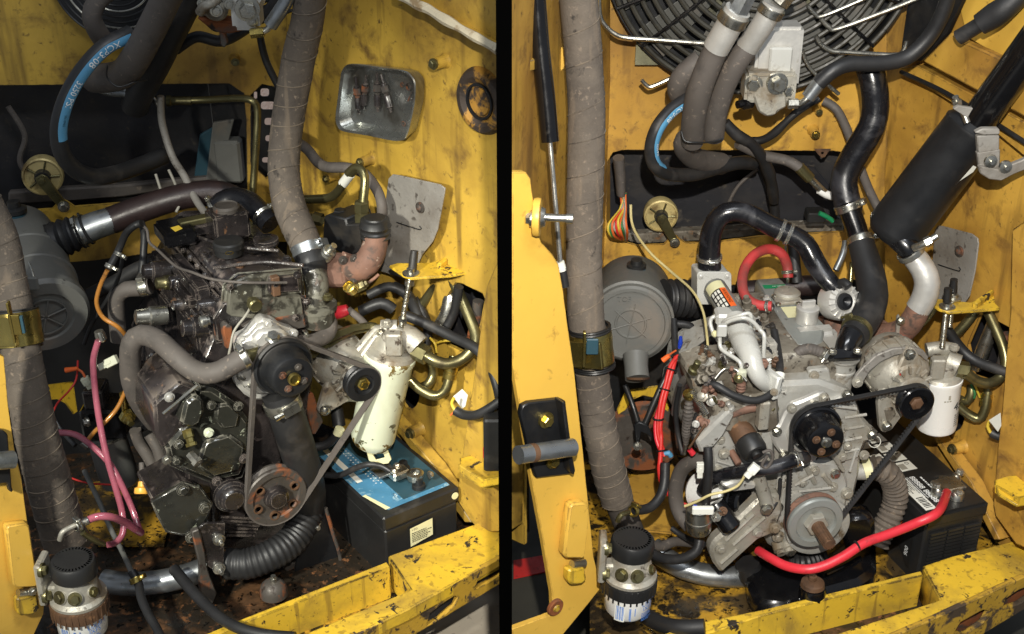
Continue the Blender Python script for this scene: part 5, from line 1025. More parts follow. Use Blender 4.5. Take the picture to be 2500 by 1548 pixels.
plate([(2150, 1568), (2283, 1510), (2500, 1409), (2560, 1384), (2560, 1460), (2500, 1489), (2405, 1546), (2300, 1620), (2150, 1620)], off(sp2, .004), .012, .002, [[(2330, 1546), (2345, 1520), (2400, 1490), (2416, 1492), (2400, 1520), (2360, 1548)], [(2448, 1488), (2456, 1462), (2486, 1442), (2530, 1424), (2530, 1446), (2490, 1474)]]).build('outer_face', M['sill_rust'], T)
MB().prism([PP(a, b, off(sp2, -.02)) for a, b in [(2150, 1590), (2560, 1394), (2560, 1450), (2180, 1610)]], sp2[1]*.002).build('face_backing', M['rustp'], T)
struct(MB().prism([PZ(a, b, .024) for a, b in [(1254, 1368), (1345, 1352), (1348, 1392), (1254, 1412)]], V((0, 0, -.003)), 0).build('floor_line', M['redw']), 'red tape line on the dark shop floor')
T = thing('heat_baffle', 'dim curved panel with round cut inside the right bay opening', 'baffle', PP(1820, 560, off(RBK, -.06)))
plate([(1760, 560), (1775, 500), (1800, 450), (1850, 410), (1900, 400), (1990, 410), (2040, 470), (2050, 560)], off(RBK, -.07), .01, .003).build('sheet', M['dark'], T); MB().tube([PP(a, b, off(RBK, -.062)) for a, b in [(1766, 560), (1778, 500), (1804, 452), (1850, 412)]], .004, 8).build('rim', M['rub'], T)
tag(plate([(1500, 566), (1560, 572), (1640, 566), (1760, 562), (1900, 552), (2060, 546), (2060, 566), (1900, 570), (1760, 586), (1560, 596), (1510, 584)], off(RBK, -.03), .03, .003).build('dust_ledge', M['engd']), 'dusty ledge along the bottom of the right bay opening', 'ledge')
T = thing('inner_latch', 'black latch with green tab at the right end of the right bay opening', 'latch', P(2000, 545, .36)); MB().box(P(1990, 525, .38), X*.02, Y*.02, Z*.012, .003).build('body', M['plask'], T); hz([(2000, 520, .36), (2020, 530, .36), (2034, 540, .36)], 6).build('green_tab', M['green'], T)
hose('inner_cable', 'dark cable curving down inside the right bay opening', 'cable', [(1860, 390, .4), (1876, 440, .41), (1890, 500, .42), (1894, 570, .42)], 12, M['rubk'])
# left door post plate of the right bay
wpl = wallplane(P(1251, 1000, -.44), P(1460, 1000, -.33))
struct(plate([(1251, 420), (1284, 420), (1296, 436), (1300, 470), (1312, 560), (1322, 592), (1350, 622), (1364, 645), (1374, 700), (1386, 790), (1402, 900), (1414, 1010), (1426, 1120), (1438, 1240), (1450, 1360), (1466, 1424), (1464, 1440), (1432, 1480), (1350, 1580), (1252, 1580), (1251, 1536), (1350, 1500), (1348, 1450), (1326, 1320), (1300, 1180), (1272, 1010), (1252, 890)], wpl, .012, .0015).build('wall_post', M['yel_clean']), 'clean yellow door post plate at the left of the right bay')
T = thing('hinge_bracket', 'black hinge bracket with steel pin and two bolts on the right bay post', 'hinge', PP(1330, 1160, off(wpl, .02)))
plate([(1272, 1010), (1276, 992), (1292, 984), (1370, 975), (1382, 980), (1384, 1000), (1392, 1085), (1404, 1150), (1404, 1160), (1394, 1158), (1310, 1168), (1296, 1120), (1284, 1060)], off(wpl, .012), .012, .002).build('plate', M['black'], T)
plate([(1374, 982), (1382, 984), (1400, 1120), (1406, 1150), (1402, 1160), (1394, 1155)], off(wpl, .032), .024, .002).build('flange', M['black'], T)
MB().tube([PP(1265, 1111, off(wpl, .046)), PP(1398, 1092, off(wpl, .046))], .0155, 22).build('pin', M['galv'], T)
MB().tube([PP(1294, 1107, off(wpl, .046)), PP(1306, 1105, off(wpl, .046))], .0159, 22).build('rust_band', M['oxid'], T)
bolt(T, PP(1334, 1026, off(wpl, .016)), wpl[1], 15, M['gold']); bolt(T, PP(1350, 1126, off(wpl, .016)), wpl[1], 14, M['gold'])
T = thing('fold_bracket', 'folded yellow latch bracket beside the right bay fuel filter', 'bracket', PP(1405, 1425, off(wpl, .03)))
plate([(1392, 1238), (1400, 1230), (1430, 1228), (1441, 1240), (1438, 1290), (1430, 1360), (1420, 1366), (1382, 1364), (1377, 1352)], off(wpl, .024), .02, .004).build('upper_leaf', M['yel_clean'], T)
plate([(1390, 1392), (1428, 1386), (1434, 1416), (1420, 1428), (1396, 1430), (1388, 1420)], off(wpl, .024), .02, .004).build('lower_leaf', M['yel_chip'], T)
MB().tube([PP(1396, 1378, off(wpl, .014)), PP(1426, 1374, off(wpl, .014))], .008, 14).build('hinge_pin', M['steel'], T)
T = thing('cover_plug', 'round dark plug with chipped paint at the foot of the right bay post', 'plug', PP(1355, 1482, off(wpl, .006)))
c = PP(1355, 1482, off(wpl, .002)); k = K(c); MB().lathe(c, wpl[1], [(23*k, -.002), (23*k, .003), (20*k, .005), (9*k, .004), (7*k, .006), (0, .006)], 28).build('disc', M['rustp'], T); MB().lathe(c, wpl[1], [(0, .0075), (8*k, .0075), (10*k, .005)], 18).build('centre', M['yel_chip'], T)
T = thing('pivot_stud', 'zinc pivot stud with round plate holding the gas strut rod', 'stud', PP(1310, 530, off(wpl, .02)))
c = PP(1312, 530, off(wpl, .004)); k = K(c); n_ = (wpl[1]*.16+X).normalized()
MB().lathe(c, n_, [(0, -.006), (46*k, -.006), (48*k, 0), (46*k, .005), (0, .005)], 36).build('disc', M['yel_clean'], T); MB().lathe(c, n_, [(22*k, .004), (26*k, .006), (22*k, .012), (10*k, .012), (10*k, .045), (13*k, .045), (13*k, .055), (0, .056)], 24).build('stud', M['steel'], T)
bolt(T, c-n_*.016+wpl[1]*.01, -n_, 15, M['steel'])
for i, (a, b) in enumerate([(1262, 176), (1262, 248)]):
    c = P(a, b, -.16); tag(bolt(None, c, V((.9, -.5, 0)), 17, M['steel'], 'hex', 'hex_bolt'), ['upper hex bolt head at the top left edge of the right bay', 'lower hex bolt head at the top left edge of the right bay'][i], 'bolt')
tag(plate([(1264, 300), (1290, 272), (1316, 290), (1302, 330), (1290, 380), (1300, 420), (1282, 424), (1268, 380)], (P(1280, 350, -.1), V((.5, -1, 0)).normalized()), .03, .004).build('yellow_lever', M['yel_r']), 'worn yellow lever left of the gas strut', 'lever')
c = P(1322, 470, -.06); k = K(c)
tag(MB().lathe(c, V((1, -.35, 0)), [(0, 0), (60*k, 0), (64*k, -.004), (72*k, -.004), (72*k, -.012)], 36).build('round_cover', M['sill_rust']), 'worn round cover behind the gas strut rod', 'cover plate')
T = thing('gas_strut', 'black gas strut with bright rod at the left of the right bay', 'gas strut', P(1378, 700, -.22))
hz([(1306, -60, -.1, 23), (1318, 100, -.12, 23), (1332, 230, -.14, 23), (1343, 346, -.16, 22)], seg=26).build('cylinder', M['blackgloss'], T)
hz([(1342, 340, -.16), (1356, 500, -.19), (1368, 648, -.215)], 6.5, seg=16).build('rod', M['chrome'], T)
hz([(1366, 640, -.215), (1372, 660, -.216)], 12).build('ferrule', M['lab'], T); hz([(1373, 655, -.216), (1380, 700, -.22)], 10).build('end_socket', M['rubk'], T)
T = thing('door_strap', 'pale yellow door strap crossing behind the gas strut', 'strap', P(1362, 180, .0))
plate([(1345, 112), (1385, 118), (1384, 160), (1352, 192)], (P(1360, 150, .05), FR), .006, .001).build('plate', M['yel_clean'], T)
tag(hz([(1248, 95, -.1), (1270, 65, -.1), (1294, 35, -.1)], 6).build('pale_cord', M['wire1']), 'pale yellow cord at the upper left corner of the right bay', 'cord')
# long wrapped hose
T = thing('wrapped_hose', 'long fabric-wrapped hose with wide brass band clamp in the right bay', 'hose', P(1535, 1290, -.12))
hz([(1408, -60, -.02, 46), (1418, 60, -.02, 47), (1428, 180, -.03, 46), (1432, 320, -.05, 46), (1428, 480, -.07, 45), (1426, 640, -.09, 44), (1430, 760, -.11, 45), (1440, 850, -.12, 44), (1448, 930, -.13, 41), (1462, 1030, -.14, 42), (1482, 1130, -.14, 42), (1506, 1220, -.13, 40)], seg=40, spiral=(.02, .055), step=.004).build('sleeve', M['slv'], T)
wrapseam(T, [(1408, -60, -.02, 46), (1418, 60, -.02, 47), (1428, 180, -.03, 46), (1432, 320, -.05, 46), (1428, 480, -.07, 45), (1426, 640, -.09, 44), (1430, 760, -.11, 45), (1440, 850, -.12, 44)], .062)
wrapseam(T, [(1440, 850, -.12, 44), (1448, 930, -.13, 41), (1462, 1030, -.14, 42), (1482, 1130, -.14, 42), (1506, 1220, -.13, 40)], .027, rr=.0008)
hz([(1502, 1200, -.13, 36), (1532, 1280, -.1, 34), (1552, 1330, -.08, 33)], seg=24).build('pipe_end', M['rub'], T)
clampring(T, (1444, 848, -.12), (1450, 905, -.13), 51, 78, M['gold'], V((-.6, -1, .1)), 'band_clamp'); clampring(T, (1440, 802, -.115), (1444, 848, -.12), 50, 12, M['plask'], None, 'rubber_collar'); clampring(T, (1450, 892, -.128), (1453, 930, -.132), 50, 10, M['plask'], None, 'rubber_collar')
MB().box(P(1426, 852, -.178), X*.0025, Y*.006, Z*.036, .001).build('clamp_bar', M['gold'], T); MB().box(P(1446, 846, -.18), X*.011, Y*.003, Z*.016, .0015).build('clamp_window', M['teal'], T)
# ================================================================ fan + radiator
T = thing('radiator_fan', 'big black fan with concentric wire guard at the top of the right bay', 'fan', P(1870, 250, .36))
FC = P(1868, -150, .38); kf = K(FC)
MB().lathe(FC, FR, [(0, -.05), (395*kf, -.05), (400*kf, -.03), (398*kf, 0), (388*kf, 0), (386*kf, -.03), (0, -.035)], 72).build('shroud', M['black'], T)
MB().box(FC-FR*-.0+V((0, .034, 0)), X*300*kf, Y*.002, Z*330*kf).build('radiator_core', M['fin'], T)
for i in range(7):
    a = math.radians(200+i*24); d = X*math.cos(a)+Z*math.sin(a); e = FR.cross(d)
    MB().prism([FC+d*90*kf-e*20*kf+FR*.01, FC+d*370*kf-e*50*kf+FR*.014, FC+d*375*kf+e*55*kf-FR*.012, FC+d*90*kf+e*26*kf-FR*.012], FR*.004, .001).build('fan_blade', M['plas'], T)
for i in range(11):
    r = (105+28*i)*kf
    for a0, a1 in ((185, 355),):
        n = 26; pts = [FC+FR*(.045-.03*(i/10)**2)+X*r*math.cos(math.radians(a0+(a1-a0)*j/n))+Z*r*math.sin(math.radians(a0+(a1-a0)*j/n)) for j in range(n+1)]
        MB().tube(pts, .0054, 8).build('guard_ring', M['guard'], T)
GP = off((FC+FR*.052, FR), 0)
def gw(pts, r=.0042, m_='steel'): MB().tube([PP(a, b, GP) for a, b in pts], r, 10).build('guard_loop', M[m_], T)
gw([(1462, -30), (1464, 30), (1474, 58), (1500, 82), (1530, 92), (1600, 97), (1720, 106)], .0048)
gw([(1566, 195), (1578, 208), (1592, 211), (1640, 190)]); gw([(1992, 88), (2004, 108), (2030, 124), (2060, 127), (2180, 134), (2204, 126), (2214, 100)], .0048)
gw([(1972, 14), (1990, 34), (2012, 38), (2130, -12)]); gw([(2004, 46), (2024, 66), (2046, 70), (2160, 28), (2250, -8)], .0048); gw([(1958, 122), (1968, 150), (1990, 180), (2048, 230)])
for a in (205, 222, 318, 336):
    d = X*math.cos(math.radians(a))+Z*math.sin(math.radians(a)); MB().tube([FC+FR*.05+d*110*kf, FC+FR*.04+d*250*kf, FC+FR*.02+d*392*kf], .004, 8).build('guard_spoke', M['blackgloss'], T)
lobj(T, 'hub', M['plask'], FC+FR*.0, FR, [(0, 60), (90, 60), (110, 50), (116, 10), (116, 0)], 40)
T = thing('hydraulic_motor', 'silver hydraulic fan motor block with hex bolt in the right bay', 'hydraulic motor', P(1875, 280, .22))
MB().box(P(1895, 130, .27), X*.045, Y*.03, Z*.06, .006, 2).build('body', M['alul'], T); MB().box(P(1876, 205, .235), X*.050, Y*.03, Z*.030, .006, 2).build('port_block', M['alu'], T)
plate([(1838, 232), (1920, 232), (1922, 262), (1900, 272), (1895, 282), (1872, 286), (1852, 274), (1844, 252)], (P(1880, 255, .2), FR), .05, .004).build('lower_block', M['alu'], T)
MB().box(P(1905, 150, .23), X*.022, Y*.006, Z*.028, .003).build('face_plate', M['engc'], T)
bolt(T, (1898, 204, .2), V((.2, -1, 0)), 19, M['steel']); bolt(T, (1840, 205, .21), V((-.2, -1, -.1)), 16, M['steel']); bolt(T, (1922, 222, .21), V((.3, -1, 0)), 13, M['steel'])
lobj(T, 'side_fitting', M['blackgloss'], (1822, 252, .22), V((-.8, -.4, 0)), [(0, -14), (15, -14), (15, 8), (10, 10), (10, 26), (0, 26)], 16)
T = thing('crimped_hose', 'thick grey hydraulic hose with large silver crimp, nearer of the pair', 'hose', P(1690, 345, .1))
hz([(1752, 112, .02, 30), (1730, 160, .03, 31), (1705, 230, .05, 31), (1692, 300, .08, 29), (1690, 345, .11, 28)], seg=24).build('tube', M['rub'], T)
hz([(1802, 24, .0, 33), (1774, 72, .01, 33), (1748, 118, .02, 33)], seg=26).build('ferrule', M['alul'], T); clampring(T, (1790, 44, .005), (1774, 72, .01), 35.5, 26, M['steel'], None, 'hex_collar')
hz([(1822, -16, .0, 27), (1800, 28, .0, 27)], seg=6).build('swivel_nut', M['galv'], T)
T = thing('crimped_hose', 'grey hydraulic hose with silver crimp, farther right of the pair', 'hose', P(1740, 335, .14))
hz([(1828, 112, .1, 27), (1800, 150, .1, 28), (1768, 210, .11, 28), (1748, 280, .13, 27), (1742, 335, .15, 26)], seg=24).build('tube', M['rub'], T)
hz([(1890, 10, .08, 29), (1862, 60, .085, 28), (1824, 116, .1, 28)], seg=26).build('ferrule', M['alul'], T); hz([(1930, -30, .08, 27), (1900, 6, .08, 27)], seg=6).build('swivel_nut', M['steel'], T); clampring(T, (1882, 26, .082), (1862, 60, .085), 31, 22, M['steel'], None, 'hex_collar')
hose('hydraulic_hose', 'short grey hose bend behind the two crimped hoses', 'hose', [(1712, 145, .2), (1676, 175, .2), (1655, 205, .21), (1660, 235, .23), (1690, 262, .26)], 26, M['rub'], seg=20)
hose('hydraulic_hose', 'brownish hose under the cable tie, turning left below the crimped hoses', 'hose', [(1690, 330, .12), (1674, 342, .13), (1672, 362, .16), (1700, 388, .22), (1760, 400, .3)], 27, M['rub'], seg=20)
hose('cable_tie', 'black wire tie round the lower ends of the crimped hoses', 'cable tie', [(1664, 322, .07), (1672, 344, .06), (1700, 348, .06), (1740, 346, .09), (1764, 338, .1)], 2.5, M['plask'])
striped('striped_hose', 'black hose with blue XCP3-08 stripe looping before the right bay opening', [(1700, 232, .2), (1672, 246, .17), (1636, 272, .15), (1605, 312, .13), (1590, 360, .13), (1598, 402, .14), (1630, 424, .17), (1690, 426, .22), (1750, 410, .27), (1800, 398, .31), (1840, 398, .34)], 17, -1, [('XCP3-08', .10, .0135), ('3250 PSI', .28, .009)], .02, .44)
T = thing('fan_hose', 'black hose with silver crimp sweeping under the fan guard to the motor', 'hose', P(1935, 253, .2))
hz([(2325, -60, .2), (2306, 20, .21), (2270, 88, .22), (2215, 140, .22), (2150, 155, .21), (2080, 156, .2), (2035, 172, .19), (1998, 204, .19)], 19, seg=20).build('tube', M['rubk'], T)
hz([(2000, 202, .19), (1972, 238, .19)], 17, seg=20).build('ferrule', M['galv'], T); hz([(1974, 236, .19), (1962, 248, .19), (1945, 254, .195)], 8).build('elbow', M['steel'], T); lobj(T, 'nut', M['steel'], (1936, 253, .195), X, [(0, -12), (13, -12), (13, 12), (0, 12)], 6)
hose('cable_loom', 'taped black cable loom drooping under the hydraulic motor', 'cable', [(2000, 240, .3), (1960, 262, .3), (1925, 292, .3), (1890, 325, .31), (1860, 342, .32), (1830, 345, .33)], 10, M['rubk'], wob=.08)
hose('cable_loom', 'dark twisted cable loom running right to the tie point under the motor', 'cable', [(1770, 300, .28), (1800, 330, .28), (1836, 352, .29), (1860, 384, .31), (1880, 430, .34), (1890, 490, .38)], 14, M['rubk'], wob=.06)
T = thing('crimp_line', 'grey hose with crimp fitting and white elbow running into the dark opening', 'hose', P(2030, 478, .3))
hz([(1800, 350, .3), (1860, 378, .31), (1920, 392, .31), (1955, 412, .3)], 13).build('tube', M['rub'], T); hz([(1950, 408, .3), (1978, 436, .3)], 14).build('ferrule', M['olive'], T); hz([(1976, 434, .3), (2000, 458, .3), (2014, 472, .3)], 9).build('coupling', M['steel'], T); hz([(2000, 464, .3), (2016, 474, .3), (2034, 480, .3)], 10).build('white_elbow', M['white'], T)
hose('grey_hose', 'thin grey hose curving down the right back corner of the right bay', 'hose', [(2010, 246, .42), (2040, 265, .41), (2065, 310, .4), (2090, 380, .38), (2120, 460, .34), (2150, 520, .3)], 11, M['rub'])
boss(1994, 264, RBK, 'small zinc bolt boss on the right bay back panel under the motor hose', 9, 'yel_r'); boss(1985, 318, RBK, 'yellow boss with washer above the right bay opening', 12, 'yel_r', 'gold')
T = thing('hanger_tab', 'small brown tab with hole at the top edge of the right bay opening', 'tab', PP(2008, 390, off(RBK, .004)))
plate([(1988, 364), (2030, 364), (2022, 372), (2014, 384), (2006, 386), (1996, 376)], off(RBK, .003), .003, .0005, [circ(2008, 374, 3.5, n=10)]).build('plate', M['oxid'], T)
# radiator hose chain
hose('radiator_hose', 'shiny black upper radiator hose curving down right of the fan', 'hose', [(2118, 150, .28), (2132, 200, .26), (2138, 260, .25), (2128, 310, .24), (2098, 360, .24), (2070, 410, .24), (2060, 450, .23), (2070, 500, .21), (2074, 512, .2)], 33, M['rubw'], [((2072, 504, .205), (2078, 520, .2), 33, 18, M['steel'], Z+X*.4)], seg=26)
hose('hose_joiner', 'short black joiner pipe between the two clamps of the radiator hose', 'pipe', [(2072, 508, .2), (2088, 550, .18), (2100, 590, .16)], 26, M['blackgloss'], seg=24)
hose('radiator_hose', 'fat black radiator hose bending down onto the grey thermostat housing', 'hose', [(2098, 580, .16, 30), (2110, 620, .13, 33), (2124, 670, .09, 36), (2130, 720, .05, 38), (2120, 765, .0, 38), (2095, 805, -.04, 36), (2080, 822, -.06, 34)], 36, M['rubk'], [((2102, 588, .155), (2108, 610, .14), 32, 16, M['steel'], X+Z*.3), ((2092, 806, -.042), (2080, 822, -.06), 37, 14, M['olive'], V((-1, -.5, .6)))], seg=28)
# ================================================================ muffler, exhaust
T = thing('muffler', 'large black cylindrical muffler slanting across the right bay wall', 'muffler', P(2180, 600, .08))
A = P(2182, 564, .07); B = P(2370, 320, .05); ax = (B-A).normalized(); L = (B-A).length; k = K(A)
MB().lathe(A, ax, [(0, -.022), (30*k, -.022), (56*k, -.014), (68*k, 0), (69*k, .008), (69*k, L), (70*k, L+.002), (70*k, L+.008), (67*k, L+.010), (62*k, L+.016), (50*k, L+.024), (44*k, L+.03), (0, L+.03)], 52).build('can', M['black'], T)
MB().tube([P(2372, 317, .045), P(2430, 236, .02), P(2540, 85, -.03)], [41*k]*3, 30).build('tail_pipe', M['blackgloss'], T)
hz([(2190, 580, .04, 28), (2212, 600, .025, 28), (2226, 618, .02, 28)], seg=24).build('inlet_neck', M['blackgloss'], T)
MB().add([P(2334, 452, -.012), P(2376, 404, -.03), P(2384, 408, -.03), P(2376, 420, -.025), P(2340, 444, -.012)], [(0, 1, 2, 3, 4)]).build('white_sticker', M['lab'], T)
T = thing('muffler_clamp', 'grey saddle clamp and bracket holding the muffler tail pipe', 'clamp', P(2420, 420, .04))
clampring(T, P(2384, 300, .04), P(2430, 232, .02), 47, 16, M['shield'], None, 'u_bolt')
hz([(2332, 236, .0), (2340, 256, .0), (2352, 276, -.01), (2362, 300, -.02)], 8).build('u_bolt_leg', M['steel'], T); lobj(T, 'nut', M['steel'], (2336, 250, .0), V((-.3, 0, 1)), [(0, -6), (12, -6), (12, 6), (0, 6)], 6)
MB().prism([P(a, b, -.01) for a, b in [(2324, 262), (2336, 254), (2372, 260), (2358, 284)]], V((0, -.01, 0)), .001).build('saddle', M['shield'], T)
for q in ([(2374, 318), (2392, 308), (2434, 308), (2436, 322), (2396, 324)], [(2380, 326), (2434, 324), (2434, 360), (2382, 368)], [(2380, 366), (2436, 358), (2436, 420), (2410, 432), (2386, 412)]):
    MB().prism([P(a, b, -.02) for a, b in q], V((0, -.014, 0)), .002).build('bracket_leaf', M['shield'], T)
MB().prism([P(a, b, -.03) for a, b in [(2384, 400), (2434, 408), (2490, 386), (2520, 370), (2520, 400), (2470, 420), (2440, 436), (2410, 432), (2388, 418)]], V((0, -.012, 0)), .002).build('link', M['shield'], T)
for p in ((2418, 392), (2454, 406)):
    MB().lathe(P(*p, -.044), FR, [(0, .012), (5*.0008, .012), (5*.0008, .006), (14*.0008, .005), (15*.0008, 0)], 24).build('rivet', M['steel'], T)
T = thing('exhaust_elbow', 'bare silver exhaust elbow with flange clamp below the muffler', 'exhaust', P(2190, 815, .03))
hz([(2232, 628, .02, 29), (2252, 655, .01, 30), (2264, 690, .0, 31), (2256, 728, .0, 31), (2240, 755, .0, 30)], seg=28).build('silver_pipe', M['alul'], T)
hz([(2246, 742, .0, 28), (2234, 772, .0, 29), (2208, 805, .02, 30), (2170, 820, .04, 32), (2140, 822, .06, 34)], seg=26).build('rusty_pipe', M['rust'], T)
clampring(T, P(2224, 616, .02), P(2238, 636, .018), 33, 14, M['steel'], None, 'flange_clamp'); hz([(2230, 606, -.02), (2258, 594, -.03), (2288, 576, -.03)], 9).build('clamp_bolt', M['steel'], T); lobj(T, 'nut', M['steel'], (2266, 590, -.03), V((.8, 0, .5)), [(0, -8), (13, -8), (13, 8), (0, 8)], 6)
plate([(2190, 775), (2196, 770), (2200, 790), (2196, 830), (2186, 830)], (P(2195, 800, .0), FR), .008, .001).build('stay', M['alu'], T); bolt(T, (2200, 784, -.01), V((.3, -1, 0)), 8, M['steel'])
T = thing('exhaust_manifold', 'brownish exhaust manifold behind the alternator of the grey engine', 'exhaust', P(2120, 850, .04))
plate([(2010, 775), (2060, 770), (2150, 775), (2190, 800), (2196, 840), (2160, 850), (2100, 840), (2030, 830)], (P(2100, 810, .06), V((0, -1, .5)).normalized()), .08, .008).build('casting', M['rust'], T)
heatshield([(2282, 562), (2288, 551), (2300, 552), (2372, 571), (2386, 582), (2388, 596), (2380, 660), (2366, 722), (2340, 760), (2282, 745), (2266, 716), (2276, 640)], 650, off(RRT, .03), 'grey heat shield plate on the right bay side wall below the muffler', (2341, 614), [(2290, 646), (2342, 662), (2341, 652)], 0)
# bracket, rods, filter, pipes
T = thing('support_bracket', 'chipped yellow support bracket with two threaded rods in the right bay', 'bracket', P(2430, 745, .08))
zb = P(2310, 750, .02).z
slab([(2266, 734), (2285, 729), (2370, 738), (2410, 722), (2424, 704), (2430, 740), (2442, 752), (2400, 756), (2320, 762), (2292, 754)], zb, .006, .001).build('plate', M['yel_chip'], T)
slab([(2374, 736), (2424, 702), (2428, 710), (2386, 741)], zb+.012, .014, .002).build('gusset', M['yel_chip'], T)
for i, (x0, y0, yy, x1, y1) in enumerate([(2312, 712, .02, 2300, 850), (2327, 690, .05, 2318, 800)]):
    T = thing('threaded_rod', ['front zinc threaded rod with black sleeve through the right yellow bracket', 'rear zinc threaded rod with black sleeve through the right yellow bracket'][i], 'rod', P(x1, y1, yy-.04))
    hz([(x0, y0+30, yy), (x1, y1, yy-.03)], 7, rib=(.1, .0028), seg=12).build('rod', M['steel'], T); hz([(x0+2, y0-8, yy, 9), (x0, y0+24, yy, 10)], 9).build('sleeve', M['plask'], T)
    lobj(T, 'washer', M['steel'], (x0, y0+38, yy), Z, [(0, 0), (20, 0), (20, 3), (12, 4), (11, 12), (0, 12)], 20)
T = thing('fuel_filter', 'clean white spin-on filter marked 45 beside the right alternator', 'filter', P(2290, 1050, .0))
A = P(2298, 918, .0); B = P(2284, 1046, .0); ax = (A-B).normalized(); L = (A-B).length; k = K(A)
MB().lathe(B, ax, [(0, -.004), (36*k, -.002), (48*k, .006), (50*k, .014), (50*k, L-.012), (52*k, L-.008), (52*k, L-.002), (48*k, L), (0, L)], 48).build('canister', M['white'], T)
u_ = V((0.35, -1, 0)); cyltext(T, '45', .026, M['ink'], B, ax, u_, 50.6*k, .16, L*.5, up=1, bold=.0008)
cylbars(T, B, ax, u_, 50.6*k, .28, 6, .4, L*.40, .0022, .005, M['ink'], 2); cylbars(T, B, ax, u_, 50.6*k, -.4, 1, .5, L*.70, .003, .005, M['wire4'], 3); cylmap(T, 'print_mark', M['wire4'], B, ax, u_, 50.6*k, -.2, -.08, L*.74, L*.82, 3)
T = thing('filter_head', 'dirty cast filter head with ports above the clean white filter', 'filter head', A)
MB().lathe(A, ax, [(50*k, 0), (46*k, .006), (34*k, .010), (30*k, .03), (24*k, .042), (0, .042)], 32).build('casting', M['alu'], T)
hz([(2262, 855, .02), (2300, 850, .02), (2330, 856, .02)], 18).build('port', M['alu'], T); hz([(2310, 880, .0), (2340, 892, -.01)], 27).build('port', M['alu'], T); hz([(2252, 888, -.01), (2275, 886, -.01)], 9, rib=(.1, .004)).build('barb', M['olive'], T)
lobj(T, 'hex_nut', M['olive'], (2348, 903, -.01), V((1, -.12, -.1)), [(22, -14), (22, 14), (18, 18), (14, 20), (0, 20)], 6); MB().box(P(2288, 898, -.02), X*.014, Y*.01, Z*.022, .003).build('lug', M['alu'], T); bolt(T, (2330, 848, .0), Z, 9, M['alu'])
hose('u_pipe', 'olive U-shaped steel pipe at the right edge, from filter head to bracket, right bay', 'pipe', [(2358, 910, -.02), (2385, 930, -.02), (2415, 936, -.02), (2442, 922, -.01), (2456, 892, .0), (2450, 850, .02), (2430, 800, .05), (2408, 752, .08)], 13, M['olive'])
hose('strut_pipe', 'olive pipe slanting left under the right yellow bracket', 'pipe', [(2382, 760, .1), (2358, 790, .1), (2330, 820, .1)], 12, M['olive'])
hose('strut_pipe', 'short bright pipe between exhaust elbow and threaded rods, right bay', 'pipe', [(2280, 745, .04), (2260, 775, .04), (2225, 810, .05), (2200, 830, .06)], 13, M['olive'])
hose('black_line', 'black hose running right past the filter head in the right bay', 'hose', [(2310, 800, .06), (2345, 850, .05), (2380, 880, .03), (2430, 900, .0), (2470, 915, -.02), (2496, 945, -.04), (2512, 980, -.05)], 13, M['rubk'])
T = thing('elbow_pipe', 'olive pipe with brass coupling low behind the clean white filter', 'pipe', P(2400, 1020, .02))
hz([(2338, 990, .05), (2362, 1010, .04), (2390, 1022, .03), (2405, 1000, .03), (2412, 960, .04), (2418, 930, .05)], 12).build('tube', M['olive'], T); lobj(T, 'coupling', M['gold'], (2409, 975, .04), V((.1, .2, 1)), [(14, -18), (16, -16), (16, -4), (14, -2), (14, 2), (16, 4), (16, 16), (14, 18), (0, 18)], 16)
hose('lower_pipe', 'olive pipe bend hugging the white filter in the right bay', 'pipe', [(2372, 940, .07), (2372, 960, .06), (2360, 980, .06), (2340, 975, .06)], 12, M['olive'])
for i, p in enumerate([[(2376, 930, .05), (2384, 950, .05), (2392, 970, .05)], [(2370, 938, .06), (2380, 960, .05), (2378, 972, .05)]]): tag(hz(p, 3).build('thin_wire', M['wire1'] if i == 0 else M['wire2']), ['thin yellow wire hanging in the right bay side opening', 'thin green wire hanging in the right bay side opening'][i], 'wire')
tag(hz([(2382, 900, .1, 16), (2404, 845, .1, 18), (2420, 800, .1, 16), (2424, 780, .1, 12)], 16).build('cylinder_rod', M['steel']), 'dirty metal cylinder seen in the right bay side opening', 'cylinder'); tag(hz([(2440, 900, .06, 10), (2456, 850, .06, 14), (2462, 815, .06, 14)], 12).build('cylinder_rod', M['rustp']), 'brownish rod seen in the right bay side opening', 'rod')
po2 = off(RRT, .05)
struct(plate([(2470, 560), (2466, 760), (2456, 860), (2446, 1000), (2436, 1080), (2430, 1160), (2424, 1230), (2430, 1260), (2480, 1330), (2560, 1360), (2560, 500)], po2, .045, .003).build('wall_post', M['yel_r']), 'yellow corner post at the right edge of the right bay')
T = thing('wire_tag', 'white barcode tag with yellow wire at the right bay post', 'tag', PP(2430, 1040, off(RRT, .06)))
plate([(2414, 1026), (2442, 1008), (2444, 1040), (2436, 1054)], off(RRT, .07), .0006, 0).build('tag_card', M['lab'], T); hz([(2416, 1028, -.02), (2411, 1040, -.02), (2418, 1056, -.025)], 4).build('wire', M['wire1'], T)
hose('black_line', 'black hose curling from the wire tag to the right edge of the right bay', 'hose', [(2420, 1056, -.03), (2440, 1066, -.04), (2470, 1062, -.05), (2510, 1036, -.06)], 11, M['rubk'])
T = thing('catch_bracket', 'folded yellow catch bracket at the right edge of the right bay', 'bracket', PP(2480, 1235, off(po2, .02)))
zc = PP(2470, 1185, off(po2, .03)).z
slab([(2428, 1172), (2460, 1162), (2560, 1150), (2560, 1222), (2482, 1232), (2436, 1205)], zc, .006, .001).build('shelf', M['yel_chip'], T); plate([(2428, 1184), (2480, 1214), (2560, 1198), (2560, 1222), (2482, 1238), (2428, 1204)], off(po2, .06), .006, .001).build('lip', M['yel_chip'], T)
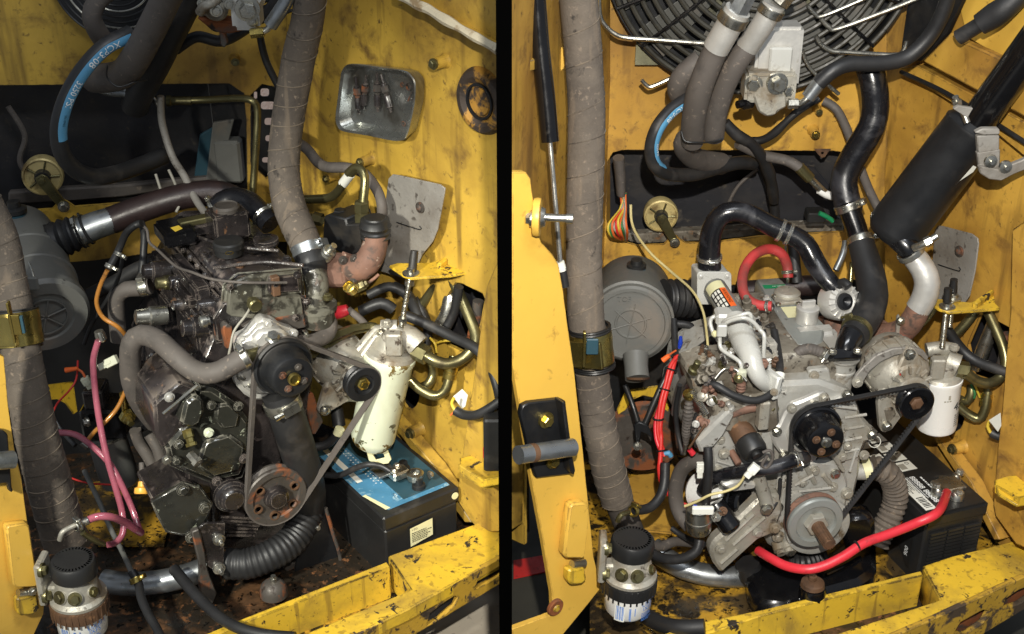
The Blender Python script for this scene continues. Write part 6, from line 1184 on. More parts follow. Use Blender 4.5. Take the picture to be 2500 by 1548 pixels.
tag(MB().prism([PP(a, b, off(RRT, .004)) for a, b in [(2298, 1052), (2312, 1054), (2400, 1170), (2470, 1310), (2456, 1312), (2390, 1190)]], RRT[1]*.03, .002).build('tray_lip', M['yel_r']), 'yellow diagonal tray lip behind the right battery', 'bracket')
boss(2352, 1090, RRT, 'yellow weld boss low on the right bay side wall above the battery', 15, 'yel_r')
T = thing('hood_channel', 'grimy yellow hood channel across the upper right corner of the right bay', 'hood', PP(2440, 330, off(RRT, .04)))
plate([(2188, 166), (2240, 160), (2560, 330), (2560, 430), (2400, 300)], off(RRT, .03), .025, .002).build('channel', M['yel_r'], T); plate([(2250, 150), (2320, 78), (2350, 100), (2400, 122), (2452, 146), (2560, 190), (2560, 320)], off(RRT, .06), .02, .004).build('curved_panel', M['yel_r'], T)
plate([(2320, -80), (2600, -80), (2600, 200), (2460, 150), (2360, 90)], off(RRT, .01), .01).build('hood_skin', M['yel_clean'], T)
plate([(2230, -90), (2390, -90), (2312, 80), (2250, 148), (2196, 150)], off(RRT, .05), .01).build('dark_seal', M['black'], T)
MB().tube([PP(a, b, off(RRT, .045)) for a, b in [(2200, 176), (2300, 222), (2400, 282), (2540, 372)]], .005, 8).build('groove_strip', M['black'], T)
T = thing('hood_buffer', 'dark rubber hood buffer at the upper right corner of the right bay', 'buffer', PP(2420, 60, off(RRT, .09)))
hz([(2340, 92, .14, 19), (2395, 58, .12, 19)], seg=20).build('stem', M['rubk'], T); hz([(2392, 60, .12, 27), (2430, 36, .11, 32), (2452, 20, .1, 30), (2500, -20, .1, 26)], seg=24).build('buffer', M['rubk'], T)
# ================================================================ GREY ENGINE
YR = math.radians(11); RF = V((math.sin(YR), -math.cos(YR), 0)); RR = V((math.cos(YR), math.sin(YR), 0)); RQ0 = P(1990, 1150, -.14)
def RQ(o): return (RQ0+RF*o, RF)
def rq(px, py, o): return PP(px, py, RQ(o))
E = thing('diesel_engine', 'dirty grey replacement diesel engine in the right bay', 'engine', rq(1950, 1345, -.1))
plate([(1745, 1010), (1800, 965), (1900, 935), (2000, 930), (2085, 960), (2110, 1040), (2100, 1160), (2070, 1290), (1990, 1345), (1880, 1340), (1860, 1270), (1760, 1200), (1720, 1130)], RQ(0), .3, .008).build('block', M['eng'], E)
plate([(1850, 890), (1900, 868), (2040, 862), (2064, 940), (2050, 975), (1890, 992), (1845, 965)], RQ(-.035), .27, .008).build('cylinder_head', M['engd'], E)
zc_ = P(1875, 700, .17).z
slab([(1843, 683), (1850, 680), (1902, 677), (1910, 682), (2016, 792), (2008, 832), (1985, 845), (1945, 842), (1916, 805)], zc_, .075, .008).build('valve_cover', M['cov'], E)
def rtop(px, py, h=0): return PZ(px, py, zc_+h)
cvl = MB().add([rtop(1861, 696, .0009), rtop(1916, 694, .0009), rtop(1921, 702, .0009), rtop(1867, 705, .0009)], [(0, 1, 2, 3)]).build('green_label', M['green'], E)
text(cvl, 'BT48N-XT', rtop(1918, 697, .0012), (rtop(1862, 699)-rtop(1918, 697)).normalized(), (rtop(1867, 705)-rtop(1861, 696)).normalized(), .0065, M['inkw'])
MB().add([rtop(1906, 750, .0009), rtop(1966, 746, .0009), rtop(1992, 772, .0009), rtop(1924, 776, .0009)], [(0, 1, 2, 3)]).build('cream_label', M['cream'], E)
MB().lathe(rtop(1921, 724), Z, [(.024, 0), (.027, .003), (.027, .010), (.022, .014), (.006, .015), (0, .015)], 32).build('breather_cap', M['alu'], E)
plate_ = MB().box(rtop(1921, 730, .003), RR*.027, RF*.022, Z*.004, .002).build('breather_flange', M['alu'], E)
for p in ((1892, 722), (1945, 722), (1900, 742), (1950, 740)): bolt(E, rtop(*p, .007), Z, 5, M['steel'], 'dome')
fc = rtop(1968, 790, -.005)
MB().lathe(fc, Z, [(.024, -.05), (.022, 0), (.0215, .026), (.0225, .028), (.0225, .036), (.018, .039), (0, .039)], 32).build('filler_cap', M['alul'], E); MB().box(fc+Z*.044, RR*.014, RF*.004, Z*.008, .0015).build('cap_handle', M['alul'], E)
MB().box(rtop(1985, 835, -.03), RR*.045, RF*.02, Z*.032, .012, 3).build('cover_nose', M['alul'], E)
# ribs / flanges on cover and block
MB().tube([rq(1850, 880, -.03), rq(1846, 960, -.03)], .006, 8).build('casting_edge', M['engd'], E)
for (a, b, r) in [(1880, 815, 10), (1868, 790, 12), (1842, 770, 13), (1876, 850, 10), (1825, 745, 11), (1890, 838, 9)]: lobj(E, 'injector', M['engd'], (a, b, .02), V((-.25, -.3, 1)), [(r*1.2, -26), (r*1.3, -6), (r, -4), (r, 16), (r*.7, 18), (r*.6, 30), (0, 30)], 12)
pts_t = [(2025, 985), (2060, 968), (2092, 985), (2098, 1010), (2130, 1045), (2135, 1075), (2112, 1080), (2098, 1120), (2040, 1135), (2022, 1110)]
plate(pts_t, RQ(.012), .03, .005).build('timing_cover', M['eng'], E)
for i in range(4): MB().tube([rq(2062, 1020+i*28, .014), rq(2115-i*6, 1012+i*28, .014)], .003, 8).build('cover_rib', M['eng'], E)
plate([(1930, 1150), (1985, 1125), (2055, 1130), (2072, 1180), (2064, 1290), (2000, 1352), (1925, 1345), (1895, 1290), (1905, 1200)], RQ(.018), .03, .006).build('front_cover', M['eng'], E)
MB().lathe(rq(1992, 1278, .016), RF, [(.068, 0), (.066, .012), (.060, .014), (0, .014)], 44).build('seal_ring', M['eng'], E)
wpl2 = [(1885, 1050), (1902, 1040), (1916, 1010), (1934, 988), (1962, 978), (1998, 962), (2018, 960), (2026, 975), (2034, 1060), (1990, 1128), (1958, 1134), (1918, 1124), (1892, 1090), (1882, 1066)]
plate(wpl2, RQ(.028), .016, .004).build('pump_plate', M['alul'], E)
MB().lathe(rq(1980, 1050, .03), RF, [(.05, -.01), (.046, .012), (.028, .018), (0, .018)], 36).build('pump_body', M['alul'], E)
for p in [(1897, 1055), (1934, 998), (2012, 972), (1915, 1112), (1990, 990), (1960, 1128), (2068, 964), (2130, 1062), (2110, 1112), (2056, 1116), (2034, 1190), (2068, 1205), (1990, 1150), (1900, 1310), (1930, 1345), (2040, 1158), (1898, 1240), (1870, 1290)]:
    bolt(E, rq(*p, .032 if p[0] < 2030 and p[1] < 1140 else .022), RF, 9 if p[1] < 1200 else 11, M['alu'] if hash(p) % 2 else M['steel'])
for a, b in [((1968, 1140), (1990, 1180)), ((2036, 1110), (2058, 1150)), ((2010, 1160), (2034, 1190))]: MB().tube([rq(*a, .02), rq(*b, .02)], .005, 8).build('long_bolt', M['alu'], E)
# thermostat housing
lobj(E, 'thermostat_housing', M['eng'], (2058, 880, -.08), Z, [(0, -98), (20, -98), (28, -88), (30, -30), (33, -28), (33, -24), (31, -22), (33, 0), (38, 4), (40, 10), (0, 10)], 32)
plate([(2020, 862), (2040, 850), (2090, 850), (2106, 862), (2104, 872), (2026, 876)], (P(2062, 862, -.11), V((0, -.55, .8)).normalized()), .012, .002).build('outlet_flange', M['blackgloss'], E)
hz([(2064, 858, -.09, 26), (2068, 838, -.08, 27), (2078, 820, -.065, 30)], seg=22).build('outlet_elbow', M['blackgloss'], E); bolt(E, (2032, 858, -.12), Z, 8, M['steel']); bolt(E, (2094, 856, -.12), Z, 8, M['steel'])
hz([(1955, 885, -.07, 16), (1990, 880, -.075, 18), (2035, 880, -.08, 18)], 17).build('coolant_rail', M['eng'], E)
plate([(1975, 905), (2025, 900), (2035, 960), (1990, 970), (1978, 940)], RQ(-.02), .03, .004).build('side_flange', M['eng'], E); bolt(E, rq(1988, 918, -.015), RF, 9, M['alu'])
hose('heater_hose', 'ribbed grey heater hose arching over the grey engine front', 'hose', [(1938, 925, -.1), (1936, 890, -.1), (1948, 862, -.1), (1975, 852, -.1), (2002, 860, -.1), (2018, 872, -.1)], 13.5, M['rub'], [((1938, 920, -.1), (1937, 905, -.1), 14.5, 10, M['steel'], X), ((2008, 863, -.1), (2018, 870, -.1), 14.5, 14, M['steel'], CB)], rib=(.03, .006), seg=18)
# left flank: injection pump, linkage
plate([(1740, 985), (1790, 965), (1850, 965), (1900, 950), (1905, 1040), (1880, 1060), (1790, 1060), (1745, 1050)], RQ(.03), .12, .006).build('injection_pump', M['engd'], E)
plate([(1735, 1060), (1765, 1035), (1830, 1020), (1890, 1050), (1895, 1140), (1860, 1165), (1740, 1160)], RQ(.02), .04, .006).build('gear_housing', M['eng'], E)
plate([(1700, 1080), (1780, 1000), (1796, 1012), (1770, 1062), (1745, 1092), (1712, 1110)], RQ(.045), .03, .005).build('governor_cover', M['eng'], E)
plate([(1690, 925), (1740, 905), (1800, 900), (1850, 915), (1850, 960), (1790, 970), (1745, 990), (1700, 980)], RQ(.0), .1, .006).build('pump_top', M['engd'], E)
rnd = random.Random(3)
for i in range(46):   # fittings crowd on the pump
    px = rnd.uniform(1690, 1890); py = rnd.uniform(880, 1060); 
    if px > 1850 and py > 1000: continue
    m_ = rnd.choice(['engd', 'engd', 'eng', 'olive', 'rust', 'alu', 'grease']); r = rnd.uniform(5, 12); h = rnd.uniform(8, 26)
    lobj(E, 'pump_fitting', M[m_], rq(px, py, .03+rnd.uniform(-.03, .01)), V((rnd.uniform(-.6, .4), -rnd.uniform(.2, 1), rnd.uniform(-.1, 1))), [(0, -r), (r*1.25, -r), (r*1.25, 0), (r*.8, 2), (r*.8, h), (r*.5, h+2), (0, h+2)], rnd.choice([6, 6, 14]))
for q in ([(1760, 1375), (1800, 1340)], [(1790, 1330), (1868, 1262)], [(1772, 1320), (1840, 1255)]): MB().tube([rq(*q[0], .052), rq(*q[1], .052)], .004, 8).build('bracket_rib', M['alu'], E)
for q in ((1760, 1340), (1880, 1225), (1892, 1290), (1850, 1300)): bolt(E, rq(*q, .054), RF, 10, M['alu'])
rnd = random.Random(11); z1 = rq(1800, 902, 0).z; z2 = rq(1880, 874, -.035).z
for i in range(44):   # injectors, unions and bolts on the flat behind the pump
    if i < 26: py = rnd.uniform(745, 885); px = rnd.uniform(1838-.36*(885-py), 1905-.2*(885-py)); zz = z2
    else: py = rnd.uniform(852, 904); px = rnd.uniform(1712, 1836); zz = z1
    m_ = rnd.choice(['steel', 'alu', 'alul', 'eng', 'oxid', 'olive', 'gask', 'rubk']); r = rnd.uniform(7, 13); h = rnd.uniform(8, 28)
    lobj(E, 'head_fitting', M[m_], PZ(px, py, zz), V((rnd.uniform(-.4, .4), rnd.uniform(-.5, .2), 1)), [(0, -r), (r*1.35, -r), (r*1.35, 2), (r*.85, 4), (r*.85, h), (r*.5, h+2), (r*.5, h+7), (0, h+7)], rnd.choice([6, 6, 14]))
for q in ([(1838, 870), (1822, 820), (1806, 776), (1800, 750)], [(1886, 870), (1866, 820), (1850, 780)], [(1840, 850), (1862, 846), (1884, 856)], [(1826, 800), (1850, 796), (1866, 806)]): MB().tube([PZ(x_, y_, z2+.008) for x_, y_ in q], .0038, 8).build('leak_pipe', M['alu'], E)
for (x_, y_, w_, h_) in ((1862, 868, .014, .010), (1846, 826, .012, .012), (1832, 786, .012, .010), (1880, 846, .010, .014)): MB().box(PZ(x_, y_, z2+h_), RR*w_, RF*.014, Z*h_, .004, 2).build('casting_block', M['eng'], E)
hz([(1782, 1012, -.2), (1810, 1002, -.2), (1846, 994, -.2)], 11).build('rusty_lever', M['rust'], E); MB().box(rq(1862, 1010, .05), RR*.01, RF*.012, Z*.03, .003).build('lever_stop', M['alu'], E)
c = rq(1826, 1078, .05); k = K(c); ax = (RF+V((.25, 0, -.42))).normalized()
MB().lathe(c, ax, [(30*k, -.05), (30*k, .0), (34*k, .002)], 32).build('filler_neck', M['oxid'], E)
MB().lathe(c, ax, [(30*k, -.004), (34*k, .0), (34*k, .022), (30*k, .030), (24*k, .032), (22*k, .028), (13*k, .028), (12*k, .036), (0, .037)], 36).build('oil_cap', M['plask'], E)
lobj(E, 'stud', M['rust'], rq(1790, 1110, .03), (RF+V((.3, 0, -.5))), [(9, -10), (9, 26), (7, 28), (0, 28)], 14); bolt(E, rq(1768, 1108, .03), RF, 10, M['alu'])
plate([(1742, 1322), (1768, 1300), (1822, 1248), (1850, 1220), (1905, 1205), (1912, 1250), (1890, 1305), (1852, 1320), (1762, 1402), (1742, 1376), (1732, 1345)], RQ(.05), .03, .006).build('starter_bracket', M['alu'], E)
MB().tube([rq(1850, 1160, .05), rq(1866, 1210, .055), rq(1874, 1240, .06)], .013, 16).build('bracket_rib', M['alu'], E); bolt(E, rq(1872, 1244, .07), RF, 11, M['steel'])
plate([(1760, 1186), (1800, 1172), (1850, 1180), (1846, 1196), (1790, 1204)], RQ(.06), .05, .005).build('filter_flange', M['eng'], E)
for p in [(1905, 1345), (1925, 1340)]: lobj(E, 'drain_plug', M['alu'], rq(p[0], p[1], .02), (RF+V((0, 0, -.5))), [(16, -24), (16, 0), (11, 2), (11, 10), (0, 11)], 14)
joint(E, wpl2, RQ(.0125)); joint(E, pts_t, RQ(-.014)); joint(E, [(1930, 1150), (1985, 1125), (2055, 1130), (2072, 1180), (2064, 1290), (2000, 1352), (1925, 1345), (1895, 1290), (1905, 1200)], RQ(-.008))
for q in ([(1905, 1150), (1895, 1200)], [(1915, 1160), (1900, 1230)], [(2075, 1150), (2090, 1100)], [(1950, 1200), (2040, 1190)], [(1940, 1185), (1985, 1160)], [(1800, 1050), (1880, 1030)], [(1760, 1150), (1850, 1140)], [(1750, 1125), (1800, 1140)], [(2030, 990), (2090, 998)]):
    MB().tube([rq(*q[0], .024), rq(*q[1], .024)], .0032, 8).build('casting_rib', M['eng'], E)
for q in ((1912, 1180), (1960, 1180), (2060, 1250), (2070, 1090), (2030, 1000), (1760, 1075), (1850, 1058), (1886, 1128), (1815, 1040), (1755, 1148), (1830, 1160)): bolt(E, rq(*q, .024), RF, 8, M['alu'])
MB().lathe(rq(1940, 1215, .02), RF, [(22*.0008, 0), (20*.0008, .006), (14*.0008, .008), (0, .008)], 24).build('core_plug', M['eng'], E); MB().lathe(rq(2050, 1060, .014), RF, [(16*.0008, 0), (14*.0008, .006), (0, .007)], 20).build('core_plug', M['eng'], E)
# pulleys
c = rq(1990, 1042, .055); k = K(c); cWP = c
T = thing('pump_pulley', 'glossy black water pump pulley with four bolts on the grey engine', 'pulley', c)
MB().lathe(c, RF, [(0, -.02), (50*k, -.02), (62*k, -.010), (63*k, -.006), (55*k, 0), (63*k, .006), (63*k, .010), (58*k, .012), (54*k, .010), (52*k, .012), (50*k, .032), (49*k, .044), (46*k, .050), (40*k, .052), (0, .052)], 56).build('pulley', M['blackgloss'], T)
MB().lathe(c+RF*.052, RF, [(14*k, 0), (14*k, .003), (10*k, .004), (9*k, .009), (0, .009)], 24).build('hub_nut', M['steel'], T)
for a in (70, 160, 250, 340):
    d = perp(RF)[1]*math.cos(math.radians(a))+perp(RF)[2]*math.sin(math.radians(a)); bolt(T, c+RF*.053+d*28*k, RF, 7.5, M['oxid'])
c = rq(1984, 1266, .055); k = K(c); cCR = c
T = thing('crank_pulley', 'pale grey crank pulley with big nut and rusty splined shaft on the grey engine', 'pulley', c)
MB().lathe(c, RF, [(0, -.03), (50*k, -.03), (66*k, -.012), (70*k, -.010), (70*k, -.005), (62*k, 0), (70*k, .005), (71*k, .014), (68*k, .018), (52*k, .019), (49*k, .013), (28*k, .012), (0, .012)], 60).build('pulley', M['cov'], T)
MB().lathe(c, RF, [(71.3*k, -.008), (71.3*k, -.0055), (62.5*k, .0003), (71.3*k, .0055), (71.3*k, .008)], 60).build('rusty_groove', M['rust'], T)
lobj(T, 'nut', M['alu'], c+RF*.012, RF, [(30, -2), (30, 14), (27, 18), (18, 19), (0, 19)], 6); sm = MB().lathe(c+RF*.02, RF, [(19*k, 0), (17*k, .008), (15*k, .012), (14*k, .06), (12*k, .064), (0, .064)], 28)
for i in range(14):
    a = i/14*2*math.pi; d = perp(RF)[1]*math.cos(a)+perp(RF)[2]*math.sin(a); sm.box(c+RF*.055+d*14.5*k, d*1.6*k, RF.cross(d)*1.6*k, RF*.028)
sm.build('splined_shaft', M['oxid'], T)
# alternator right
T = thing('alternator', 'worn tan alternator with black pulley right of the grey engine', 'alternator', rq(2150, 1050, .0))
c = rq(2205, 925, .0); k = K(c)
MB().lathe(c, RF, [(0, -.1), (56*k, -.1), (72*k, -.085), (76*k, -.05), (76*k, -.012), (66*k, .006), (56*k, .016), (48*k, .024), (0, .026)], 44).build('body', M['alu'], T)
for i in range(16):
    a = i/16*2*math.pi; d = perp(RF)[1]*math.cos(a)+perp(RF)[2]*math.sin(a); MB().box(c+RF*-.036+d*77*k, RF*.020, RF.cross(d)*.0028, d*.0022, .0008).build('cooling_rib', M['alu'], T)
MB().lathe(c, RF, [(75*k, -.064), (79*k, -.064), (79*k, -.058), (75*k, -.058)], 44).build('body_seam', M['engd'], T)
plate([(2215, 850), (2234, 852), (2250, 880), (2270, 935), (2268, 970), (2210, 1010), (2180, 1050), (2160, 1060), (2150, 1050), (2145, 990), (2150, 960), (2178, 930)], RQ(.018), .018, .004).build('front_bracket', M['alu'], T)
plate([(2160, 1000), (2182, 995), (2190, 1015), (2168, 1038)], RQ(.022), .008, .003).build('bracket_web', M['engd'], T)
for i in range(9):
    a = math.radians(20+i*26); d = perp(RF)[1]*math.cos(a)+perp(RF)[2]*math.sin(a); MB().box(c+RF*.028+d*.036, d*.008, RF.cross(d)*.0022, RF*.004, .0005).build('vent_rib', M['alu'], T)
lobj(T, 'bearing_collar', M['alu'], rq(2225, 960, .03), RF, [(0, -12), (46, -12), (46, 4), (38, 8), (0, 9)], 32)
c2 = rq(2232, 978, .055); k = K(c2); cAL = c2
MB().lathe(c2, RF, [(0, -.02), (28*k, -.02), (43*k, -.010), (45*k, -.006), (37*k, 0), (45*k, .006), (45*k, .012), (42*k, .014), (26*k, .0145), (22*k, .007), (0, .006)], 44).build('pulley', M['blackgloss'], T); lobj(T, 'pulley_nut', M['oxid'], c2+RF*.006, RF, [(17, 0), (17, 9), (14, 11), (9, 12), (9, 16), (0, 16)], 6)
bolt(T, rq(2222, 866, .024), RF, 10, M['steel']); bolt(T, rq(2166, 1042, .022), RF, 9, M['steel']); bolt(T, rq(2198, 912, .022), RF, 4, M['redw'])
arm = [(2084, 930), (2092, 915), (2110, 895), (2140, 868), (2180, 852), (2225, 848), (2255, 856), (2268, 872), (2262, 882), (2246, 868), (2220, 862), (2185, 868), (2150, 884), (2124, 906), (2106, 935), (2094, 945)]
tag(plate(arm, RQ(.012), .008, .0015).build('adjusting_arm', M['shield']), 'curved grey adjusting arm over the tan alternator', 'bracket')
tag(bolt(None, rq(2094, 934, .014), RF, 10, M['alu'], 'hex', 'arm_bolt'), 'bolt at the lower end of the grey adjusting arm', 'bolt')
belt('drive_belt', 'new black toothed drive belt round the three pulleys of the grey engine', [(cWP, 62*K(cWP)), (cAL+RF*RF.dot(cWP-cAL), 44*K(cAL)), (cCR+RF*RF.dot(cWP-cCR), 69*K(cCR))], RF, .0105, .0075, M['rubk'], teeth=1)
T = thing('terminal_boot', 'red terminal boot and cable above the tan alternator', 'terminal', P(2190, 845, .0))
hz([(2152, 850, .01, 8), (2164, 832, .0, 10), (2176, 826, .0, 13), (2184, 828, .0, 10)], 10).build('cable_boot', M['redc'], T); hz([(2182, 830, .0, 12), (2200, 828, .0, 15), (2212, 836, .0, 13), (2214, 846, -.01, 11)], 13).build('cap', M['redc'], T)
# ---- intake side
T = thing('intake_box', 'grey square intake box with round outlet on the grey engine', 'intake', P(1740, 745, .12))
ib = (P(1742, 710, .1), V((.12, -1, .1)).normalized())
plate(rrect(1704, 666, 1784, 742, 8), ib, .06, .005).build('box', M['engc'], T); plate(rrect(1702, 664, 1786, 744, 9), off(ib, .002), .006, .001).build('face_flange', M['engc'], T)
hz([(1732, 664, .13, 27), (1732, 640, .13, 27), (1731, 628, .13, 26)], seg=24).build('neck', M['engc'], T)
for p in ((1712, 674), (1776, 674), (1776, 734)): bolt(T, PP(*p, off(ib, .004)), ib[1], 5, M['engc'], 'dome')
T = thing('intake_tube', 'grey intake tube with orange warning label running into a smooth pale pipe', 'intake', P(1858, 940, -.1))
ta, tb = P(1746, 704, .06), P(1804, 796, -.08)
MB().tube([ta, ta.lerp(tb, .5), tb], [28*K(ta)]*3, 32).build('tube', M['cov'], T)
tax = (tb-ta).normalized(); tr = 28*K(ta)+.0006; tu = CB; TL = (tb-ta).length
cylmap(T, 'warning_label', M['ink'], ta, tax, tu, tr, -.55, 1.0, TL*.26, TL*.74); cylmap(T, 'label_tail', M['cream'], ta, tax, tu, tr-.0002, -.6, 1.1, TL*.06, TL*.27); cylmap(T, 'orange_band', M['orange'], ta, tax, tu, tr+.0003, -.56, -.05, TL*.26, TL*.75)
cyltext(T, 'WARNING', .0105, M['ink'], ta, tax, tu, tr+.0008, -.14, TL*.30, up=0)
for i in range(3):
    for j in range(4): cylmap(T, 'text_block', M['lab'], ta, tax, tu, tr+.0004, .06+.3*i, .06+.3*i+.2, TL*(.29+.112*j), TL*(.29+.112*j+.085), 4)
hz([(1794, 780, -.07, 28), (1804, 806, -.1, 31), (1818, 838, -.14, 31), (1832, 870, -.18, 27), (1842, 898, -.2, 23), (1854, 922, -.205, 21), (1874, 938, -.19, 21), (1892, 944, -.17, 20)], seg=32).build('smooth_pipe', M['engc'], T)
MB().box(P(1884, 938, -.20), V((.006, .003, 0)), V((-.009, .018, 0)), V((.003, 0, .024)), .003).build('end_flange', M['engc'], T); MB().box(P(1776, 772, -.06), X*.024, Y*.02, Z*.012, .005).build('joint_flange', M['engc'], T); bolt(T, (1890, 958, -.225), V((-.4, -1, 0)), 7, M['alu'])
def line(pts, label): return tag(hz(pts, 5.2, seg=12).build('injection_line', M['engc']), label, 'pipe', 'injection lines')
line([(1762, 794, -0.100), (1772, 782, -0.110), (1800, 772, -0.120), (1828, 765, -0.120), (1834, 778, -0.120), (1834, 800, -0.110), (1834, 815, -0.100)], 'pale steel injection line, rear one bridging the smooth pipe')
line([(1765, 800, -0.140), (1776, 786, -0.150), (1812, 776, -0.160), (1836, 784, -0.160), (1856, 806, -0.160), (1866, 822, -0.170), (1864, 870, -0.170), (1870, 880, -0.170), (1882, 878, -0.170)], 'pale steel injection line, long front one crossing over the smooth pipe')
line([(1757, 812, -0.150), (1758, 845, -0.160), (1768, 858, -0.170), (1796, 876, -0.190), (1808, 888, -0.200), (1811, 908, -0.200)], 'pale steel injection line dropping left of the smooth pipe to the pump')
line([(1742, 815, -0.080), (1734, 790, -0.070), (1738, 776, -0.060), (1748, 772, -0.060)], 'short bent injection line at the far left of the intake tube')
T = thing('line_clip', 'pale clip block holding the injection lines left of the smooth pipe', 'clip', P(1762, 810, -.07)); MB().box(P(1762, 806, -.16), X*.009, Y*.006, Z*.012, .002).build('block', M['engc'], T); bolt(T, (1744, 815, -.15), V((-1, -.5, .2)), 6, M['cream'])
T = thing('line_nut', 'pale plastic-capped nut at the foot of the dropping injection line', 'nut', P(1810, 930, -.12)); lobj(T, 'nut', M['conn'], (1810, 912, -.21), Z, [(12, -12), (13, -8), (13, 8), (8, 10), (0, 10)], 6); lobj(T, 'spring_body', M['rust'], (1810, 936, -.21), Z, [(10, -22), (12, -18), (10, -14), (12, -10), (10, -6), (12, -2), (10, 4), (0, 6)], 16)
hose('intake_hose', 'glossy black intake hose arching from the grey box to the turbo', 'hose', [(1732, 655, .13, 29), (1732, 610, .13, 27), (1738, 562, .13, 26), (1758, 528, .13, 25), (1792, 516, .13, 25), (1830, 524, .13, 25), (1880, 550, .12, 25), (1930, 572, .11, 25), (1966, 596, .1, 25), (1990, 640, .08, 26), (2020, 685, .05, 24), (2040, 704, .04, 22)], 25, M['rubw'], [((1732, 628, .13), (1732, 610, .13), 29, 10, M['chrome'], CB), ((1906, 562, .115), (1922, 569, .112), 26.5, 9, M['chrome'], None), ((1926, 571, .111), (1940, 577, .108), 26.5, 9, M['chrome'], None)], seg=24)
T = thing('turbocharger', 'ribbed grey turbocharger housing beside the radiator hose', 'turbocharger', P(2060, 770, .04))
c = P(2056, 736, .03); k = K(c); ax = V((.35, -.75, .35)).normalized()
MB().lathe(c, ax, [(0, -.03), (46*k, -.03), (48*k, 0), (44*k, .006), (30*k, .010), (24*k, .008), (16*k, .004), (0, .003)], 40).build('housing', M['alul'], T); MB().lathe(c, ax, [(22*k, .007), (20*k, .013), (12*k, .014), (0, .006)], 32).build('centre', M['black'], T)
for i in range(18):
    a = i/18*2*math.pi; d = perp(ax)[1]*math.cos(a)+perp(ax)[2]*math.sin(a); MB().box(c+ax*.008+d*36*k, d*9*k, ax.cross(d)*1.2*k, ax*.0025).build('fin', M['alul'], T)
hz([(2040, 700, .04), (2060, 690, .03), (2072, 700, .02)], 12).build('elbow', M['plask'], T)
hose('red_hose', 'faded red hose looping over the valve cover of the grey engine', 'hose', [(1924, 678, .16), (1922, 650, .17), (1908, 620, .17), (1878, 608, .17), (1842, 622, .15), (1818, 656, .12), (1812, 694, .08), (1822, 726, .05), (1848, 744, .03), (1884, 748, .02)], 12.5, M['redh'], [((1923, 664, .165), (1922, 650, .17), 13.5, 8, M['steel'], X), ((1874, 748, .023), (1884, 748, .02), 13.5, 8, M['steel'], CB)], seg=18)
tag(hz([(1924, 690, .16, 3), (1924, 676, .16, 5)], 5).build('hose_barb', M['steel']), 'small steel barb at the rear end of the faded red hose', 'fitting')
hose('brown_pipe', 'dark brown pipe behind the valve cover of the grey engine', 'pipe', [(1800, 712, .3), (1900, 705, .3), (1960, 698, .3), (2030, 696, .3)], 26, M['brown'], seg=22)
for i, (p, r, m_) in enumerate([([(1935, 590, .3), (1940, 640, .28), (1945, 690, .26)], 14, 'rubk'), ([(1918, 600, .32), (1920, 680, .3)], 3, 'galv'), ([(2064, 590, .22), (2058, 620, .2), (2040, 660, .18)], 8, 'galv'), ([(2080, 640, .2), (2076, 690, .18)], 6, 'olive')]):
    tag(hz(p, r).build('drop_line', M[m_]), ['dark vertical hose behind the glossy intake hose', 'thin metal rod beside the dark vertical hose', 'bright slanting line left of the fat radiator hose', 'short olive line behind the fat radiator hose'][i], 'line')
# ---- air cleaner R
T = thing('air_cleaner', 'dark grey air cleaner with round lid facing the camera in the right bay', 'air cleaner', P(1545, 930, .12))
c = P(1540, 790, .1); k = K(c); ax = V((-.1, -1, .12)).normalized()
MB().lathe(c, ax, [(0, -.2), (95*k, -.2), (100*k, -.19), (101*k, -.03), (106*k, -.028), (106*k, -.012), (100*k, -.01), (98*k, .0), (92*k, .004), (84*k, .004), (82*k, .0), (40*k, .001), (38*k, .003), (35*k, .003), (33*k, .001), (0, .001)], 64).build('canister', M['plas'], T)
for i in range(6):
    a = i*math.pi/3+.35; d = perp(ax)[1]*math.cos(a)+perp(ax)[2]*math.sin(a); MB().tube([c+ax*.002+d*3*k, c+ax*.002+d*52*k], .0014, 6).build('lid_rib', M['plas'], T)
text(T, 'TOP', c+ax*.0012+V((-.03, 0, .052)), X, ax.cross(X)*-1 if ax.cross(X).z < 0 else ax.cross(X), .015, M['plas'], eps=.0012)
hz([(1552, 868, .02, 32), (1553, 895, .0, 29), (1556, 925, -.02, 30)], seg=26).build('dust_spout', M['plas'], T); lobj(T, 'spout_end', M['oxid'], (1557, 922, -.022), V((0, -.45, -.9)), [(30, -2), (27, 4), (0, 4)], 26)
hose('bellows', 'black ribbed bellows joining the dark grey air cleaner to the pipe', 'hose', [(1620, 728, .16), (1660, 728, .17), (1705, 730, .18)], 44, M['rubk'], rib=(.09, .015), seg=30)
T = thing('reservoir_cap', 'black filler cap on a green neck above the right air cleaner', 'cap', P(1554, 665, .22)); lobj(T, 'neck', M['teal'], (1554, 658, .22), Z, [(20, -20), (20, 0), (23, 2), (23, 6), (20, 8), (0, 8)], 28); lobj(T, 'cap', M['plask'], (1554, 648, .22), Z, [(24, -4), (24, 3), (15, 5), (14, 16), (0, 17)], 24); lobj(T, 'gold_ring', M['gold'], (1554, 655, .22), Z, [(20, -2), (22, -2), (22, 1), (20, 1)], 28)
wiper((1614, 528), (1647, 590), off(RBK, .0), 'gold round wiper motor with crank arm on the right bay back panel', 0, .86)
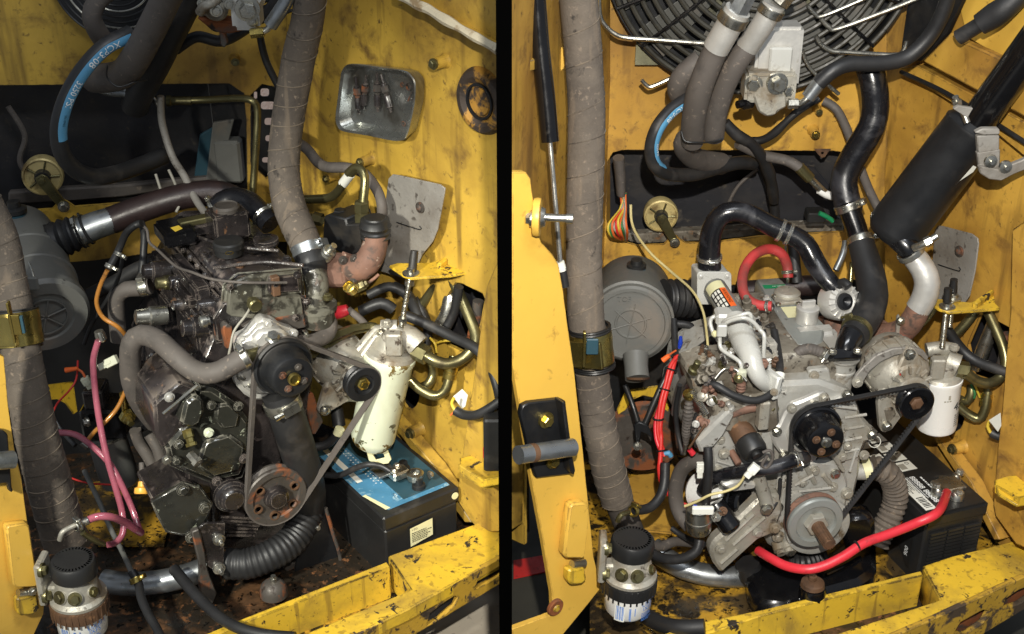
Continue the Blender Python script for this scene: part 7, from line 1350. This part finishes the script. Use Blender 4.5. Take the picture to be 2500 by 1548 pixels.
# harness in the corner
rnd = random.Random(5)
for i in range(10):
    x = 1486+i*4.6; tag(hz([(1520+rnd.uniform(-6, 8), 470, .4), (1514+i*1.5, 510, .39), (x, 545+rnd.uniform(-6, 6), .36), (x+4, 570+rnd.uniform(-6, 6), .36), (1512+i*2, 585, .4)], 3.2).build('harness_wire', M[['wire1', 'wire2', 'wire3', 'wire4', 'redw', 'wire1', 'wire3', 'wire2', 'wire4', 'wire3'][i]]), '%s harness wire beside the long wrapped hose, %s of ten from the left' % (['yellow', 'green', 'orange', 'grey', 'red', 'yellow', 'orange', 'green', 'grey', 'orange'][i], ['first', 'second', 'third', 'fourth', 'fifth', 'sixth', 'seventh', 'eighth', 'ninth', 'tenth'][i]), 'wire', 'coloured harness wires')
tag(hz([(1510, 385, .4, 24), (1515, 440, .4, 22), (1516, 475, .4, 18)], 20, flat=.6).build('harness_sheath', M['rub']), 'dusty torn sheath above the coloured harness wires', 'sheath')
hose('thin_wire', 'thin grey wire sagging from the opening to the injection pump', 'wire', [(1540, 500, .36), (1542, 540, .34), (1556, 575, .3), (1590, 620, .24), (1640, 665, .18), (1690, 710, .1), (1716, 760, .02), (1726, 820, -.06), (1730, 880, -.12), (1738, 920, -.15)], 3.3, M['wirew'])
# red cables by the air cleaner
rr = [([(1655, 868, .02), (1636, 895, .0), (1624, 940, -.02), (1612, 985, -.04), (1606, 1040, -.06), (1608, 1068, -.07), (1618, 1095, -.08), (1622, 1115, -.09)], 'redw', 'left red wire of the taped bundle below the air cleaner', 5), ([(1650, 872, .02), (1642, 900, .0), (1630, 945, -.02), (1620, 985, -.04), (1612, 1040, -.06), (1614, 1070, -.07), (1612, 1120, -.1), (1610, 1150, -.11), (1620, 1190, -.12), (1650, 1222, -.13), (1690, 1240, -.14)], 'redw', 'long red wire from the bundle down to the inline filter', 6), ([(1646, 876, .02), (1634, 920, .0), (1622, 965, -.03), (1602, 1020, -.05), (1602, 1070, -.07), (1616, 1108, -.09)], 'redc', 'crimson wire of the taped bundle below the air cleaner', 5)]
for p, m_, lb, r in rr: tag(hz(p, r).build('red_wire', M[m_]), lb, 'wire', 'red wire bundle')
for i, (q0, q1) in enumerate([((1640, 902, .0), (1632, 930, -.01)), ((1624, 952, -.02), (1618, 975, -.03)), ((1607, 1022, -.055), (1606, 1045, -.06)), ((1616, 1100, -.085), (1618, 1112, -.09))]):
    o_ = clampring(None, q0, q1, 12, 4, M['plask'], None, 'zip_tie'); tag(o_, '%s black zip tie round the red wire bundle' % ['topmost', 'second', 'third', 'lowest'][i], 'cable tie', 'zip ties on the red bundle')
tag(hz([(1618, 880, .0, 7), (1634, 868, .0, 6)], 7).build('wire_terminal', M['orange']), 'orange plug above the red wire bundle', 'connector'); hose('orange_wire', 'short orange wire from the orange plug up to the cables', 'wire', [(1632, 868, .0), (1640, 862, .01), (1650, 856, .02)], 2.4, M['wire3'])
tag(hz([(1662, 822, .02, 4), (1661, 838, .02, 6), (1658, 850, .02, 4)], 5).build('wire_terminal', M['connb']), 'blue crimp connector right of the air cleaner', 'connector')
tag(hz([(1622, 1108, -.09, 5), (1632, 1106, -.09, 7), (1638, 1114, -.09, 6)], 5).build('wire_terminal', M['blue']), 'light blue connector at the end of the red bundle', 'connector')
for i, (p, r) in enumerate([([(1645, 780, .1), (1648, 830, .06), (1650, 870, .02)], 8), ([(1652, 790, .1), (1690, 800, .1), (1694, 850, .1)], 9), ([(1740, 830, .0), (1700, 860, .02), (1660, 890, .04), (1630, 905, .06)], 11)]): tag(hz(p, r).build('black_cable', M['rubk']), ['black cable dropping beside the air cleaner lid', 'black cable loop between air cleaner and intake tube', 'black cable crossing from the intake tube to the red bundle'][i], 'cable')
# plate below cleaner, V rods
c = P(1570, 1060, .1)
tag(plate([(1506, 1000), (1524, 962), (1540, 952), (1604, 942), (1618, 950), (1634, 990), (1632, 1006), (1620, 1000), (1600, 972), (1570, 966), (1542, 978), (1522, 1012), (1510, 1014)], (P(1570, 980, .16), FR), .004, .001).build('arched_plate', M['yel_chip']), 'arched yellow plate behind the V-shaped black rods', 'bracket')
tag(MB().lathe(P(1572, 1070, .16), FR, [(0, 0), (.085, 0), (.09, -.01)], 40).build('access_cover', M['rustp']), 'round dark greasy cover behind the V-shaped black rods', 'cover plate')
struct(MB().prism([PZ(a, b, .451) for a, b in [(1500, 1180), (1640, 1130), (1720, 1230), (1640, 1300), (1540, 1290)]], V((0, 0, -.006)), 0).build('floor_patch', M['yel_r']), 'yellow floor plate left of the white oil filter')
T = thing('shift_rods', 'V-shaped black rods meeting at a fork left of the grey engine', 'rod', P(1560, 1090, .02))
hz([(1526, 940, .08), (1545, 990, .05), (1560, 1040, .03)], 7).build('left_rod', M['plask'], T); hz([(1632, 905, .08), (1600, 975, .05), (1574, 1036, .03)], 7.5).build('right_rod', M['plask'], T); plate([(1548, 1040), (1560, 1030), (1582, 1040), (1600, 1080), (1580, 1062), (1566, 1056), (1562, 1085), (1552, 1085)], (P(1570, 1055, .02), FR), .008, .002).build('fork', M['black'], T); bolt(T, (1557, 1090, .01), FR, 8, M['chrome'])
# pump side extras
hose('fuel_hose', 'grey braided fuel hose curving across the injection pump of the grey engine', 'hose', [(1890, 808, -.06), (1898, 850, -.1), (1904, 900, -.16), (1896, 945, -.2), (1870, 970, -.22), (1835, 978, -.23), (1790, 965, -.23), (1750, 942, -.22), (1716, 932, -.2)], 9.5, M['rubk'], [((1903, 918, -.18), (1900, 935, -.19), 10.5, 14, M['lab'], None)])
hose('fuel_hose', 'grey hose looping from the thin wire end down the pump flank', 'hose', [(1740, 918, -.15), (1700, 914, -.14), (1668, 930, -.12), (1654, 965, -.1), (1648, 1010, -.08)], 10, M['rub'])
hose('conduit', 'black corrugated conduit left of the injection lines', 'conduit', [(1756, 840, -.02), (1748, 870, -.04), (1742, 905, -.08)], 11, M['plask'], rib=(.08, .005), seg=18)
tag(hz([(1740, 904, -.08, 6), (1742, 916, -.1, 6)], 6).build('wire_boot', M['redc']), 'small red cap below the corrugated conduit', 'cap')
sp_ = P(1688, 952, -.2); ep_ = P(1726, 1012, -.22); dd = (ep_-sp_); n_ = 17; a_, u_, v_ = perp(dd)
tag(MB().tube([sp_+dd*(i/(n_*8))+(u_*math.cos(i/8*2*math.pi)+v_*math.sin(i/8*2*math.pi))*.0058 for i in range(n_*8+1)], .0011, 6, straight=True).build('coil_spring', M['chrome']), 'bright coil spring on the throttle linkage of the grey engine', 'spring')
T = thing('throttle_cable', 'throttle cable with pale rubber bellows left of the coil spring', 'cable', P(1672, 1100, -.18)); hz([(1682, 975, -.2, 9), (1680, 1010, -.2, 12), (1676, 1050, -.19, 11), (1674, 1085, -.18, 6)], 11, rib=(.12, .008), seg=16).build('bellows', M['rub'], T); lobj(T, 'ferrule', M['gold'], (1682, 966, -.2), V((-.2, -.2, 1)), [(10, -10), (12, -6), (15, 0), (14, 10), (0, 12)], 16); hz([(1674, 1085, -.18), (1670, 1108, -.17)], 5).build('end_rod', M['steel'], T)
tag(hz([(1682, 1094, -.22), (1704, 1062, -.23), (1722, 1036, -.23)], 3).build('link_rod', M['oxid']), 'thin brown link rod below the coil spring', 'rod'); tag(hz([(1684, 1098, -.2, 7), (1692, 1108, -.2, 8)], 7).build('wire_boot', M['redc']), 'small red cap at the lower end of the link rod', 'cap')
hose('coolant_hose', 'thick black hose running across the grey engine under the oil cap', 'hose', [(1718, 1195, -.18), (1735, 1172, -.2), (1775, 1158, -.22), (1830, 1148, -.24), (1890, 1140, -.24), (1935, 1126, -.23), (1965, 1118, -.2)], 17, M['rubw'], [((1942, 1122, -.225), (1955, 1118, -.22), 18, 14, M['chrome'], CB+Z*.3)], seg=18)
hose('vent_hose', 'worn grey hose looping left from the gear housing of the grey engine', 'hose', [(1735, 1118, -.18), (1700, 1124, -.17), (1668, 1142, -.15), (1652, 1180, -.14), (1650, 1222, -.14), (1662, 1258, -.15), (1684, 1285, -.16)], 18, M['rub'], seg=18)
hose('breather_hose', 'straight black hose dropping in front of the gear housing to the inline filter', 'hose', [(1728, 1092, -.24), (1730, 1130, -.25), (1728, 1180, -.25), (1722, 1240, -.24)], 11, M['rubk'])
hose('supply_hose', 'black hose from the right bay fuel filter fitting to the worn grey loop', 'hose', [(1552, 1246, -.22), (1585, 1240, -.2), (1610, 1215, -.18), (1622, 1180, -.16), (1624, 1130, -.14)], 12, M['rubk'])
hose('return_hose', 'black hose looping under the inline filter', 'hose', [(1708, 1318, -.24), (1700, 1345, -.25), (1672, 1362, -.25), (1640, 1366, -.24), (1608, 1360, -.22), (1585, 1345, -.2)], 12.5, M['rubk'])
hose('return_hose', 'grey hose running behind the inline filter to the fuel filter', 'hose', [(1690, 1325, -.1), (1650, 1322, -.12), (1610, 1335, -.16), (1585, 1325, -.18)], 12, M['rub'])
T = thing('inline_filter', 'small metal inline fuel filter hanging left of the starter bracket', 'filter', P(1704, 1318, -.24)); c = P(1706, 1268, -.25); k = K(c)
MB().lathe(c, V((-.08, 0, 1)), [(0, -48*k), (10*k, -48*k), (12*k, -40*k), (24*k, -38*k), (30*k, -30*k), (31*k, -6*k), (33*k, -5*k), (33*k, 1*k), (31*k, 2*k), (30*k, 34*k), (24*k, 40*k), (0, 40*k)], 36).build('can', M['steel'], T); cyltext(T, 'ALB 4', .010, M['ink'], c, V((-.08, 0, 1)), FR, 31*k, -.2, -24*k)
MB().box(P(1716, 1246, -.3), X*.020, Y*.005, Z*.008, .002).build('paper_tag', M['lab'], T)
hose('tan_wires', 'pair of tan wires running from the white plug to the red wire', 'wire', [(1820, 1158, -.27), (1802, 1185, -.27), (1770, 1200, -.27), (1735, 1208, -.27), (1700, 1225, -.26), (1672, 1236, -.25)], 3.4, M['wirew'])
plug('white wire connector below the black oil cap of the grey engine', (1848, 1136, -.28), (1822, 1164, -.28), 11, 'lab'); plug('white wire connector left of the straight black hose', (1710, 1130, -.22), (1708, 1166, -.22), 9, 'lab')
tag(hz([(1692, 1236, -.27, 5), (1700, 1238, -.27, 6)], 5).build('blue_boot', M['connb']), 'tiny blue boot on the tag of the inline filter', 'boot')
hose('wire_coil', 'coiled dark wires right of the black oil cap', 'wire', [(1862, 1105, -.25), (1880, 1100, -.25), (1886, 1120, -.25), (1872, 1142, -.25), (1860, 1136, -.25), (1874, 1112, -.25)], 4, M['rub'])
T = thing('oil_filter', 'white oil filter with black end lying beside the starter bracket', 'filter', P(1750, 1240, -.15)); A = P(1706, 1196, -.1); B = P(1786, 1218, -.16); ax = (B-A).normalized(); L = (B-A).length; k = K(B)
MB().lathe(A, ax, [(0, -.01), (40*k, -.008), (48*k, 0), (48*k, L*.96), (45*k, L), (38*k, L), (0, L)], 40).build('can', M['white'], T); MB().lathe(B, ax, [(40*k, -.002), (40*k, .012), (36*k, .014), (36*k, .03), (30*k, .034), (0, .034)], 36).build('end_cap', M['blackgloss'], T)
T = thing('starter_solenoid', 'oily dark starter solenoid with terminals under the white oil filter', 'solenoid', P(1770, 1290, -.2)); A = P(1752, 1240, -.22); B = P(1786, 1288, -.24); ax = (B-A).normalized(); k = K(A)
MB().lathe(A, ax, [(0, -.01), (24*k, -.01), (26*k, 0), (26*k, (B-A).length), (22*k, (B-A).length+.004), (0, (B-A).length+.004)], 28).build('body', M['blackgloss'], T); bolt(T, (1748, 1262, -.28), V((-.4, -1, .1)), 9, M['chrome'], 'stud'); bolt(T, (1765, 1248, -.28), V((.1, -1, .4)), 8, M['oxid'], 'stud')
MB().tube([P(1744, 1256, -.28), P(1752, 1246, -.285), P(1762, 1250, -.285)], .0015, 6).build('ring_lug', M['steel'], T)
for i, (p, r, m_) in enumerate([([(1700, 1010, -.2), (1690, 1050, -.2), (1700, 1090, -.2)], 5, 'rubk'), ([(1745, 925, -.21), (1770, 900, -.2), (1800, 905, -.21), (1822, 930, -.22)], 4, 'steel'), ([(1660, 940, -.14), (1650, 1000, -.12), (1655, 1060, -.12), (1668, 1110, -.14)], 6, 'rubk'), ([(1880, 880, -.12), (1878, 920, -.17), (1890, 960, -.2)], 5, 'engc'), ([(1905, 1170, -.2), (1900, 1215, -.2), (1880, 1250, -.22)], 5, 'rubk'), ([(1640, 1290, -.12), (1670, 1310, -.14), (1720, 1330, -.18)], 7, 'rubk')]):
    tag(hz(p, r).build('small_line', M[m_]), ['thin black line beside the throttle bellows', 'thin steel pipe arching over the injection pump top', 'black cable hugging the outer left of the throttle bellows', 'pale pipe dropping behind the smooth intake pipe end', 'thin black line along the lower left of the grey front cover', 'black line passing behind the inline filter'][i], 'line')
# fuel filter R
fuelbowl(1538, 1398, -.37, 'white fuel filter with black lock ring and cap, low in the right bay', .97)
T = thing('hose_fitting', 'bent metal pipe fitting above the right bay fuel filter', 'fitting', P(1512, 1270, -.3)); hz([(1508, 1272, -.32), (1516, 1258, -.32), (1534, 1250, -.3)], 7).build('pipe', M['olive'], T); clampring(T, (1546, 1248, -.24), (1556, 1245, -.23), 12, 12, M['gold'], Z)
# bottom: tube, frame, mount
hose('exhaust_tube', 'galvanised metal tube curving across the right bay floor', 'pipe', [(1592, 1335, -.08), (1620, 1360, -.1), (1670, 1388, -.12), (1730, 1404, -.13), (1790, 1408, -.13), (1836, 1404, -.12)], 27, M['galv'], seg=26)
hose('floor_hose', 'grey hose lying at the foot of the right bay fuel filter', 'hose', [(1570, 1500, -.3), (1610, 1522, -.34), (1660, 1532, -.37), (1720, 1530, -.38)], 20, M['rubk'])
T = thing('engine_cradle', 'glossy black oily engine frame under the crank pulley of the grey engine', 'frame', P(1980, 1480, -.2))
slab([(1822, 1378), (1880, 1362), (1990, 1370), (2080, 1300), (2110, 1278), (2138, 1290), (2142, 1392), (2100, 1420), (2000, 1448), (1920, 1480), (1850, 1470), (1828, 1430)], .50, .05, .012).build('casting', M['blackgloss'], T); plate([(2052, 1290), (2074, 1262), (2122, 1258), (2138, 1280), (2140, 1340), (2070, 1356)], (P(2100, 1310, -.14), FR), .05, .01).build('upright', M['blackgloss'], T)
hz([(1824, 1376, -.14, 30), (1834, 1404, -.14, 32), (1842, 1408, -.15, 30)], seg=20).build('tube_collar', M['rubk'], T); MB().tube([PZ(2018, 1405, .502), PZ(2060, 1385, .504), PZ(2100, 1362, .502)], .005, 8).build('ridge', M['blackgloss'], T)
T = thing('rubber_mount', 'brown rubber engine mount with centre nut before the black frame', 'mount', P(1985, 1440, -.26)); lobj(T, 'body', M['blackgloss'], (1984, 1440, -.26), Z, [(32, -26), (33, 0), (30, 10), (0, 12)], 30); lobj(T, 'dome', M['oxid'], (1984, 1426, -.26), Z, [(30, -4), (28, 6), (18, 12), (0, 13)], 28); lobj(T, 'nut', M['oxid'], (1984, 1412, -.26), Z, [(11, -2), (11, 7), (6, 8), (6, 12), (0, 12)], 6)
hose('ribbed_boot', 'dark ribbed rubber boot behind the red battery cable', 'hose', [(1920, 1372, -.12), (1960, 1375, -.12), (2010, 1360, -.1)], 26, M['rubk'], rib=(.06, .01), seg=22)
hose('corrugated_hose', 'tan corrugated hose bending down left of the right battery', 'hose', [(2128, 1142, -.08), (2160, 1150, -.08), (2182, 1180, -.07), (2186, 1220, -.07), (2172, 1262, -.08), (2152, 1300, -.09), (2140, 1330, -.1)], 29, M['slv'], [((2118, 1146, -.08), (2130, 1143, -.08), 24, 20, M['cream'], None)], rib=(.07, .0115), seg=26)
lobj(E, 'outlet_spigot', M['eng'], (2100, 1150, -.08), X, [(0, -30), (22, -30), (22, 20), (24, 22), (24, 26), (0, 26)], 24)
tag(MB().lathe(P(2135, 1078, -.06), V((0, -1, .3)), [(14*.0008, 0), (15.5*.0008, 0), (15.5*.0008, .002), (14*.0008, .002), (14*.0008, 0)], 30).build('wire_ring', M['lab']), 'thin white wire ring beside the tan alternator foot', 'ring')
# ================================================================ battery R
bf = V((math.sin(math.radians(19)), -math.cos(math.radians(19)), 0)); br = V((-bf.y, bf.x, 0)); zbt = .615
c0 = PZ(2264, 1262, zbt); bw, bl, bh = .150, .36, .17
T = thing('battery', 'black battery with white spec label and ribbed end in the right bay', 'battery', c0+V((0, 0, -bh)))
cc = c0+br*bw/2-bf*bl/2
MB().box(cc+V((0, 0, -bh/2-.018)), br*(bw/2-.004), bf*(bl/2-.004), Z*(bh/2-.008), .004).build('case', M['plask'], T); MB().box(cc+V((0, 0, -.016)), br*bw/2, bf*bl/2, Z*.016, .006, 2).build('lid', M['plask'], T)
for j in range(3):
    for i in range(11): MB().box(c0+br*(.034+.041*j)+bf*.0012+V((0, 0, -.048-.009*i)), br*.0185, bf*.0022, Z*.0028).build('end_rib', M['plask'], T)
LBp = lambda u, v, h=0: c0+br*u*bw-bf*v*bl+V((0, 0, h+.0008))
def quad(u0, v0, u1, v1, m_, nm, h=0): return MB().add([LBp(u0, v0, h), LBp(u1, v0, h), LBp(u1, v1, h), LBp(u0, v1, h)], [(0, 1, 2, 3)]).build(nm, M[m_], T)
quad(.06, .05, .23, .63, 'lab', 'spec_strip'); quad(.06, .70, .23, .97, 'lab', 'model_strip')
for i in range(5): quad(.27, .42+.105*i, .53, .42+.105*i+.09, 'lab', 'symbol_box')
for i in range(5):
    quad(.30, .435+.105*i, .40, .435+.105*i+.055, 'wire4', 'symbol_print', .0004); text(T, ['O', 'A', 'i', '!', 'S'][i], LBp(.42, .50+.105*i, .0006), bf, br, .013, M['ink'])
text(T, '31-1280A', LBp(.07, .95, .0006), bf, br, .017, M['ink'], bold=.0005); text(T, 'PARTS', LBp(.17, .95, .0006), bf, br, .009, M['ink'])
text(T, '88888 88888', LBp(.28, .36, .0006), bf, br, .018, M['inkw'], bold=.0008)
text(T, 'CA', LBp(.19, .60, .0006), bf, br, .010, M['ink']); text(T, 'MC', LBp(.19, .53, .0006), bf, br, .010, M['ink']); bars(T, LBp(.13, .60, .0), bf, br, 2, .05, .003, .006, M['ink'], 3); bars(T, LBp(.20, .46, .0), bf, br, 5, .10, .0022, .0044, M['ink'], 5)
for i in range(8): quad(.09, .07+.013*i, .20, .07+.013*i+(.008 if i % 3 else .005), 'ink', 'bar', .0005)
bars(T, LBp(.43, .34, .0), bf, br, 1, .05, .004, .006, M['inkw'], 6); bars(T, LBp(.25, .36, .0), bf, br, 3, .09, .002, .004, M['inkw'], 7)
q = c0-bf*.10-br*.0012
MB().add([q+V((0, 0, -.05)), q+bf*.07+V((0, 0, -.075)), q+bf*.072+V((0, 0, -.15)), q+bf*.06+V((0, 0, -.15)), q+V((0, 0, -.09))], [(0, 1, 2, 3, 4)]).build('side_label', M['ink'], T)
MB().add([q-br*.0004+V((0, 0, -.05)), q-br*.0004+bf*.03+V((0, 0, -.06)), q-br*.0004+bf*.018+V((0, 0, -.085)), q-br*.0004+V((0, 0, -.08))], [(0, 1, 2, 3)]).build('side_flash', M['orange'], T)
text(T, '900', q-br*.0005+bf*.062+V((0, 0, -.128)), Z, -bf, .016, M['inkw'])
T = thing('battery_clamp', 'grey lead battery clamp with bolts on the right battery', 'clamp', LBp(.7, .22, .01))
for u_, v_, r_ in ((.42, .16, .013), (.62, .22, .018), (.62, .10, .015), (.85, .24, .010)): MB().lathe(LBp(u_, v_), Z, [(r_*1.1, 0), (r_, .012), (r_*.7, .018), (0, .019)], 20).build('lug', M['steel'], T)
MB().box(LBp(.6, .17, .014), br*.03, bf*.022, Z*.006, .003).build('clamp_body', M['steel'], T)
for u_, v_ in ((.42, .17), (.92, .25), (.62, .08)): bolt(T, LBp(u_, v_, .018), Z, 8, M['chrome'])
pe = LBp(.45, .10, .018)
T = thing('battery_cable', 'thick bright red battery cable sweeping from the right battery across the sill', 'cable', P(1970, 1392, -.28))
pts = [pe]+[W(p) for p in [(2290, 1250, -.2), (2235, 1278, -.22), (2170, 1304, -.24), (2110, 1326, -.26), (2060, 1358, -.28), (2010, 1382, -.29), (1968, 1390, -.29), (1920, 1382, -.27), (1880, 1362, -.24), (1852, 1345, -.2)]]
MB().tube(pts, .0092, 18).build('insulation', M['redc'], T); clampring(T, W((2092, 1334, -.265)), W((2110, 1326, -.26)), 12.2, 5, M['plask'], None, 'tape_band')
